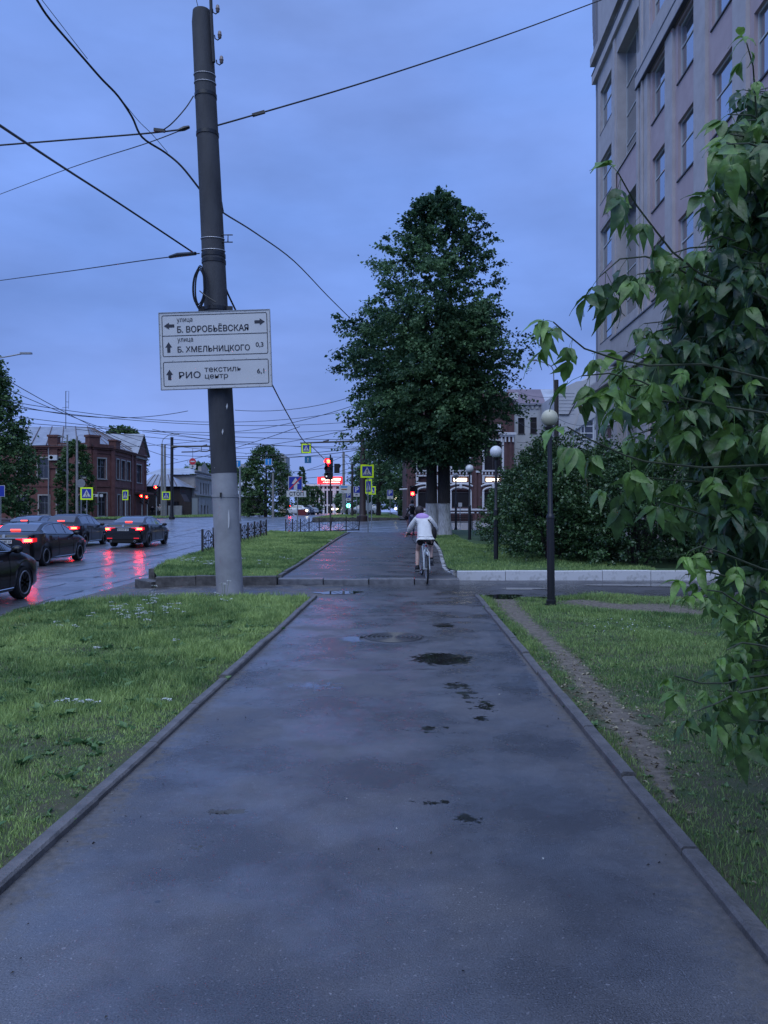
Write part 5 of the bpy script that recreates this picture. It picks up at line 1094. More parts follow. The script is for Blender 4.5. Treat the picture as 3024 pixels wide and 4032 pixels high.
Y = 47; t = plain_pole(2191, 52, 1496, 1990, .19, mat('wood_pole', (.05,.042,.04), .9), 'dark wooden pole with street lamp arm rising behind the cream globe lamp', [(2182,1570),(2180,1460),(2172,1443),(2150,1430),(2125,1422),(2105,1419)], 'lamp_pole')
# antenna on the brick house roof handled with the house; fire plug and small plate signs
Y = 80; t = sign_at('small_sign', 'small white plate on a thin post on the lawn before the far arched door', 1812, 50, .6); b = MB(); b.bb((-.12, 0, 1.35), (.12, .02, 1.6)); b.build('plate', M_sgnwhite, t); post(t, 1.4, .03)
# litter
t = MB(); q = (Xp(1298, 33), 33, float(zr(33))+.1); t.box(q, (.2, .12, .04), Matrix.Rotation(.2, 3, 'Z')); tag(t.build('litter', M_sgnwhite), 'small piece of white litter on the grass left of the pavement', 'litter')
t = MB(); q = (Xp(2860, 5.6), 5.6, .03); t.ball(q, .025, 7, 5, (1, .7, .5)); tag(t.build('litter', M_sgnwhite), 'small white scrap lying on the right lawn near the frame edge', 'litter')

t = plain_pole(-90, 42, 1430, 2040, .16, M_conc, 'street lamp whose curved arm reaches in at the left edge of the sky', [(-88,1436),(-70,1425),(-20,1412),(40,1402),(92,1392)], 'lamp_pole')
# ------------------------------------------------------------------ buildings
def W_(O, a, z, n, A, Nn): return (O[0]+A[0]*a+Nn[0]*n, O[1]+A[1]*a+Nn[1]*n, O[2]+z)
class Face:
    """a facade plane: origin O, horizontal unit A, outward unit N (both xy)"""
    def __init__(s, O, A, Nn): s.O = O; s.A = A; s.N = Nn
    def p(s, a, z, n=0): return W_(s.O, a, z, n, s.A, s.N)
    def wall(s, b, a0, a1, z0, z1, holes=(), n=0, depth=.2):
        ax = sorted(set([a0, a1]+[h[k] for h in holes for k in (0, 1) if a0 < h[k] < a1])); zx = sorted(set([z0, z1]+[h[k] for h in holes for k in (2, 3) if z0 < h[k] < z1]))
        for i in range(len(ax)-1):
            for j in range(len(zx)-1):
                ca = (ax[i]+ax[i+1])/2; cz = (zx[j]+zx[j+1])/2
                if any(h[0] < ca < h[1] and h[2] < cz < h[3] for h in holes): continue
                b.add([s.p(ax[i], zx[j], n), s.p(ax[i+1], zx[j], n), s.p(ax[i+1], zx[j+1], n), s.p(ax[i], zx[j+1], n)], [(0, 1, 2, 3)])
        for h in holes:
            q = [(h[0], h[2]), (h[1], h[2]), (h[1], h[3]), (h[0], h[3])]
            for k in range(4):
                u, v = q[k], q[(k+1) % 4]; b.add([s.p(*u, n), s.p(*v, n), s.p(*v, n-depth), s.p(*u, n-depth)], [(0, 1, 2, 3)])
    def box(s, b, a0, a1, z0, z1, n0, n1):
        V = [s.p(a, z, n) for n in (n0, n1) for z in (z0, z1) for a in (a0, a1)]
        b.add(V, [(0, 1, 3, 2), (4, 6, 7, 5), (0, 4, 5, 1), (2, 3, 7, 6), (0, 2, 6, 4), (1, 5, 7, 3)])
    def window(s, par, a0, a1, z0, z1, n, fm, gm, vb=(), hb=(), fw=.06, trim=None, tm=None, tw=.15, sill=None, name='window', lit=None):
        """frame bars in front of separate panes; trim = surround"""
        b = MB(); F_ = lambda p, q, r, t: s.box(b, p, q, r, t, n-.05, n+.02)
        F_(a0, a1, z0, z0+fw); F_(a0, a1, z1-fw, z1); s.box(b, a0, a0+fw, z0+fw, z1-fw, n-.05, n+.02); s.box(b, a1-fw, a1, z0+fw, z1-fw, n-.05, n+.02)
        xs_ = [a0+fw]+[a0+(a1-a0)*v for v in vb]+[a1-fw]; zs_ = [z0+fw]+[z0+(z1-z0)*v for v in hb]+[z1-fw]
        for v in xs_[1:-1]: s.box(b, v-fw*.4, v+fw*.4, z0+fw, z1-fw, n-.045, n+.015)
        for v in zs_[1:-1]: s.box(b, a0+fw, a1-fw, v-fw*.4, v+fw*.4, n-.04, n+.01)
        o = b.build(name, fm, par, world=True)
        for i in range(len(xs_)-1):
            for j in range(len(zs_)-1):
                g = MB(); e = random.uniform(-.004, .004); g.add([s.p(xs_[i], zs_[j], n-.02+e), s.p(xs_[i+1], zs_[j], n-.02-e), s.p(xs_[i+1], zs_[j+1], n-.02-e), s.p(xs_[i], zs_[j+1], n-.02+e)], [(0, 1, 2, 3)])
                q = g.build('pane', gm, None); q.parent = o; q.location = -Vector(par.location) if o.location.length < 1e-6 else q.location
        if trim:
            b = MB(); t0, t1 = trim; s.box(b, a0-tw, a0, z0, z1+tw, t0, t1); s.box(b, a1, a1+tw, z0, z1+tw, t0, t1); s.box(b, a0, a1, z1, z1+tw, t0, t1); s.box(b, a0-tw*1.3, a1+tw*1.3, z0-tw*.7, z0, t0, t1+.05)
            q = b.build('window_trim', tm, None); q.parent = o; q.location = -Vector(par.location)
        if sill:
            b = MB(); s.box(b, a0-.05, a1+.05, z0-.05, z0, n, sill); q = b.build('sill', mat('dark_sill', (.05,.05,.055), .5), None); q.parent = o; q.location = -Vector(par.location)
        return o
def back_box(t, pts, z0, z1, m, name='body'):
    """closed prism filling a building's footprint"""
    b = MB(); n = len(pts); b.add([(x, y, z0) for x, y in pts]+[(x, y, z1) for x, y in pts], [tuple(range(n))[::-1], tuple(range(n, 2*n))]+[(i, (i+1) % n, n+(i+1) % n, n+i) for i in range(n)]); return b.build(name, m, t, world=True)
# --- big grey and pink building on the right
M_grey = mat('grey_render', (.46,.42,.42), .85, (.54,.50,.50), 1.6, .25, 90, pos=True)
M_pink = mat('pink_render', (.48,.37,.38), .85, (.54,.43,.44), 1.6, .3, 90, pos=True)
M_greyd = mat('dark_grey_render', (.26,.25,.29), .85, (.25,.25,.28), 2, .2, 90, pos=True)
M_wf = mat('window_frame_white', (.55,.56,.58), .5)
M_dtrim = mat('sheet_metal_dark', (.05,.05,.055), .4)
gb = thing('office_building', 'tall grey building with pink wall panels and metal window sills on the right', 'building', (10.0, 22, 0))
f = Face((9.95, 0, 0), (DX/math.sqrt(1+DX*DX), 1/math.sqrt(1+DX*DX)), (-1, DX))
FL_ = [3.05+3.6*i for i in range(8)]
E = 41.1
win = []
b_p = MB(); b_g = MB(); b_d = MB()
cols = [(30.1, 31.7), (27.1, 28.7), (23.9, 25.5), (20.8, 22.4), (17.7, 19.3), (14.6, 16.2)]
# pink recessed bays with grey pilasters between
for (a0, a1) in cols:
    hs = [(a0, a1, z, z+2.15) for z in FL_ if 9.5 < z < 19 or z > 20.5]+[(a0, a1, 2.6, 7.6)]
    f.wall(b_p, a0-.28, a1+.28, 0, 29.5, hs, n=-.07, depth=.17)
    for h in hs: win.append((h, -.2))
pil = [(31.98, 33.3)]+[(cols[i+1][1]+.28, cols[i][0]-.28) for i in range(len(cols)-1)]
for k, (a, c) in enumerate(pil): f.box(b_g, a, c, 0, 19.7, -.12, .05)
f.box(b_g, 32.5, 32.56, 9.9, 29.5, .06, .14); f.box(b_g, 33.05, 33.3, 9.9, 19.7, .06, .12)
# upper storey wall above the cornice is flush
for (a, c) in pil: f.box(b_g, a, c, 20.4, 29.5, -.12, -.02)
# tall recessed glazing
hs = [(33.35, 36.8, 10.5, 15.9), (33.35, 36.8, 17.8, 23.4), (33.35, 36.8, 2.8, 7.8), (33.35, 36.8, 24.6, 28)]
f.wall(b_g, 33.3, 37.3, 0, 15.95, [hs[0], hs[2]], n=0, depth=.46); f.wall(b_g, 33.3, 37.3, 17.75, 29.5, [hs[1], hs[3]], n=0, depth=.46)
b_s = MB(); f.wall(b_s, 33.3, 37.3, 15.95, 17.75, [], n=-.06); b_s.build('pink_spandrel', M_pink, gb, world=True)
for h in hs: win.append(((h[0]+.02, h[1]-.05, h[2], h[3]), -.44))
# corner bay
hc = [(37.9, 40.1, z, z+(2.2 if z > 9 else 3)) for z in (2.9, 10.3, 13.9, 17.5, 21.1)]
f.wall(b_g, 37.3, 40.6, 0, 29.5, hc, n=-.03, depth=.19)
for h in hc: win.append((h, -.19))
for z0_, z1_ in ((12.65, 13.85), (16.2, 17.4)): b_s = MB(); f.wall(b_s, 37.75, 40.2, z0_, z1_, [], n=-.022); b_s.build('pink_spandrel', M_pink, gb, world=True)
f.box(b_d, 40.6, E, 0, 29.5, -.6, -.05)
f.box(b_g, 36.95, 37.3, 9.9, 24.2, 0, .07)
for (a, c, z0, z1, n1) in ((14, 37.3, 8.65, 9.85, .17), (14, 33.3, 19.75, 20.25, .17), (14, 33.3, 20.25, 21.2, .10), (14, 41.3, 7.9, 8.3, .22), (33.3, 41.2, 24.3, 24.75, .15), (33.3, 41.3, 25.3, 25.7, .22)):
    f.box(b_g, a, c, z0, z1, -.1, n1)
for i in range(16):  # corner drum swelling towards the roof
    z = 23.6+i*.37; k = .5*math.sin(min(1, i/13)*math.pi/2)**1.5; f.box(b_d, E-.2, E+.02+k, z, z+.37, -1.6-k, -.05+k*.15)
b_p.build('pink_wall', M_pink, gb, world=True); b_g.build('grey_wall', M_grey, gb, world=True); b_d.build('corner_wall', M_greyd, gb, world=True)
for (a, c, z, n0, n1) in ((14, 37.3, 9.85, -.05, .22), (14, 33.3, 20.25, 0, .19), (33.3, 41.2, 24.75, 0, .18), (14, 37.3, 8.6, .0, .2), (14, 33.3, 19.7, 0, .19)):
    b = MB(); f.box(b, a, c, z, z+.05, n0, n1); b.build('sheet_metal_edge', M_dtrim, gb, world=True)
M_curt = mat('curtain_glass', (.42,.45,.50), .04, metal=.85)
for h, n in win:
    wd = h[1]-h[0]; tall = h[3]-h[2] > 4; f.window(gb, h[0], h[1], h[2], h[3], n, M_wf, M_curt, vb=() if wd < 2.5 else (.5,), hb=(.6,) if not tall else (.2, .45, .7), fw=.07, sill=-.02 if n > -.5 else .03)
p0 = f.p(14, 0); p1 = f.p(41.1, 0)
back_box(gb, [f.p(14, 0, -.75)[:2], f.p(41.1, 0, -.61)[:2], f.p(41.1, 0, -14)[:2], f.p(14, 0, -14)[:2]], -.2, 29.5, M_greyd, 'core')
# --- brown building with white trims behind the linden
M_brown = mat('brown_brick', (.085,.042,.045), .8, (.115,.06,.06), 3, .3, 40, pos=True)
M_wtrim = mat('white_trim', (.6,.6,.63), .6)
Y = 62; zb = 1.87
bb_ = thing('brown_building', 'dark brown two storey building with thick white window trims behind the linden trunks', 'building', (Xp(1601, Y), Y, .85))
f = Face((0, Y, 0), (1, 0), (0, -1)); xl_, xr_ = Xp(1601, Y), Xp(2024.5, Y)
b = MB(); cx = [Xp(p, Y) for p in (1681, 1813.5, 1941.5)]; wh = .72
hs = [(c-wh+.02, c+wh-.02, 4.95, 7.3) for c in cx]+[(c-wh, c+wh, 1.95, 3.35) for c in cx]+[(c-.62, c+.62, 3.98, 4.42) for c in cx]
f.wall(b, xl_, xr_, .3, 11.2, hs, n=0, depth=.22); b.build('wall', M_brown, bb_, world=True)
back_box(bb_, [(xl_, Y+.24), (xr_, Y+.24), (xr_, Y+14), (xl_, Y+14)], .3, 11.2, M_brown, 'body')
for px in (1618, 1640, 1748, 1762, 1872, 1888, 1990, 2010): b = MB(); f.box(b, Xp(px, Y)-.1, Xp(px, Y)+.1, .4, 9.6, 0, .08); b.build('pilaster', M_brown, bb_, world=True)
for k, c in enumerate(cx):
    f.window(bb_, c-wh+.02, c+wh-.02, 4.95, 7.3, -.15, mat('dark_frame', (.05,.045,.05), .5), M_glassd, vb=(.5,), hb=(.7,), trim=(.0, .09), tm=M_wtrim, tw=.16)
    b = MB(); [f.box(b, c-wh-.2+.27*i, c-wh-.1+.27*i, 4.6, 4.8, 0, .1) for i in range(7)]; b.build('sill_brackets', M_wtrim, bb_, world=True)
    f.window(bb_, c-wh, c+wh, 1.95, 3.2, -.15, MT['dark_frame'], M_glassd, trim=None)
    b = MB(); f.box(b, c-wh-.16, c-wh, 1.7, 3.25, 0, .09); f.box(b, c+wh, c+wh+.16, 1.7, 3.25, 0, .09)
    P = [f.p(c+(wh+.08)*math.cos(a), 3.25+.33*math.sin(a), .05) for a in lin(0, math.pi, 10)]; b.tube(P, .08, 4)
    P = [f.p(c+(wh+.3)*math.cos(a), 3.55+.3*math.sin(a), .08) for a in lin(.35, math.pi-.35, 10)]; b.tube(P, .07, 4); f.box(b, c-.1, c+.1, 3.5, 3.85, .02, .15)
    b.build('arched_trim', M_wtrim, bb_, world=True)
    b = MB(); z0, z1 = 3.9, 4.55
    f.box(b, c-wh-.16, c-wh+.02, z0, z1, 0, .1); f.box(b, c+wh-.02, c+wh+.16, z0, z1, 0, .1); f.box(b, c-wh+.02, c+wh-.02, z1-.1, z1, 0, .1); f.box(b, c-wh+.02, c+wh-.02, z0-.05, z0+.08, 0, .1); b.build('panel_frame', M_wtrim, bb_, world=True)
    if k > 0:
        b = MB(); f.box(b, c-.55, c+.5, 4.08, 4.3, -.1, -.04); b.build('fluorescent_lamp', mat('tube_light', (.9,.85,.7), .3, emit=(1,.9,.72), es=5), bb_, world=True)
b = MB(); f.box(b, xl_, xr_+.1, 1.72, 1.87, 0, .12); f.box(b, xl_, xr_+.1, 1.5, 1.6, 0, .08); b.build('plinth_moulding', M_wtrim, bb_, world=True)
b = MB(); f.box(b, Xp(1962, Y), Xp(2030, Y), 7.75, 7.95, 0, .35); f.box(b, Xp(1966, Y), Xp(2026, Y), 7.62, 7.75, 0, .25)
for i in range(4): f.box(b, Xp(1971+15*i, Y), Xp(1977+15*i, Y), 7.2, 7.62, 0, .2)
f.box(b, Xp(1946, Y), Xp(1975, Y), 8.1, 8.35, 0, .3); f.box(b, Xp(1950, Y), Xp(1970, Y), 8.35, 8.6, 0, .25); b.build('cornice', M_wtrim, bb_, world=True)
for px in (1881,): b = MB(); f.box(b, Xp(px-8, Y), Xp(px+8, Y), 4.75, 4.9, 0, .15); b.build('trim_block', M_wtrim, bb_, world=True)
b = MB(); f.box(b, Xp(2003, Y), Xp(2036, Y), Zp(1575, Y), Zp(1550, Y), 0, .5); b.build('corner_pinnacle', M_wtrim, bb_, world=True)
# --- pale house with purple roof
M_pale = mat('pale_plaster', (.36,.37,.39), .85, (.45,.46,.48), .5, .2, 20, pos=True)
M_roofp = mat('purple_metal_roof', (.15,.11,.13), .45, (.19,.14,.16), 1); M_roofl = mat('light_metal_roof', (.42,.45,.5), .4, (.3,.32,.36), 1)
Y = 78; f = Face((0, Y, 0), (1, 0), (0, -1)); xl_, xr_ = Xp(2018, Y), Xp(2245, Y); ez = Zp(1590, Y)
ph = thing('pale_house', 'pale plastered house with purple and light metal roof right of the brown building', 'building', (xl_, Y, 1.1))
b = MB(); hs = [(Xp(2040, Y), Xp(2066, Y), Zp(1708, Y), Zp(1645, Y)), (Xp(2088, Y), Xp(2114, Y), Zp(1707, Y), Zp(1643, Y))]; f.wall(b, xl_, xr_, .5, ez, hs, 0, .25); b.build('wall', M_pale, ph, world=True)
back_box(ph, [(xl_, Y+.27), (xr_, Y+.27), (xr_, Y+10), (xl_, Y+10)], .5, ez, M_pale, 'body')
for h in hs: f.window(ph, *h, -.15, MT['dark_frame'], M_glassd, hb=(.68,), sill=.06)
b = MB(); f.box(b, xl_, xr_, ez-.12, ez+.0, 0, .3); [f.box(b, xl_+.3+.5*i, xl_+.62+.5*i, ez-.5, ez-.12, 0, .12) for i in range(9)]; b.build('cornice', M_pale, ph, world=True)
rz_ = Zp(1533, Y+3)
b = MB(); b.add([(xl_-.1, Y-.35, ez), (Xp(2146, Y), Y-.35, ez), (Xp(2128, Y+3), Y+3, rz_), (xl_-.1, Y+3, rz_)], [(0, 1, 2, 3)]); b.build('roof', M_roofp, ph, world=True)
b = MB(); b.add([(Xp(2146, Y), Y-.35, ez), (xr_, Y-.35, ez), (xr_, Y+3, rz_), (Xp(2128, Y+3), Y+3, rz_)], [(0, 1, 2, 3)]); b.build('light_roof', M_roofl, ph, world=True)
b = MB(); b.tube([(xl_+.1, Y-.1, ez-.3), (xl_+.1, Y-.1, 1)], .07, 6); b.tube([(xl_+.1, Y-.1, ez-.3), (xl_+.35, Y-.35, ez+.8)], .07, 6); b.build('downpipe', M_dark, ph, world=True)
# --- stepped gable house
Y = 70; f = Face((0, Y, 0), (1, 0), (0, -1)); 
gh = thing('gable_house', 'white plastered building with sloping stepped gable and large mullioned window beside the grey building', 'building', (Xp(2200, Y), Y, 1.1))
O_ = [(2200, 2060), (2430, 2060), (2430, 1400), (2330, 1480), (2300, 1498), (2270, 1502), (2232, 1520), (2214, 1535), (2200, 1545)]
b = MB(); b.poly([(Xp(a, Y), Y, Zp(c, Y)) for a, c in O_], 9, (0, 1, 0)); b.build('wall', mat('white_wash_wall', (.42,.42,.44), .85, (.5,.5,.52), .6, .2, 20, pos=True), gh, world=True)
b = MB(); P = [(2304, 1513), (2238, 1633)]; b.add([(Xp(P[0][0]-2, Y), Y-.1, Zp(P[0][1], Y)), (Xp(P[0][0]+3, Y), Y-.1, Zp(P[0][1], Y)), (Xp(P[1][0]+3, Y), Y-.1, Zp(P[1][1], Y)), (Xp(P[1][0]-2, Y), Y-.1, Zp(P[1][1], Y))], [(0, 1, 2, 3)]); f.box(b, Xp(2200, Y), Xp(2240, Y), Zp(1634, Y), Zp(1632, Y), .02, .15); b.build('drip_edge', M_dtrim, gh, world=True)
b = MB(); b.poly([(Xp(a, Y-.3), Y-.3, Zp(c, Y-.3)) for a, c in ((2318, 1520), (2345, 1500), (2345, 1640), (2285, 1680), (2255, 1700), (2272, 1660))], .28, (0, 1, 0)); b.build('gable_band', M_pale, gh, world=True)
f.window(gh, Xp(2284, Y), Xp(2338, Y), Zp(1733, Y), Zp(1650, Y), .06, M_wf, M_glass, vb=(.3,), hb=(.33, .66), fw=.12)
for z in lin(Zp(1630, Y), Zp(1548, Y), 6): b = MB(); f.box(b, Xp(2201, Y), Xp(2262, Y), z, z+.03, .0, .03); b.build('ledge_line', M_pale, gh, world=True)
# --- red brick house on the left
M_brick = mat('red_brick', (.12,.046,.040), .85, (.175,.075,.065), 1.5, .5, 14, pos=True); M_brickd = mat('red_brick_dark', (.09,.04,.036), .85, (.14,.06,.05), 2, .5, 14, pos=True)
M_cream = mat('cream_surround', (.38,.36,.34), .7, (.26,.245,.23), 3, pos=True); M_roofm = mat('metal_roof', (.34,.36,.40), .35, (.24,.25,.28), .8, pos=True, metal=.2); M_seam = mat('roof_seam', (.12,.08,.07), .6)
bh = thing('brick_house', 'old two storey red brick corner house with hipped metal roof and cream window surrounds', 'house', (-33, 93, .85))
C0 = (-58., 92.); C1 = (-34.7, 92.); C2 = (-33.0, 94.3); C3 = (-33.6, 109.2)
def mkface(p, q):
    d = Vector((q[0]-p[0], q[1]-p[1])); L = d.length; d.normalize(); return Face((p[0], p[1], 0), (d.x, d.y), (d.y, -d.x)), L
f1, L1 = mkface(C0, C1); f2, L2 = mkface(C1, C2); f3, L3 = mkface(C2, C3)
EZ = 9.45; M_wfd = mat('old_frame', (.16,.17,.2), .6)
def ax1(px): return Xp(px, 92)-C0[0]
h1 = [(ax1(150), ax1(190), 5.6, 8.0), (ax1(225), ax1(265), 5.6, 8.0), (ax1(314), ax1(352), 5.7, 8.1), (ax1(70), ax1(108), 5.6, 8.0)]
g1 = [(ax1(154), ax1(194), 1.3, 3.55), (ax1(225), ax1(265), 1.3, 3.55), (ax1(300), ax1(335), 1.3, 3.55), (ax1(70), ax1(108), 1.3, 3.55)]
b = MB(); f1.wall(b, 0, L1, .3, EZ, h1+g1, 0, .3)
h2 = [(.75, 1.85, 5.6, 8.0)]; g2 = [(.85, 1.95, 1.1, 3.85)]; f2.wall(b, 0, L2, .3, EZ, h2+g2, 0, .3)
def ax3(px): return 33.3*3050/(1512-px)-94.3
h3 = [(ax3(451), ax3(462), 5.7, 8.1), (ax3(472), ax3(488), 5.7, 8.1), (ax3(497), ax3(512), 5.7, 8.1), (ax3(538), ax3(562), 5.6, 8.0)]
g3 = [(ax3(455), ax3(465), 1.1, 3.7), (ax3(475), ax3(488), 1.1, 3.7), (ax3(500), ax3(512), 1.1, 3.7)]
f3.wall(b, 0, L3, .3, EZ, h3+g3, 0, .3); b.build('wall', M_brick, bh, world=True)
back_box(bh, [(C0[0], C0[1]+.32), (C1[0]-.1, C1[1]+.32), (C2[0]-.32, C2[1]+.1), (C3[0]-.32, C3[1]), (-58, 109)], .3, EZ-.1, M_brickd, 'body')
for F_, hh in ((f1, h1), (f2, h2), (f3, h3)):
    for h in hh: F_.window(bh, *h, -.22, M_wfd, M_glass, vb=(.5,) if h[1]-h[0] < 1.25 else (.25, .5, .75), hb=(.62,), fw=.07, trim=(-.02, .06), tm=M_cream, tw=.16)
for F_, hh in ((f1, g1), (f2, g2), (f3, g3)):
    for h in hh: F_.window(bh, *h, -.22, M_wfd, M_glassd, vb=(.5,), hb=(.62,), fw=.07, trim=(-.02, .06), tm=M_cream, tw=.15)
def pc(nm, m, fn):
    b = MB(); fn(b); return b.build(nm, m, bh, world=True)
for F_, L in ((f1, L1), (f2, L2), (f3, L3)):
    pc('cornice', M_brickd, lambda b: (F_.box(b, 0, L, EZ-.35, EZ-.15, 0, .25), F_.box(b, 0, L, EZ-.15, EZ, 0, .4), F_.box(b, 0, L, 8.62, 8.72, 0, .1), F_.box(b, 0, L, 4.6, 4.75, 0, .08)))
for px in (130, 165, 260, 335): pc('frieze_panel', MT['cream_surround'] if False else M_brickd, lambda b: f1.box(b, ax1(px)-.6, ax1(px)+.6, 8.8, 8.98, 0, .1))
for px in (212, 378): pc('parapet_pier', M_brickd, lambda b: (f1.box(b, ax1(px)-.55, ax1(px)+.55, EZ-.1, 10.6, -.6, .35), f1.box(b, ax1(px)-.65, ax1(px)+.65, 10.5, 10.75, -.7, .45), f1.box(b, ax1(px)-.5, ax1(px)+.5, 6.8, EZ-.4, 0, .18)) if px < 300 else (f2.box(b, -.5, .9, EZ-.1, 10.6, -.6, .3), f2.box(b, -.6, 1.0, 10.5, 10.75, -.7, .4)))
pc('parapet', M_brickd, lambda b: (f1.box(b, ax1(228), L1, EZ, EZ+.35, -.3, .2), f2.box(b, 0, L2, EZ, EZ+.3, -.3, .2)))
pc('parapet_pier', M_brickd, lambda b: (f3.box(b, .3, 2.0, EZ-.1, 10.3, -.6, .3), f3.box(b, .2, 2.1, 10.25, 10.45, -.7, .4)))
for (F_, a) in ((f2, .1), (f2, L2-.3), (f3, ax3(516)), (f3, ax3(532)), (f3, L3-.5), (f1, L1-.5)): pc('pilaster', M_brick, lambda b: F_.box(b, a, a+.5, .4, EZ-.35, 0, .14))
# hipped roof: panels between standing seams
RZ = 12.6; RY = 100
e0 = (C0[0], C0[1]-.4, EZ+.05); e1 = (C1[0]+.2, C1[1]-.4, EZ+.05); r0 = (C0[0], RY, RZ); r1 = (-38.3, RY, RZ)
pc('roof_plane', M_roofm, lambda b: (b.add([e1, (C3[0]+.4, C3[1], EZ+.05), (-38.3, C3[1]-6, RZ), r1], [(0, 1, 2, 3)]), b.add([(C0[0], 109, EZ), (C3[0], 109, EZ), (-38.3, C3[1]-6, RZ), r1, r0], [(0, 1, 2, 3, 4)])))
xsr = lin(-58, -38.3, 13); xse = lin(-58, C1[0]+.2, 13)
for i in range(13):
    b = MB(); q = random.uniform(-.02, .02); b.add([(xse[i], C1[1]-.4, EZ+.05+q), (xse[i+1], C1[1]-.4, EZ+.05-q), (xsr[i+1], RY, RZ), (xsr[i], RY, RZ)], [(0, 1, 2, 3)]); b.build('roof_panel', M_roofm, bh, world=True)
    b = MB(); b.tube([(xse[i+1], C1[1]-.42, EZ+.12), (xsr[i+1], RY, RZ+.06)], .055, 4); b.build('standing_seam', M_seam, bh, world=True)
for i in range(5):
    y = C1[1]+.5+i*3; b = MB(); b.tube([(C2[0]+.1-.02*i, y, EZ+.1), (-38.3, RY+i*.6, RZ+.05)], .05, 4); b.build('standing_seam', M_seam, bh, world=True)
# pediment at the far end
a0, a1 = ax3(533), L3+.3; am = (a0+a1)/2
pc('pediment', M_brickd, lambda b: (b.add([f3.p(a0, EZ, .2), f3.p(a1, EZ, .2), f3.p(am, 12.1, .2), f3.p(a0, EZ, -1.2), f3.p(a1, EZ, -1.2), f3.p(am, 12.1, -1.2)], [(0, 1, 2), (3, 5, 4), (0, 2, 5, 3), (1, 4, 5, 2)])))
b = MB(); 
Vp = [f3.p(a0-.4, EZ-.1, .5), f3.p(am, 12.35, .5), f3.p(am, 12.35, -6), f3.p(a0-.4, EZ-.1, -6)]; b.add(Vp, [(0, 1, 2, 3)]); b.build('pediment_roof', M_roofm, bh, world=True)
b = MB(); Vp = [f3.p(a1+.3, EZ-.1, .5), f3.p(am, 12.35, .5), f3.p(am, 12.35, -6), f3.p(a1+.3, EZ-.1, -6)]; b.add(Vp, [(0, 1, 2, 3)]); b.build('pediment_roof', M_roofm, bh, world=True)
pc('dentils', M_cream, lambda b: [f3.box(b, a0+.3*i, a0+.3*i+.15, EZ-.6, EZ-.35, .1, .3) for i in range(int((a1-a0)/.3))])
pc('door_canopy', M_brickd, lambda b: (f3.box(b, ax3(530), L3+.2, 4.0, 4.25, 0, 1.6), f3.box(b, ax3(530), ax3(530)+.2, .5, 4.0, 1.3, 1.5)))
for (px0, px1, py0, py1) in ((367, 388, 1946, 1956), (394, 406, 1946, 1957)):
    pc('street_plate', M_sgnwhite, lambda b: b.bb((Xp(px0, 91.8), 91.7, Zp(py1, 91.8)), (Xp(px1, 91.8), 91.75, Zp(py0, 91.8))))
pc('downpipe', M_steel, lambda b: (b.tube([f1.p(ax1(194), 1.0, .2), f1.p(ax1(194), EZ-.2, .2)], .07, 6)))
pc('antenna_mast', M_black, lambda b: (b.tube([(Xp(259, 99), 99, RZ-.4), (Xp(259, 99), 99, Zp(1540, 99))], .045, 5), b.tube([(Xp(259, 99), 99, Zp(1541, 99)), (Xp(271, 99), 99, Zp(1540, 99)), (Xp(270, 99), 99, Zp(1610, 99))], .025, 4), b.tube([(Xp(245, 99), 99, Zp(1606, 99)), (Xp(268, 99), 99, Zp(1603, 99))], .025, 4), b.tube([(Xp(258, 99), 99, Zp(1582, 99)), (Xp(270, 99), 99, Zp(1583, 99))], .025, 4)))
ac = thing('air_conditioner', 'white air conditioner unit fixed on the red brick wall', 'air conditioner', (Xp(207, 91.5), 91.5, Zp(1812, 91.5)))
b = MB(); b.bb((-.5, 0, 0), (.5, .35, .62)); b.build('casing', M_sgnwhite, ac); b = MB(); b.lathe([(0, .012), (.22, .012), (.22, 0)], (-.17, 0, .32), 14, 'y'); b.build('fan_grille', M_dark, ac)
# --- dark wooden house, block wall, gates, old white house
M_wood = mat('dark_wood', (.03,.022,.024), .85, (.05,.038,.038), 4, .5, 20, pos=True)
Y = 113; wh_ = thing('wooden_house', 'low dark wooden house with grey metal roof right of the brick house', 'house', (Xp(640, Y), Y, .95))
f = Face((0, Y, 0), (1, 0), (0, -1))
b = MB(); b.bb((Xp(565, Y), Y, .5), (Xp(708, Y), Y+8, Zp(1914, Y))); b.build('wall', M_wood, wh_, world=True)
b = MB(); b.add([(Xp(560, Y), Y-.5, Zp(1914, Y)), (Xp(722, Y), Y-.5, Zp(1916, Y)), (Xp(640, Y), Y+3.5, Zp(1864, Y)), (Xp(575, Y), Y+3.5, Zp(1864, Y))], [(0, 1, 2, 3)]); b.add([(Xp(722, Y), Y-.5, Zp(1916, Y)), (Xp(722, Y), Y+8, Zp(1916, Y)), (Xp(640, Y), Y+3.5, Zp(1864, Y))], [(0, 1, 2)]); b.build('roof', M_roofm, wh_, world=True)
for i in range(6): b = MB(); b.tube([(Xp(580+24*i, Y), Y-.5, Zp(1914, Y)+.05), (Xp(583+13*i, Y), Y+3.5, Zp(1864, Y)+.05)], .05, 4); b.build('standing_seam', M_seam, wh_, world=True)
b = MB(); b.bb((Xp(662, Y), Y-.05, Zp(1990, Y)), (Xp(704, Y), Y-.01, Zp(1975, Y))); b.build('window', M_glass, wh_, world=True)
b = MB(); b.poly([(Xp(712, 112), 112, Zp(1945, 112)), (Xp(726, 112), 112, Zp(1973, 112)), (Xp(726, 112), 112, Zp(2038, 112)), (Xp(708, 112), 112, Zp(2038, 112)), (Xp(708, 112), 112, Zp(1945, 112))], 3, (0, 1, 0)); b.build('lean_to', M_wood, wh_, world=True)
Y = 110; bw = thing('block_wall', 'low pale concrete block wall behind the black mast', 'wall', (Xp(688, Y), Y, .95))
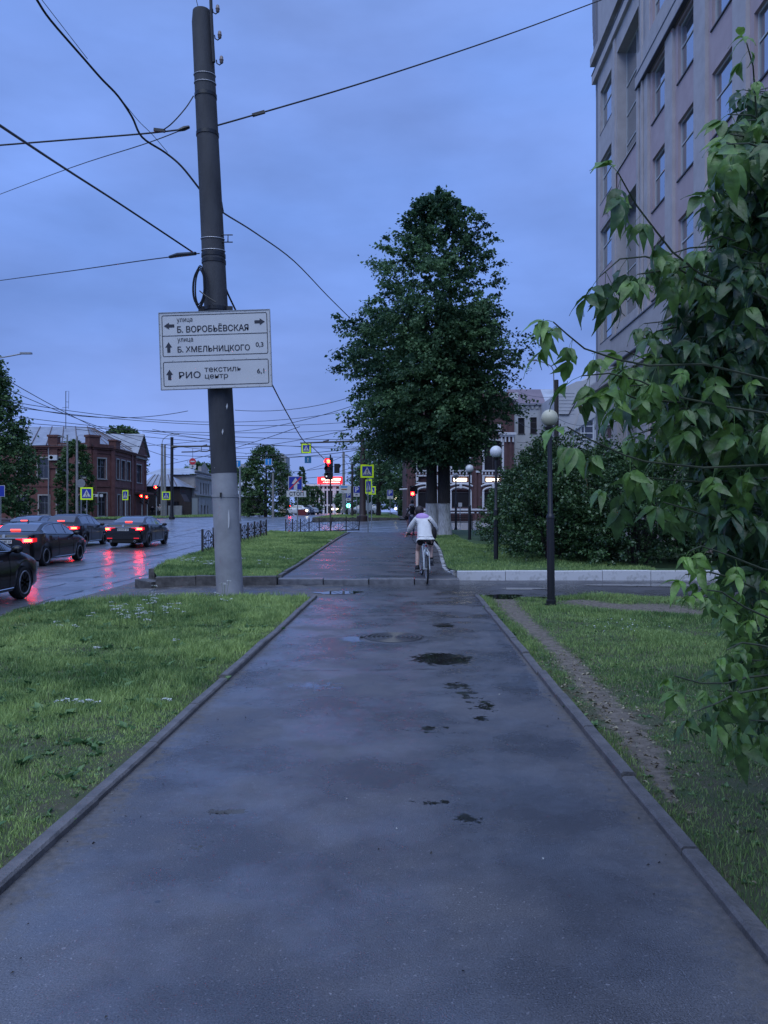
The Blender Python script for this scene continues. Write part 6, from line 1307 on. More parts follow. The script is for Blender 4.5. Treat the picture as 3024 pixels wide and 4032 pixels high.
for i in range(2): b = MB(); b.bb((Xp(662+27*i, Y), Y, .6), (Xp(687.5+27*i, Y), Y+.4, Zp(1991, Y))); b.build('block', mat('block_concrete', (.28,.28,.29), .8, (.36,.36,.37), 1.5, pos=True), bw, world=True)
Y = 111; g = thing('gate', 'dark brown sheet gate between the block wall and the pale gate', 'gate', (Xp(733, Y), Y, .95)); b = MB(); b.bb((Xp(716, Y), Y, .6), (Xp(752, Y), Y+.1, Zp(1976, Y))); b.build('gate_leaf', M_wood, g, world=True)
g = thing('gate', 'pale grey blue gate beside the old white house', 'gate', (Xp(767, Y), Y, .95)); b = MB(); b.bb((Xp(753, Y), Y, .6), (Xp(779, Y), Y+.1, Zp(1960, Y))); b.build('gate_leaf', mat('gate_grey', (.24,.27,.3), .6), g, world=True)
b = MB(); Y2 = 110.9; [b.bb((Xp(a, Y2), Y2, Zp(2038, Y2)), (Xp(a+1.6, Y2), Y2+.08, Zp(1956, Y2))) for a in (753, 779)]; b.bb((Xp(753, Y2), Y2, Zp(1957.5, Y2)), (Xp(780, Y2), Y2+.08, Zp(1956, Y2))); b.build('gate_frame', M_wood, g, world=True)
M_oldw = mat('old_white_wall', (.36,.34,.33), .85, (.24,.22,.21), .9, .5, 10, pos=True, lo=.4, hi=.7)
Y = 120; ow = thing('white_house', 'old weathered white stucco house with blue grey metal roof and arched windows', 'house', (Xp(765, Y), Y, 1.0))
XR = Xp(766, Y); f = Face((0, Y, 0), (1, 0), (0, -1)); b = MB(); f.wall(b, Xp(655, Y), XR, .5, Zp(1870, Y)); b.build('wall', M_oldw, ow, world=True)
back_box(ow, [(Xp(655, Y), Y+.05), (XR-.35, Y+.05), (XR-.35, 133), (Xp(655, Y), 133)], .5, Zp(1868, Y), M_oldw, 'body')
b = MB(); b.add([(Xp(570, Y), Y-.6, Zp(1869, Y)), (XR+.3, Y-.6, Zp(1866, Y)), (Xp(716, Y), Y+5, Zp(1836, Y)), (Xp(600, Y), Y+5, Zp(1838, Y))], [(0, 1, 2, 3)]); b.add([(XR+.3, Y-.6, Zp(1866, Y)), (XR+.3, Y+12, Zp(1868, Y)), (Xp(716, Y), Y+5, Zp(1836, Y))], [(0, 1, 2)]); b.build('roof', M_roofl, ow, world=True)
fo, Lo = mkface((XR, 120), (XR-.2, 135.5)); ao = lambda px: -(XR-.1)*3050/(1512-px)-120
hs = [(ao(p0), ao(p1), Zp(1948, 126), Zp(1902, 126)) for p0, p1 in ((787, 792), (799, 804), (809, 814), (819, 823))]; hg = [(ao(p0), ao(p1), 1.2, Zp(1990, 126)) for p0, p1 in ((790, 796), (803, 810), (816, 821))]
TZ = Zp(1856, 122); b = MB(); fo.wall(b, 0, Lo, .5, TZ, hs+hg, 0, .3); b.build('ornate_facade', M_oldw, ow, world=True)
for h in hs+hg: fo.window(ow, *h, -.2, M_wfd, M_glassd, hb=(.6,), fw=.08)
for z in lin(5.0, TZ-1.4, 7): b = MB(); fo.box(b, .1, 2.4, z, z+.28, 0, .12); b.build('rusticated_block', M_oldw, ow, world=True)
for (z0, z1, n) in ((4.2, 4.45, .3), (6.95, 7.1, .2), (TZ-.9, TZ-.6, .35), (TZ-.1, TZ+.1, .3)): b = MB(); fo.box(b, 0, Lo, z0, z1, 0, n); b.build('cornice', M_oldw, ow, world=True)
b = MB(); fo.box(b, 3.8, 8.5, TZ, TZ+.9, -.3, .2); b.add([fo.p(3.8, TZ+.9, .2), fo.p(8.5, TZ+.9, .2), fo.p(6.1, TZ+1.7, .2)], [(0, 1, 2)]); b.build('attic', M_oldw, ow, world=True)
# small blue grey house behind the fir, apartment block far behind
Y = 140; t = thing('grey_house', 'small house with blue grey roof between the big pole and the fir tree', 'house', (Xp(975, Y), Y, 1.2)); b = MB(); b.bb((Xp(935, Y), Y, .6), (Xp(1010, Y), Y+8, Zp(1958, Y))); b.build('wall', M_wood, t, world=True); b = MB(); b.add([(Xp(925, Y), Y-.4, Zp(1958, Y)), (Xp(1016, Y), Y-.4, Zp(1958, Y)), (Xp(985, Y), Y+4, Zp(1880, Y)), (Xp(930, Y), Y+4, Zp(1880, Y))], [(0, 1, 2, 3)]); b.build('roof', M_roofl, t, world=True)
Y = 330; t = thing('apartment_block', 'pale apartment tower peeking out over the dark fir tree', 'building', (Xp(1112, Y), Y, 1.4)); b = MB(); b.bb((Xp(1098, Y), Y, 0), (Xp(1125, Y), Y+14, Zp(1795, Y))); b.bb((Xp(1104, Y), Y+2, Zp(1795, Y)), (Xp(1112, Y), Y+6, Zp(1784, Y))); b.build('wall', mat('pale_panel', (.32,.31,.32), .8), t, world=True)
Y = 260; t = thing('apartment_block', 'grey slab block left of the dark fir tree', 'building', (Xp(960, Y), Y, 1.4)); b = MB(); b.bb((Xp(940, Y), Y, 0), (Xp(960, Y), Y+12, Zp(1827, Y))); b.poly([(Xp(960, Y), Y, 0), (Xp(978, Y), Y, 0), (Xp(978, Y), Y, Zp(1865, Y)), (Xp(960, Y), Y, Zp(1830, Y))], 10, (0, 1, 0)); b.build('wall', MT['pale_panel'], t, world=True)
# far office building with the red display
Y = 175; f = Face((0, Y, 0), (1, 0), (0, -1)); X_ = lambda p: Xp(p, Y); Z_ = lambda p: Zp(p, Y)
fb = thing('far_building', 'far white framed office building with tall dark glazing behind the traffic light', 'building', (X_(1280), Y, 1.3))
M_conw = mat('white_frame_wall', (.72,.72,.72), .7); M_win2 = mat('brown_glass', (.05,.03,.03), .2)
b = MB(); b.bb((X_(1206), Y+.5, .5), (X_(1352), Y+15, Z_(1912))); b.build('glazed_body', M_glassd, fb, world=True)
b = MB(); f.box(b, X_(1204), X_(1372), Z_(1914), Z_(1907), -1, .8); f.box(b, X_(1206), X_(1352), Z_(1932), Z_(1925), -.4, .4); f.box(b, X_(1206), X_(1352), Z_(1992), Z_(1986), -.4, .3); b.build('beams', M_conw, fb, world=True)
for p, w_ in ((1207, 8), (1222, 3), (1243, 7), (1258, 5), (1274, 8), (1289, 5), (1315, 9), (1322, 4), (1346, 7)): b = MB(); f.box(b, X_(p-w_/2), X_(p+w_/2), .6, Z_(1910), -.4, .5); b.build('column', M_conw, fb, world=True)
for p in (1233, 1266, 1303, 1333): b = MB(); f.box(b, X_(p-7), X_(p+7), Z_(1924), Z_(1915), 0, .2); b.build('window', M_win2, fb, world=True)
for p in (1240, 1306, 1345, 1325): b = MB(); f.box(b, X_(p), X_(p+7), Z_(2007), Z_(2002), 0, .6); b.build('shop_light', M_warmlit, fb, world=True)
Yl = 168; t = thing('led_board', 'glowing red scrolling display board on the roof of the far office building', 'display board', (Xp(1300, Yl), Yl, Zp(1908, Yl)))
b = MB(); b.bb((Xp(1250, Yl), Yl, Zp(1906, Yl)), (Xp(1351, Yl), Yl+.5, Zp(1877, Yl))); b.build('screen', M_redled, t, world=True)
b = MB(); put_text(b, 'ГРУЗИНСКИЕ ОБЕДЫ', Xp(1267, Yl), Zp(1893, Yl), Yl-.05, Xp(1341, Yl)-Xp(1267, Yl), .55, .02); put_text(b, 'с 12 до 16 ежедневно', Xp(1272, Yl), Zp(1901.5, Yl), Yl-.05, Xp(1338, Yl)-Xp(1272, Yl), .28, .02); b.build('lettering', M_ledtxt, t, world=True)
b = MB(); [b.tube([(Xp(p, Yl), Yl+.4, Zp(1912, Yl)), (Xp(p, Yl), Yl+.4, Zp(1900, Yl))], .08, 4) for p in (1262, 1300, 1340)]; b.build('support', M_dark, t, world=True)
# kiosk, container, pale van side, small fences far off
Y = 120; t = thing('kiosk', 'dark red low container standing left of the parked far cars', 'container', (Xp(1190, Y), Y, 1.25)); b = MB(); b.bb((Xp(1172, Y), Y, .9), (Xp(1206, Y), Y+3, Zp(2006, Y))); b.build('body', mat('dark_red', (.12,.015,.02), .6), t, world=True)
Y = 126; t = thing('wooden_fence', 'pale yellow wooden fence strip left of the far traffic', 'fence', (Xp(1112, Y), Y, 1.1)); 
for i in range(12): b = MB(); b.bb((Xp(1102+1.9*i, Y), Y, .9), (Xp(1103.4+1.9*i, Y), Y+.05, Zp(2005+(i % 2), Y))); b.build('fence_board', mat('pale_wood', (.35,.28,.18), .8), t, world=True)
Y = 96; t = thing('box_trailer', 'pale blue grey box trailer at the far side of the street behind the corner mast', 'trailer', (Xp(1470, Y), Y, 1.2)); b = MB(); b.bb((Xp(1436, Y), Y, 1.6), (Xp(1463, Y), Y+5, Zp(1969, Y))); b.build('box', mat('pale_blue_box', (.32,.36,.42), .5), t, world=True); b = MB(); [b.lathe([(.35, -.1), (.35, .1)], (Xp(p, Y), Y+.2, 1.55), 10, 'x') for p in (1441, 1458)]; b.build('wheels', M_dark, t, world=True)
# ------------------------------------------------------------------ cars
M_cpaint = mat('car_black_wet', (.004,.003,.004), .28, spec=.3, coat=.35); M_cpaint2 = mat('car_dark_brown', (.008,.004,.005), .28, spec=.3, coat=.35)
M_cglass = mat('car_glass', (.03,.03,.04), .12, spec=1.0, coat=1)
M_tyre = mat('tyre', (.012,.012,.012), .75); M_rim = mat('rim', (.3,.3,.32), .35, metal=.5); M_und = mat('underbody', (.008,.008,.008), .9)
M_plate = mat('number_plate', (.55,.55,.53), .4)
class Car:
    def __init__(s, style='sedan', L=4.85, W=1.82, Ht=1.47):
        s.L = L; s.W = W; s.wf = L-.98; s.wr = 1.05; k = Ht/1.47
        if style == 'sedan':
            s.deck = itp([(0,.92),(.06,1.02),(.35,1.10),(.9,1.10),(1.2,1.04),(2.4,.98),(3.5,.98),(3.75,.97),(4.2,.88),(4.6,.76),(4.85,.62)]); rf = [(.0,0),(.62,1.11),(.9,1.23),(1.3,1.37),(1.7,1.44),(2.2,1.47),(2.7,1.45),(3.0,1.36),(3.35,1.2),(3.72,1.0),(4.9,0)]
            s.side = [(.98,2.0,2.04,2.72,2.78,3.5)]; s.rw = (.72, 1.52); s.fw = (3.0, 3.62)
        else:
            s.deck = itp([(0,.85),(.06,1.0),(.25,1.05),(1.2,1.06),(2.4,1.0),(3.4,.98),(3.6,.97),(4.1,.9),(4.4,.78),(4.6,.6)]); rf = [(.0,0),(.22,1.06),(.35,1.18),(.7,1.43),(1.1,1.52),(1.8,1.55),(2.3,1.53),(2.7,1.44),(3.1,1.25),(3.5,1.0),(4.9,0)]
            s.side = [(.75,1.75,1.8,2.4,2.46,3.2)]; s.rw = (.33, .72); s.fw = (2.65, 3.35)
        s.k = k; r_ = itp(rf); s.roof = lambda y: np.maximum(r_(y)*k, s.deck(y)+.035)
    def half(s, y):
        return s.W/2*np.interp(y, [0, .05, .2, .6, s.L-.9, s.L-.35, s.L-.1, s.L], [.80, .89, .95, 1, 1, .95, .82, .62])
    def low(s, y):
        z = float(np.interp(y, [0, .15, .5, s.L-.6, s.L], [.36, .26, .22, .2, .3]))
        for c in (s.wr, s.wf):
            d = .40**2-(y-c)**2
            if d > 0: z = max(z, .33+math.sqrt(d))
        return z
    def pts(s, y):
        w = float(s.half(y)); zl_ = s.low(y); dk = float(s.deck(y)); rf = float(s.roof(y)); cab = rf > dk+.05
        wr = w*.90-(rf-dk)*.42 if cab else w*.86
        return [(w*.93, min(zl_, .62)), (w*.985, max(zl_+.03, .30) if zl_ < .5 else zl_+.02), (w, max(.56, min(zl_+.06, .78))), (w*.985, max(.76, min(zl_+.1, dk-.06)) if dk > .82 else dk-.1), (w*.955, dk-.03), (w*.92, dk), (wr, rf-.055 if cab else dk+.02), (wr*.86, rf-.008), (wr*.5, rf), (0, rf+.004)]
    def side_pt(s, y, t, off=.006):
        p = s.pts(y); a, b_ = p[5], p[6]; x = a[0]+(b_[0]-a[0])*t; z = a[1]+(b_[1]-a[1])*t; return (x+off, z+off*.4)
def build_car(X, Yr, z, label, style='sedan', paint=None, plate=None, lit=True, detail=True, name='parked_car', rz=0, **kw):
    c = Car(style, **kw); t = thing('car', label, 'car', (X, Yr, z), rz, group='dark cars waiting on the wet road' if lit else None)
    paint = paint or M_cpaint
    ys = sorted(set([0, .03, .06, .1, .15, .2]+lin(.25, c.L-.25, 60)+[c.L-.18, c.L-.1, c.L-.04, c.L]))
    b = MB(); n = 0
    for y in ys:
        P = c.pts(y); ring_ = [(x, y, zz) for x, zz in P]+[(-x, y, zz) for x, zz in P[-2::-1]]; n = len(ring_); b.v += ring_
    for i in range(len(ys)-1):
        for j in range(n-1): k = i*n+j; b.f.append((k, k+n, k+n+1, k+1)); b.m.append(0)
    b.f.append(tuple(range(n))); b.m.append(0); b.f.append(tuple((len(ys)-1)*n+j for j in range(n))[::-1]); b.m.append(0)
    b.build('body', paint, t, True)
    b = MB(); b.bb((-c.W*.36, .15, .2), (c.W*.36, c.L-.2, .75)); b.bb((-c.W*.46, c.wr+.45, .22), (c.W*.46, c.wf-.45, .6)); b.build('underbody', M_und, t)
    # wheels
    for yy in (c.wr, c.wf):
        for sx_ in (-1, 1):
            q = bpy.data.objects.new('wheel', None)
            b = MB(); cx = sx_*(c.W/2-.12); b.lathe([(.23, -.1), (.31, -.11), (.335, -.07), (.335, .07), (.31, .11), (.23, .1)], (cx, yy, .335), 20, 'x', cap=False); w_ = b.build('wheel', M_tyre, t, True)
            b = MB(); b.lathe([(0, sx_*.06), (.05, sx_*.075), (.06, sx_*.06), (.06, sx_*.02), (.21, sx_*.02), (.235, sx_*.1)], (cx, yy, .335), 18, 'x'); b.build('wheel_disc', M_und, w_, True)
            b = MB(); b.tube([(cx+sx_*.1, yy+.232*math.cos(2*math.pi*i/20), .335+.232*math.sin(2*math.pi*i/20)) for i in range(20)], .014, 4, closed=True)
            for i in range(8):
                a = 2*math.pi*i/8; b.box((cx+sx_*.085, yy+.125*math.cos(a), .335+.125*math.sin(a)), (.03, .2, .04), Matrix.Rotation(a, 3, 'X'))
            b.build('rim', M_rim, w_, True)
            bpy.data.objects.remove(q)
    # glass
    def patch(nm, y0, y1, m, frac=.84, off=.008):
        b = MB(); Y_ = lin(y0, y1, 10)
        for y in Y_:
            P = c.pts(y); wr = P[6][0]*frac; rf = float(c.roof(y))
            for u in (-1, -.5, 0, .5, 1): b.v.append((u*wr, y, rf+off-.010*abs(u)**2-(.03 if abs(u) == 1 else 0)*0))
        for i in range(10):
            for j in range(4): k = i*5+j; b.f.append((k, k+1, k+6, k+5)); b.m.append(0)
        return b.build(nm, m, t, True)
    patch('rear_window', c.rw[0], c.rw[1], M_cglass, .86); patch('windscreen', c.fw[0], c.fw[1], M_cglass, .86)
    s0 = c.side[0]
    for sx_ in (-1, 1):
        for (a0, a1, rear) in ((s0[0], s0[1], True), (s0[2], s0[3], False), (s0[4], s0[5], False))[:3]:
            b = MB(); n_ = 10
            for i in range(n_+1):
                y = a0+(a1-a0)*i/n_
                lo_, hi_ = .14, .9
                if float(c.roof(y))-float(c.deck(y)) < .14: hi_ = .3
                x0, z0 = c.side_pt(y, lo_); x1, z1 = c.side_pt(y, hi_); b.v += [(sx_*x0, y, z0), (sx_*x1, y, z1)]
            for i in range(n_): b.f.append((2*i, 2*i+1, 2*i+3, 2*i+2)); b.m.append(0)
            b.build('side_window', M_cglass, t)
        if detail:
            P = []
            for i in range(25):
                y = s0[0]-.05+(s0[5]-s0[0]+.05)*i/24; x1, z1 = c.side_pt(y, .96, .012); P.append((sx_*x1, y, z1))
            b = MB(); b.tube(P, .011, 4)
            P = [(sx_*c.side_pt(y, .06, .012)[0], y, c.side_pt(y, .06, .012)[1]) for y in lin(s0[0]-.05, s0[5], 10)]; b.tube(P, .009, 4); b.build('chrome_trim', M_chrome, t)
        b = MB(); x1, z1 = c.side_pt(s0[5]-.05, .1); b.ball((sx_*(x1+.13), s0[5]-.12, z1+.04), .1, 10, 7, (1.2, .7, .8)); b.tube([(sx_*x1, s0[5]-.1, z1), (sx_*(x1+.1), s0[5]-.12, z1+.02)], .03, 5); b.build('wing_mirror', paint, t, True)
        if detail:
            for yy in (s0[1]-.3, s0[3]+.05): 
                p = c.pts(yy); b = MB(); b.tube([(sx_*(p[3][0]+.02), yy-.1, p[4][1]-.12), (sx_*(p[3][0]+.03), yy+.1, p[4][1]-.12)], .014, 5); b.build('door_handle', paint, t)
            for yy in (s0[1]+.02, s0[4]+.45, s0[0]-.1):
                b = MB(); P = [(sx_*(q[0]+.003), yy, q[1]) for q in c.pts(yy)[1:5]]; b.tube(P, .004, 3); b.build('door_gap', M_und, t)
            b = MB(); p = c.pts(c.L/2); b.tube([(sx_*(p[1][0]+.004), y, .27) for y in lin(c.wr+.5, c.wf-.5, 4)], .012, 4); b.build('sill_strip', M_chrome, t)
    # rear lamps wrap round the corner
    def rear_patch(nm, u0, u1, z0, z1, m, off=.012, par=None, wrap=.35):
        """strip on the rear corner; u from centre (0) to the corner (1) to the side (1+)"""
        b = MB(); n_ = 8
        for i in range(n_+1):
            u = u0+(u1-u0)*i/n_
            if u <= 1: x, y = u*c.W/2*.80, -off
            else: y = (u-1)*wrap; x = float(c.half(y))+off*.8; y -= off*.5
            s_ = -1 if False else 1
            k_ = min(1, .25+1.5*(u-u0)/max(u1-u0, .01)) if u0 < .6 else 1; k2 = 1 if u <= 1 else 1-.35*(u-1); zm = z1-(z1-z0)*k_; b.v += [(x, y, zm+(z1-zm)*(1-k2)*.5), (x, y, z1-.0*(1-k2))]
        for i in range(n_): b.f.append((2*i, 2*i+2, 2*i+3, 2*i+1)); b.m.append(0)
        V = list(b.v); b.v += [(-x, y, zz) for x, y, zz in V]; k = len(V); b.f += [tuple(k+i for i in f)[::-1] for f in list(b.f)]; b.m += [0]*n_
        return b.build(nm, m, par or t)
    zt = .80 if style == 'sedan' else .84; dh = .15
    ln = rear_patch('tail_light', .5, 2.0, zt, zt+dh, M_lens if lit else M_lensoff)
    if lit:
        rear_patch('brake_lamp', .82, 1.35, zt+.02, zt+dh-.02, M_redlit, .02, ln); rear_patch('brake_core', .9, 1.2, zt+.045, zt+dh-.045, M_yellit, .026, ln)
        y = c.rw[0]+.05; b = MB(); rf = float(c.roof(y)); b.bb((-.16, y-.02, rf+.01), (.16, y+.02, rf+.045)); b.build('high_brake_light', mat('high_brake', (.8,.02,.02), .3, emit=(1,.06,.05), es=4), t)
    b = MB(); b.bb((-.75 if style == 'sedan' else -.5, -.022, zt+dh-.01), (.75 if style == 'sedan' else .5, -.004, zt+dh+.02)); b.build('chrome_strip', M_chrome, t)
    b = MB(); b.lathe([(.055, -.01), (.055, .01)], (0, -.02, zt+dh+.07), 14, 'y'); b.build('badge', M_chrome, t)
    b = MB(); b.bb((-.26, -.03, zt-.02), (.26, -.012, zt+.095)); pl_ = b.build('number_plate', M_plate, t)
    if plate:
        b = MB(); put_text(b, plate, -.235, zt+.0, -.034, .47, .075, .02); b.build('lettering', M_ink, pl_)
    b = MB(); b.bb((-c.W*.44, -.03, .40), (c.W*.44, .1, .62)); b.build('bumper', paint, t)
    b = MB(); b.bb((-c.W*.36, -.012, .24), (c.W*.36, .12, .40)); b.build('diffuser', M_und, t)
    for sx_ in (-1, 1):
        b = MB(); b.bb((sx_*.62-.12, -.04, .42), (sx_*.62+.12, -.03, .46)); b.build('reflector', M_lens if lit else M_lensoff, t)
        b = MB(); b.lathe([(.045, -.06), (.045, .1), (.035, .1), (.035, -.06)], (sx_*.55, 0, .3), 10, 'y'); b.build('exhaust', M_chrome, t)
        b = MB(); y = c.L-.35; b.box((sx_*float(c.half(y))*.80, y+.05, .66), (.26, .22, .1), Matrix.Rotation(-sx_*.5, 3, 'Z')); b.build('headlight', M_headlit if kw.get('hl') else mat('head_lens', (.3,.3,.32), .1), t)
    return t
zc = lambda y: float(zl(y))
cA = build_car(-12.12, 36.0, zc(38.4), 'black sedan with brake lights on and plate В157СР, nearest to the junction', plate='В157СР 37')
cB = build_car(-12.02, 24.5, zc(27)-.01, 'black sedan with brake lights on and plate А729МК, second in the near queue', plate='А729МК 37')
cE = build_car(-8.25, 12.0, zc(14), 'black car nearest the lawn, only its front half showing at the left edge', plate='О123ОО 37' if False else None)
cC = build_car(-15.25, 36.2, zc(38), 'dark hatchback with lit brake light between the two black sedans', 'hatch', M_cpaint2, L=4.6, W=1.84, Ht=1.5)
cD = build_car(-18.2, 38.4, zc(40), 'dark car in the farthest lane, roof showing above the second sedan', 'sedan', M_cpaint2)
# rain-wet antenna on B
for cc, x in ((cB, 0),): b = MB(); b.add([(-.02, 1.6, 1.45), (.02, 1.6, 1.45), (0, 1.68, 1.53), (0, 1.75, 1.46)], [(0, 1, 2), (0, 2, 3), (1, 3, 2)]); b.build('antenna_fin', M_und, cc)
# far parked and moving cars
M_cwhite = mat('car_white', (.55,.57,.6), .3, coat=.5); M_csilver = mat('car_silver', (.3,.32,.36), .3, coat=.5); M_cnavy = mat('car_navy', (.015,.03,.06), .3, coat=.5)
def far_car(px, Y, paint, label, rz=0, style='hatch'):
    t = build_car(Xp(px, Y), Y, Hz(px, Y)+.02, label, style, paint, lit=False, detail=False, rz=rz, L=4.4, W=1.8, Ht=1.5); return t
far_car(1229, 128, M_cnavy, 'dark blue parked car leading the far row before the office building', R(70))
far_car(1245, 131, M_cwhite, 'white parked car beside the dark blue one far down the street', R(62))
far_car(1259, 134, M_cwhite, 'white parked car at the right end of the far row', R(55))
far_car(1213, 126, M_cwhite, 'white parked car half hidden beside the dark red container', R(75))
far_car(1497, 106, M_csilver, 'silver grey car parked beyond the island under the dark trees', R(80))
far_car(1388, 135, M_cwhite, 'white car waiting in the distance under the green traffic light', R(20))
def lamp_spot(px, py, Y, m, r, label, name='lamp'):
    b = MB(); b.ball(at(px, py, Y), r, 8, 6); return tag(b.build(name, m, smooth=True), label, 'light')
for px, py, m, lb in ((1387, 2013, M_redlit, 'small red tail light far down the street'), (1397, 2013, mat('amber_lit', (.9,.3,.1), .3, emit=(1,.3,.08), es=9), 'small amber tail light far down the street'), (1416, 2010, M_headlit, 'yellow white headlight far down the street'), (1372, 1991, M_greenlit, 'green traffic light glowing far down the street'), (1558, 2003, M_warmlit, 'small yellow lamp by the end of the far pavement'), (1557, 1962, M_headlit, 'white lamp among the dark trees on the far pavement, upper'), (1592, 2011, M_warmlit, 'low yellow lamp left of the walking man'), (1208, 2010, M_headlit, 'white headlight by the dark red container'), (1141, 1991, M_redlit, 'small red light left of the stop plate')):
    lamp_spot(px, py, 110 if px < 1500 else 84, m, (.15 if px != 1372 else .3) if px < 1500 else .12, lb, 'vehicle_light' if px < 1450 and px != 1372 else 'lamp')
# ------------------------------------------------------------------ people
def skin(name, verts, edges, radii, m, parent, lvl=2, root=0):
    me = bpy.data.meshes.new(name); q = parent.location; me.from_pydata([(v[0]-q.x, v[1]-q.y, v[2]-q.z) for v in verts], edges, [])
    o = bpy.data.objects.new(name, me); sc.collection.objects.link(o); o.parent = parent; me.materials.append(m)
    md = o.modifiers.new('skin', 'SKIN'); lay = me.skin_vertices[0] if me.skin_vertices else None
    if lay is None:
        # the skin layer comes with the modifier only through the operator; build it through bmesh
        import bmesh
        bm = bmesh.new(); bm.from_mesh(me); L_ = bm.verts.layers.skin.verify(); bm.verts.ensure_lookup_table()
        for i, v in enumerate(bm.verts): r = radii[i]; v[L_].radius = r if isinstance(r, tuple) else (r, r); v[L_].use_root = (i == root)
        bm.to_mesh(me); bm.free()
    else:
        for i, sv in enumerate(lay.data): r = radii[i]; sv.radius = r if isinstance(r, tuple) else (r, r); sv.use_root = (i == root)
    md.use_smooth_shade = True; md.branch_smoothing = .3
    s_ = o.modifiers.new('sub', 'SUBSURF'); s_.levels = lvl; s_.render_levels = lvl
    dg = bpy.context.evaluated_depsgraph_get(); nm = bpy.data.meshes.new_from_object(o.evaluated_get(dg))
    o.modifiers.clear(); o.data = nm; nm.name = name
    if not nm.materials: nm.materials.append(m)
    return o
M_skin = mat('skin', (.55,.36,.29), .55); M_hair = mat('hair_dark', (.02,.014,.014), .6, (.035,.024,.022), 60); M_hood = mat('hoodie_cream', (.68,.67,.66), .9, (.76,.75,.74), 9, .5, 30, bdist=.02); M_lil = mat('hood_lilac', (.48,.30,.62), .9, (.55,.36,.68), 8)
M_blk = mat('black_cloth', (.012,.011,.013), .9); M_shoe = mat('black_shoe', (.012,.012,.013), .6)
def person_root(label, loc): return thing('person', label, 'person', loc)
def body(t, J, m=M_skin, hands=True):
    """one continuous body from named joints"""
    names = ['pelvis', 'belly', 'chest', 'neck', 'headb', 'headm', 'headt', 'lsh', 'lel', 'lwr', 'rsh', 'rel', 'rwr', 'lhip', 'lkn', 'lan', 'lft', 'rhip', 'rkn', 'ran', 'rft']
    rad = dict(pelvis=.115, belly=.11, chest=(.13,.11), neck=.05, headb=.06, headm=.092, headt=.075, lsh=.055, rsh=.055, lel=.04, rel=.04, lwr=.027, rwr=.027, lhip=.085, rhip=.085, lkn=.052, rkn=.052, lan=.036, ran=.036, lft=.035, rft=.035)
    E = [('pelvis','belly'),('belly','chest'),('chest','neck'),('neck','headb'),('headb','headm'),('headm','headt'),('chest','lsh'),('lsh','lel'),('lel','lwr'),('chest','rsh'),('rsh','rel'),('rel','rwr'),('pelvis','lhip'),('lhip','lkn'),('lkn','lan'),('lan','lft'),('pelvis','rhip'),('rhip','rkn'),('rkn','ran'),('ran','rft')]
    V = [Vector(J[n]) for n in names]; Rr = [rad[n] for n in names]; idx = {n: i for i, n in enumerate(names)}; Ed = [(idx[a], idx[b_]) for a, b_ in E]
    # calf bulge
    for s_ in 'lr':
        a = Vector(J[s_+'kn']).lerp(Vector(J[s_+'an']), .35); i = len(V); V.append(a+Vector((0, -.02, 0))); Rr.append(.056); e = (idx[s_+'kn'], idx[s_+'an']); Ed.remove(e); Ed += [(e[0], i), (i, e[1])]
    o = skin('body', V, Ed, Rr, m, t)
    for s_, f in (('l', J.get('lhand')), ('r', J.get('rhand'))):
        w_ = Vector(J[s_+'wr']); d = (w_-Vector(J[s_+'el'])).normalized(); side = d.cross(Vector((0, 0, 1))).normalized()
        b = MB(); pm = w_+d*.045; b.tube([w_-d*.01, w_+d*.03, w_+d*.08], [.022, .036, .032], 8)
        for k in range(4):
            a = w_+d*.075+side*(.024-.016*k); L_ = (.034, .04, .038, .03)[k]; b.tube([a, a+d*L_*.6+Vector((0, 0, -.018)), a+d*L_*.5+Vector((0, 0, -.045)), a+Vector((0, 0, -.055))], [.0095, .009, .008, .006], 6)
        th = side*(-1 if s_ == 'l' else 1)*-1; a = w_+d*.03+th*.03; b.tube([a, a+th*.02+d*.025, a+th*.012+d*.05+Vector((0, 0, -.02))], [.011, .010, .007], 6)
        b.build('hand', m, o, True, world=False).location = -Vector(t.location)
    return o
# cyclist
bz0 = .03
cyR = Vector((.950, 17.16, .335)); cyF = Vector((.885, 18.2, .455))
ct = person_root('cyclist in a cream hoodie with lilac hood and black shorts riding away', (.93, 17.4, .0))
J = dict(pelvis=(.925,17.42,1.02), belly=(.92,17.5,1.15), chest=(.90,17.70,1.38), neck=(.865,17.83,1.52), headb=(.835,17.90,1.58), headm=(.82,17.93,1.65), headt=(.815,17.92,1.70),
    lsh=(.745,17.74,1.44), lel=(.615,17.86,1.24), lwr=(.555,18.02,1.12), rsh=(1.05,17.70,1.44), rel=(1.17,17.80,1.26), rwr=(1.19,17.98,1.15),
    lhip=(.83,17.46,.97), lkn=(.775,17.78,.72), lan=(.755,17.60,.36), lft=(.76,17.72,.30), rhip=(1.02,17.46,.97), rkn=(1.075,17.86,.83), ran=(1.07,17.62,.56), rft=(1.085,17.74,.47))
body(ct, J)
skin('hoodie', [(.925,17.44,1.03),(.922,17.46,1.12),(.915,17.58,1.25),(.90,17.69,1.38),(.87,17.80,1.49),(.745,17.74,1.44),(.66,17.80,1.31),(.60,17.88,1.21),(.565,17.99,1.135),(1.05,17.70,1.44),(1.13,17.76,1.32),(1.185,17.83,1.22),(1.195,17.94,1.17)],
    [(0,1),(1,2),(2,3),(3,4),(3,5),(5,6),(6,7),(7,8),(3,9),(9,10),(10,11),(11,12)], [(.165,.13),(.185,.15),(.18,.15),(.165,.14),(.09,.09),(.095,.09),(.085,.08),(.075,.07),(.045,.045),(.095,.09),(.085,.08),(.075,.07),(.045,.045)], M_hood, ct, root=1)
b = MB(); b.lathe([(.150,-.03),(.168,-.02),(.172,.02),(.160,.04)], (0, 0, 0), 20); 
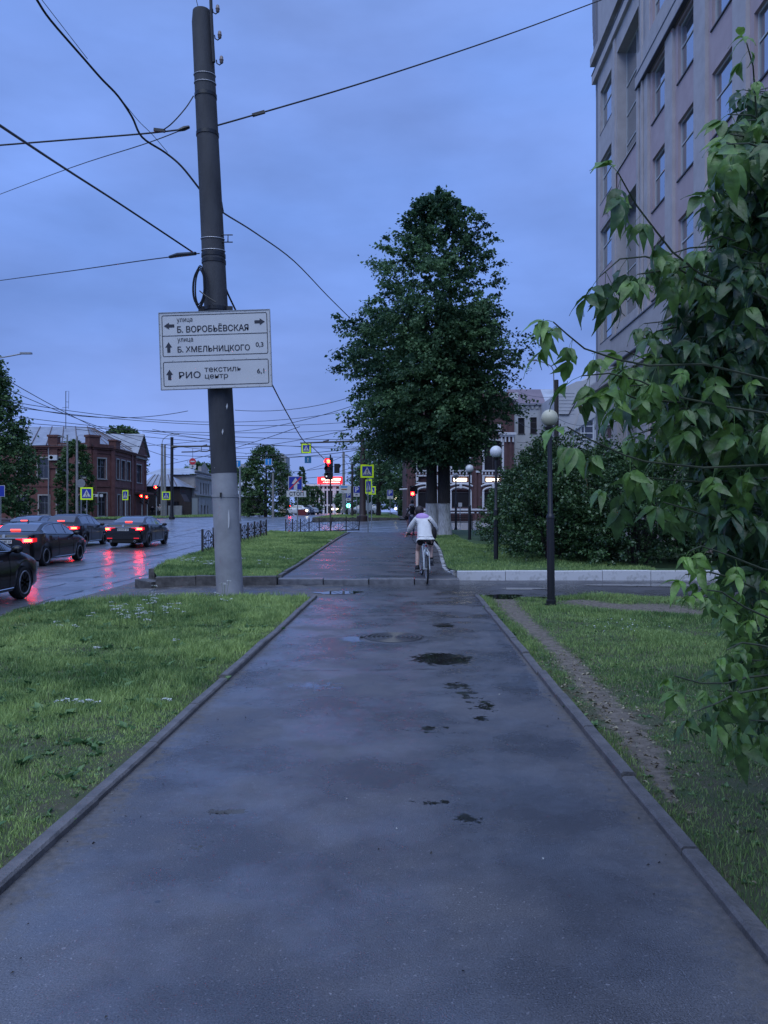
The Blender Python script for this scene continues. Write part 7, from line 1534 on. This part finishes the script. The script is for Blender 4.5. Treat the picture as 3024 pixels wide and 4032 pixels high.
o = b.build('hoodie_hem', M_hood, ct, True); o.location = Vector((.924, 17.43, 1.0))-ct.location; o.scale = (1, .85, 1)
b = MB(); b.ball((0, 0, 0), .138, 16, 10, (1.2, .62, .78)); o = b.build('hood', M_lil, ct, 'all'); o.location = Vector((.885, 17.68, 1.475))-ct.location; o.rotation_euler = (R(-38), R(6), R(4))
b = MB(); b.tube([(.79,17.64,1.475),(.84,17.60,1.44),(.90,17.585,1.425),(.96,17.60,1.45)], [.012,.016,.016,.01], 6); b.build('hood_fold', M_lil, ct, True, world=True)
b = MB(); b.ball((0, 0, 0), .112, 18, 12, (.93, 1.0, 1.0)); o = b.build('hair', M_hair, ct, 'all'); o.location = Vector((.818, 17.90, 1.635))-ct.location
b = MB()
for sx_ in (-.1, .1): b.ball((.82+sx_, 17.93, 1.61), .022, 8, 6, (.5, .8, 1.2))
b.build('ears', M_skin, ct, True, world=True)
skin('shorts', [(.925,17.43,1.03),(.925,17.43,.97),(.83,17.48,.955),(.80,17.60,.88),(1.02,17.48,.955),(1.045,17.62,.92)], [(0,1),(1,2),(2,3),(1,4),(4,5)], [(.145,.12),(.15,.13),(.105,.1),(.092,.09),(.105,.1),(.09,.088)], M_blk, ct, root=1)
for nm, a in (('l', (.757,17.66,.315)), ('r', (1.08,17.68,.49))):
    b = MB(); b.ball((0, 0, 0), .062, 12, 8, (.85, 2.0, .95)); b.ball((0, -.05, .035), .052, 10, 7, (.9, 1, 1.1)); b.box((0, .0, -.05), (.095, .24, .03)); o = b.build('shoe', M_shoe, ct, True); o.location = Vector(a)-ct.location; o.rotation_euler = (R(-12 if nm == 'l' else -35), 0, R(4 if nm == 'l' else -8))
    b = MB(); b.bb((-.048, -.125, -.066), (.048, .12, -.052)); q = b.build('sole', mat('grey_sole', (.25,.25,.27), .6), o)
bg_ = thing('shoulder_bag', 'small black bag hanging on the right hip of the cyclist', 'bag', (1.13, 17.5, 1.12)); b = MB(); b.ball((0, 0, 0), .085, 12, 8, (.75, 1.2, 1.75)); b.build('pouch', M_blk, bg_, True); b = MB(); b.tube([(.02, -.05, .1), (-.06, -.0, .22), (-.13, .06, .31)], .012, 5); b.build('strap', M_blk, bg_)
# bicycle
bc = thing('bicycle', 'white city bicycle ridden over the kerb by the cyclist, seen from behind', 'bicycle', (.95, 17.16, 0))
ax = (cyF-cyR); ax.z = 0; ax.normalize(); sd2 = Vector((ax.y, -ax.x, 0)); yw = math.atan2(-ax.x, ax.y)-R(2)
def wheel(c, yaw, r=.335):
    dv = Vector((-math.sin(yaw), math.cos(yaw), 0)); b = MB(); ring_ = lambda rr_: [c+dv*(rr_*math.cos(a))+Vector((0, 0, rr_*math.sin(a))) for a in [2*math.pi*i/36 for i in range(36)]]
    b.tube(ring_(r-.017), .02, 8, closed=True); w_ = b.build('wheel', M_tyre, bc, True, world=True)
    b = MB(); b.tube(ring_(r-.045), .011, 6, closed=True); q = b.build('rim', mat('bike_rim', (.4,.4,.42), .3, metal=.6), None, True); q.parent = w_; q.location = -Vector(bc.location)
    b = MB(); sd_ = Vector((math.cos(yaw), math.sin(yaw), 0))
    for i in range(28): a = 2*math.pi*i/28; b.tube([c+sd_*(.02 if i % 2 else -.02), c+dv*(r-.05)*math.cos(a)+Vector((0, 0, (r-.05)*math.sin(a)))], .0012, 3, cap=False)
    b.tube([c-sd_*.05, c+sd_*.05], .018, 6); q = b.build('spokes', M_steel, None); q.parent = w_; q.location = -Vector(bc.location)
wheel(cyR, yw); wheel(cyF, yw+R(4))
M_bikew = mat('bike_white', (.62,.66,.68), .3, coat=.4)
def bp(nm, m, fn): b = MB(); fn(b); return b.build(nm, m, bc, True, world=True)
bbk = cyR.lerp(cyF, .40)+Vector((0, 0, -.09)); seat = cyR+ax*.20+Vector((0, 0, .60)); hd = cyF-ax*.2+Vector((0, 0, .48))
bp('frame', M_bikew, lambda b: (b.tube([bbk, seat-Vector((0, 0, .12))], .018, 8), b.tube([bbk, hd-Vector((0, 0, .12))], .022, 8), b.tube([seat-Vector((0, 0, .16)), hd], .018, 8), b.tube([hd-Vector((0, 0, .16)), hd+Vector((0, 0, .04))], .024, 8)))
for s_ in (-1, 1):
    bp('chain_stay', M_bikew, lambda b: (b.tube([bbk+sd2*s_*.03, cyR+sd2*s_*.065], .012, 6), b.tube([cyR+sd2*s_*.065, cyR+sd2*s_*.06+ax*.08+Vector((0, 0, .36)), seat+sd2*s_*.02-Vector((0, 0, .16))], .011, 6)))
    bp('fork_leg', M_bikew, lambda b: b.tube([hd-Vector((0, 0, .16))+sd2*s_*.045, cyF+sd2*s_*.05], .013, 6))
bp('seat_post', M_chrome, lambda b: b.tube([seat-Vector((0, 0, .14)), seat-Vector((0, 0, .01))], .014, 6))
bp('saddle', M_blk, lambda b: b.add([(seat+sd2*a+ax*c_+Vector((0, 0, h))) for a, c_, h in ((-.075, -.11, .03), (.075, -.11, .03), (.03, .16, .03), (-.03, .16, .03), (-.06, -.1, -.02), (.06, -.1, -.02), (.02, .14, -.01), (-.02, .14, -.01))], [(0, 1, 2, 3), (4, 7, 6, 5), (0, 4, 5, 1), (1, 5, 6, 2), (2, 6, 7, 3), (3, 7, 4, 0)]))
hb = Vector((.875, 18.02, 1.085)); bp('handlebar', M_black, lambda b: (b.tube([(.54, 17.97, 1.085), (.64, 18.03, 1.08), (.80, 18.05, 1.07), (.94, 18.06, 1.07), (1.1, 18.04, 1.10), (1.20, 17.98, 1.125)], .013, 6), b.tube([hd+Vector((0, 0, .0)), (.87, 18.05, 1.075)], .015, 6)))
bp('grip', M_dark, lambda b: (b.tube([(.53, 17.965, 1.085), (.60, 18.0, 1.083)], .018, 6), b.tube([(1.15, 18.01, 1.11), (1.21, 17.975, 1.128)], .018, 6)))
bp('crank', M_black, lambda b: (b.tube([bbk-sd2*.06, bbk+sd2*.06], .016, 6), b.tube([bbk-sd2*.07, Vector((.82, 17.66, .27))], .011, 5), b.tube([bbk+sd2*.07, Vector((1.0, 17.68, .44))], .011, 5), b.lathe([(.09, -.004), (.09, .004)], bbk+sd2*.05, 20, 'x')))
bp('pedal', M_dark, lambda b: (b.box((.79, 17.66, .262), (.09, .08, .02)), b.box((1.04, 17.68, .43), (.09, .08, .02))))
bp('mudguard', M_bikew, lambda b: b.tube([cyR-ax*(.0)+ax*(.372*math.cos(a))+Vector((0, 0, .372*math.sin(a))) for a in lin(R(35), R(120), 8)], .02, 6))
bp('rear_reflector', M_lensoff, lambda b: b.box(seat-ax*.06-Vector((0, 0, .09)), (.05, .02, .035)))
bp('brake_cable', M_wire, lambda b: b.tube([(.66, 18.05, 1.08), (.67, 18.0, .95), (.73, 18.02, .86), (.82, 18.08, .9)], .005, 4))
# walking man
gz_ = float(zr(41)); mt_ = person_root('man in a dark checked jacket with backpack and jeans walking away towards the red light', (1.48, 41, gz_))
o_ = Vector((1.48, 41, gz_)); q = lambda x, y, z: tuple(o_+Vector((x, y, z)))
J = dict(pelvis=q(0,0,.98), belly=q(0,0,1.12), chest=q(0,.02,1.38), neck=q(0,.03,1.52), headb=q(.02,.05,1.60), headm=q(.02,.05,1.68), headt=q(.02,.05,1.74), lsh=q(-.19,0,1.43), lel=q(-.25,-.03,1.16), lwr=q(-.22,.08,.93), rsh=q(.19,0,1.43), rel=q(.25,-.02,1.16), rwr=q(.23,.1,.94), lhip=q(-.09,0,.93), lkn=q(-.11,-.08,.5), lan=q(-.13,-.28,.12), lft=q(-.13,-.18,.05), rhip=q(.09,0,.93), rkn=q(.09,.14,.5), ran=q(.08,.12,.08), rft=q(.08,.25,.04))
body(mt_, J)
M_plaid = mat('plaid_jacket', (.03,.025,.028), .9, (.55,.5,.52), 7, lo=.48, hi=.56, detail=1); M_jean = mat('jeans', (.07,.08,.14), .85, (.11,.12,.2), 9); M_gr = mat('grey_hood', (.5,.5,.52), .9)
skin('jacket', [q(0,0,.86),q(0,0,1.1),q(0,.02,1.36),q(0,.03,1.47),q(-.19,0,1.42),q(-.25,-.03,1.16),q(-.23,.06,.97),q(.19,0,1.42),q(.25,-.02,1.16),q(.24,.07,.97)], [(0,1),(1,2),(2,3),(2,4),(4,5),(5,6),(2,7),(7,8),(8,9)], [(.17,.14),(.165,.135),(.175,.135),(.085,.08),(.08,.08),(.06,.06),(.045,.045),(.08,.08),(.06,.06),(.045,.045)], M_plaid, mt_, root=1)
skin('jeans', [q(0,0,.93),q(-.09,0,.88),q(-.11,-.08,.5),q(-.13,-.27,.14),q(.09,0,.88),q(.09,.13,.5),q(.08,.12,.1)], [(0,1),(1,2),(2,3),(0,4),(4,5),(5,6)], [.13,.1,.072,.06,.1,.072,.06], M_jean, mt_)
b = MB(); b.ball((.02, .04, 1.70), .103, 14, 10, (.92, 1, 1.05)); b.build('hair', M_hair, mt_, True)
b = MB(); b.ball((0, -.03, 1.52), .12, 14, 8, (1.2, .7, .55)); b.build('hood', M_gr, mt_, True)
b = MB(); [b.tube([(x*.7, -.1, 1.49), (x, -.15, 1.3), (x, -.13, 1.1)], .02, 5) for x in (-.1, .1)]; b.ball((0, -.16, 1.28), .13, 12, 8, (1, .5, 1.3)); b.build('backpack', M_blk, mt_, True)
for x, y, z in ((-.13, -.2, .06), (.08, .2, .05)): b = MB(); b.ball((x, y, z), .06, 10, 7, (.85, 2.1, .9)); b.build('shoe', M_shoe, mt_, True)
hg_ = thing('handbag', 'dark bag hanging at the left side of the walking man', 'bag', (1.48-.30, 41, gz_+.88)); b = MB(); b.ball((0, 0, -.03), .12, 12, 8, (.9, .6, 1.0)); b.tube([(-.05, 0, .05), (0, 0, .14), (.08, 0, .18)], .015, 5); b.build('bag_body', M_blk, hg_, True)
# two people by the twin poles
def simple_person(px, Y, z, label, top, legs, cap=None, h=1.72):
    X = Xp(px, Y); t = person_root(label, (X, Y, z)); o_ = Vector((X, Y, z)); k = h/1.78; q = lambda x, y, zz: tuple(o_+Vector((x, y, zz))*k)
    J = dict(pelvis=q(0,0,.98), belly=q(0,0,1.12), chest=q(0,.02,1.38), neck=q(0,.03,1.52), headb=q(0,.04,1.60), headm=q(0,.04,1.68), headt=q(0,.04,1.74), lsh=q(-.19,0,1.43), lel=q(-.25,0,1.16), lwr=q(-.23,.05,.93), rsh=q(.19,0,1.43), rel=q(.25,0,1.16), rwr=q(.23,.05,.94), lhip=q(-.09,0,.93), lkn=q(-.11,0,.5), lan=q(-.12,-.05,.1), lft=q(-.12,.06,.05), rhip=q(.09,0,.93), rkn=q(.11,.03,.5), ran=q(.1,.0,.1), rft=q(.1,.12,.05)); body(t, J)
    skin('jacket', [q(0,0,.9),q(0,0,1.1),q(0,.02,1.36),q(0,.03,1.47),q(-.19,0,1.42),q(-.25,0,1.16),q(-.23,.05,.98),q(.19,0,1.42),q(.25,0,1.16),q(.23,.05,.98)], [(0,1),(1,2),(2,3),(2,4),(4,5),(5,6),(2,7),(7,8),(8,9)], [(.17,.14),(.165,.135),(.175,.135),(.085,.08),(.08,.08),(.06,.06),(.045,.045),(.08,.08),(.06,.06),(.045,.045)], top, t, root=1)
    skin('trousers', [q(0,0,.93),q(-.09,0,.88),q(-.11,0,.5),q(-.12,-.05,.12),q(.09,0,.88),q(.11,.03,.5),q(.1,0,.12)], [(0,1),(1,2),(2,3),(0,4),(4,5),(5,6)], [.13,.1,.075,.065,.1,.075,.065], legs, t)
    b = MB(); b.ball((0, .04*k, 1.70*k), .105, 12, 8, (.95, 1, 1)); b.build('cap' if cap else 'hair', cap or M_hair, t, True); return t
M_ltjack = mat('light_jacket', (.42,.40,.39), .9); M_capw = mat('pale_cap', (.6,.58,.55), .9)
simple_person(629, 108, .86, 'person in a light jacket and white cap by the twin poles', M_ltjack, mat('dark_trousers', (.05,.045,.045), .9), M_capw, 1.78)
simple_person(619.5, 109, .86, 'person in a grey jacket just left of the one with the white cap', mat('mid_jacket', (.2,.18,.18), .9), MT['dark_trousers'], M_hair, 1.74)
simple_person(600, 110, .86, 'person in black standing in the shade of the wooden house', M_blk, MT['dark_trousers'], None, 1.75)
# ------------------------------------------------------------------ overhead wires
def cable(label, pts, r=.012, sag=0, n=14, group='overhead wires', sub=True, m=None):
    P = [at(px, py, y) for px, py, y in pts]
    if len(P) == 2 and sag:
        a, b_ = P; P = [a.lerp(b_, t)+Vector((0, 0, -sag*4*t*(1-t))) for t in lin(0, 1, n)]
    elif len(P) > 2 and sub:
        Q = []
        for i in range(len(P)-1):
            p0 = P[max(i-1, 0)]; p1 = P[i]; p2 = P[i+1]; p3 = P[min(i+2, len(P)-1)]
            for k in range(5):
                t = k/5; Q.append(.5*((2*p1)+(p2-p0)*t+(2*p0-5*p1+4*p2-p3)*t*t+(-p0+3*p1-3*p2+p3)*t**3))
        Q.append(P[-1]); P = Q
    b = MB(); b.tube(P, r, 5, cap=False); return tag(b.build('cable', m or M_wire, smooth='all'), label, 'cable', group)
cable('thick twisted cable drooping from the upper left corner to the big pole', [(110,-60,12),(146,0,12.4),(200,80,12.8),(330,230,13.4),(400,310,13.7),(465,378,14),(520,460,14.4),(560,540,14.6),(650,600,15),(715,655,15.1),(786,744,15.25)], .021)
cable('thick cable leaving the big pole to the right down towards the linden', [(872,795,15.3),(878,830,15.4),(890,845,15.6),(1010,920,18.5),(1160,1030,23),(1290,1165,29),(1378,1252,34)], .018)
cable('thin wire running beside the twisted cable in the upper left', [(150,-20,12.4),(235,90,13),(320,200,13.4),(345,232,13.5)], .006)
cable('thin wire parting from the twisted cable in the upper left', [(465,375,14),(540,470,14.3),(600,530,14.6),(660,600,15)], .006)
cable('taut black wire from the left frame edge to the collar of the big pole', [(-40,575,15),(300,548,15.1),(560,527,15.15),(700,512,15.2)], .017)
cable('grey wire slanting down left from the upper collar of the big pole', [(715,512,15.15),(560,570,17),(280,660,22),(-40,780,30)], .011)
cable('heavy wire slanting from the left edge to the lower collar of the big pole', [(-40,468,8),(250,660,10.5),(480,808,12.8),(757,992,15)], .017)
cable('thin wire from the left edge to the lower clamp of the big pole', [(-40,1110,24),(300,1064,19),(570,1025,16.5),(785,998,15.1)], .012)
cable('taut wire climbing right from the big pole to the top of the frame', [(856,494,15.25),(1020,447,15.4),(1400,335,16.5),(1800,205,18.5),(2100,100,21),(2420,-20,24)], .017)
cable('short stay wire with insulator links left of the big pole', [(762,378,15.1),(735,420,15.0),(700,462,14.9),(670,492,14.9),(645,510,15.0)], .012)
cable('thin wire above the top of the big pole', [(768,-30,15.2),(778,20,15.2),(792,56,15.2)], .007)
cable('wire running down right from behind the direction sign to the junction', [(890,1138,15.3),(925,1215,16),(1072,1515,21),(1135,1635,26),(1195,1735,34),(1235,1765,38),(1290,1822,43)], .02)
for (px, py, L) in ((628,513,.22),(1018,447,.26)):
    b = MB(); q = at(px, py, 15.1 if px < 700 else 15.38); b.box(q, (L, .05, .055), Matrix.Rotation(.12 if px < 700 else .26, 3, 'Y') if px < 700 else Matrix.Rotation(-.28, 3, 'Y')); tag(b.build('wire_clamp', M_black), 'black clamp on the taut wire left of the big pole' if px < 700 else 'black clamp on the taut wire right of the big pole', 'clamp')
b = MB(); b.tube([at(668,1012,15.6), at(700,1004,15.4), at(770,998,15.1)], [.03,.045,.035], 6); tag(b.build('tension_insulator', M_black, smooth=True), 'long black tension insulator at the lower clamp of the big pole', 'insulator')
b = MB(); b.tube([at(700,514,15.1), at(725,506,15.15), at(745,500,15.2)], [.025,.045,.03], 6); tag(b.build('tension_insulator', M_black, smooth=True), 'black tension insulator at the upper collar of the big pole', 'insulator')
# far wires of the junction (trolleybus net)
W = [((60,1595,60),(740,1618,70),.8),((-20,1570,50),(1330,1625,75),1.2),((925,1615,60),(1420,1552,60),.5),((30,1600,55),(1500,1650,80),1.0),((60,1640,70),(1420,1730,80),.6),
     ((0,1480,40),(700,1810,76),.5),((20,1530,45),(690,1770,90),.4),((30,1660,60),(1420,1690,80),.6),((300,1690,80),(1420,1760,90),.5),((560,1700,85),(1420,1770,90),.3),
     ((400,1760,90),(840,1730,80),.2),((600,1690,80),(1000,1740,75),.3),((820,1800,70),(1420,1770,66),.4),((920,1700,70),(1500,1560,50),.4),((900,1770,76),(1500,1660,60),.3),
     ((640,1750,90),(1400,1800,90),.4),((650,1790,88),(1520,1750,70),.6),((1060,1860,95),(1520,1790,60),.4),((1150,1885,90),(1420,1850,85),.2),((880,1850,90),(1250,1905,150),.3),
     ((650,1830,88),(1180,1680,66),.3),((1210,1850,100),(1355,1795,95),.1),((1270,1870,110),(1390,1840,82),.1),((1355,1810,95),(1440,1905,66),.2),((1355,1900,95),(1480,1780,66),.1)]
for i, (a, b_, s_) in enumerate(W):
    dx_ = b_[0]-a[0]; sl_ = (b_[1]-a[1])/max(abs(dx_), 1)*(1 if dx_ > 0 else -1)
    lb_ = ('long ' if abs(dx_) > 900 else 'short ' if abs(dx_) < 400 else '')+('thicker ' if i % 4 == 0 else 'thin ')+('overhead wire rising to the right' if sl_ < -.04 else 'overhead wire falling to the right' if sl_ > .06 else 'nearly level overhead wire')+(' on the left above the brick house' if max(a[0], b_[0]) < 860 else ' between the big pole and the linden' if min(a[0], b_[0]) > 800 and min(a[0], b_[0]) < 1120 else ' beside the red display board' if min(a[0], b_[0]) > 1120 else ' passing behind the big pole')
    cable(lb_, [a, b_], .015+.00012*(a[2]+b_[2])/2 if i % 4 else .028, sag=s_, group='thin overhead wires above the junction')
for (a, b_) in (((2035,1740,60),(2160,1700,50)),((2030,1765,60),(2170,1735,52)),((2030,1655,70),(2170,1690,52)),((2200,1650,52),(2340,1665,60)),((2200,1560,52),(2030,1535,70))):
    cable('thin drop wire strung between the pale house and the wooden pole', [a, b_], .014, sag=.3, group='drop wires at the wooden pole')
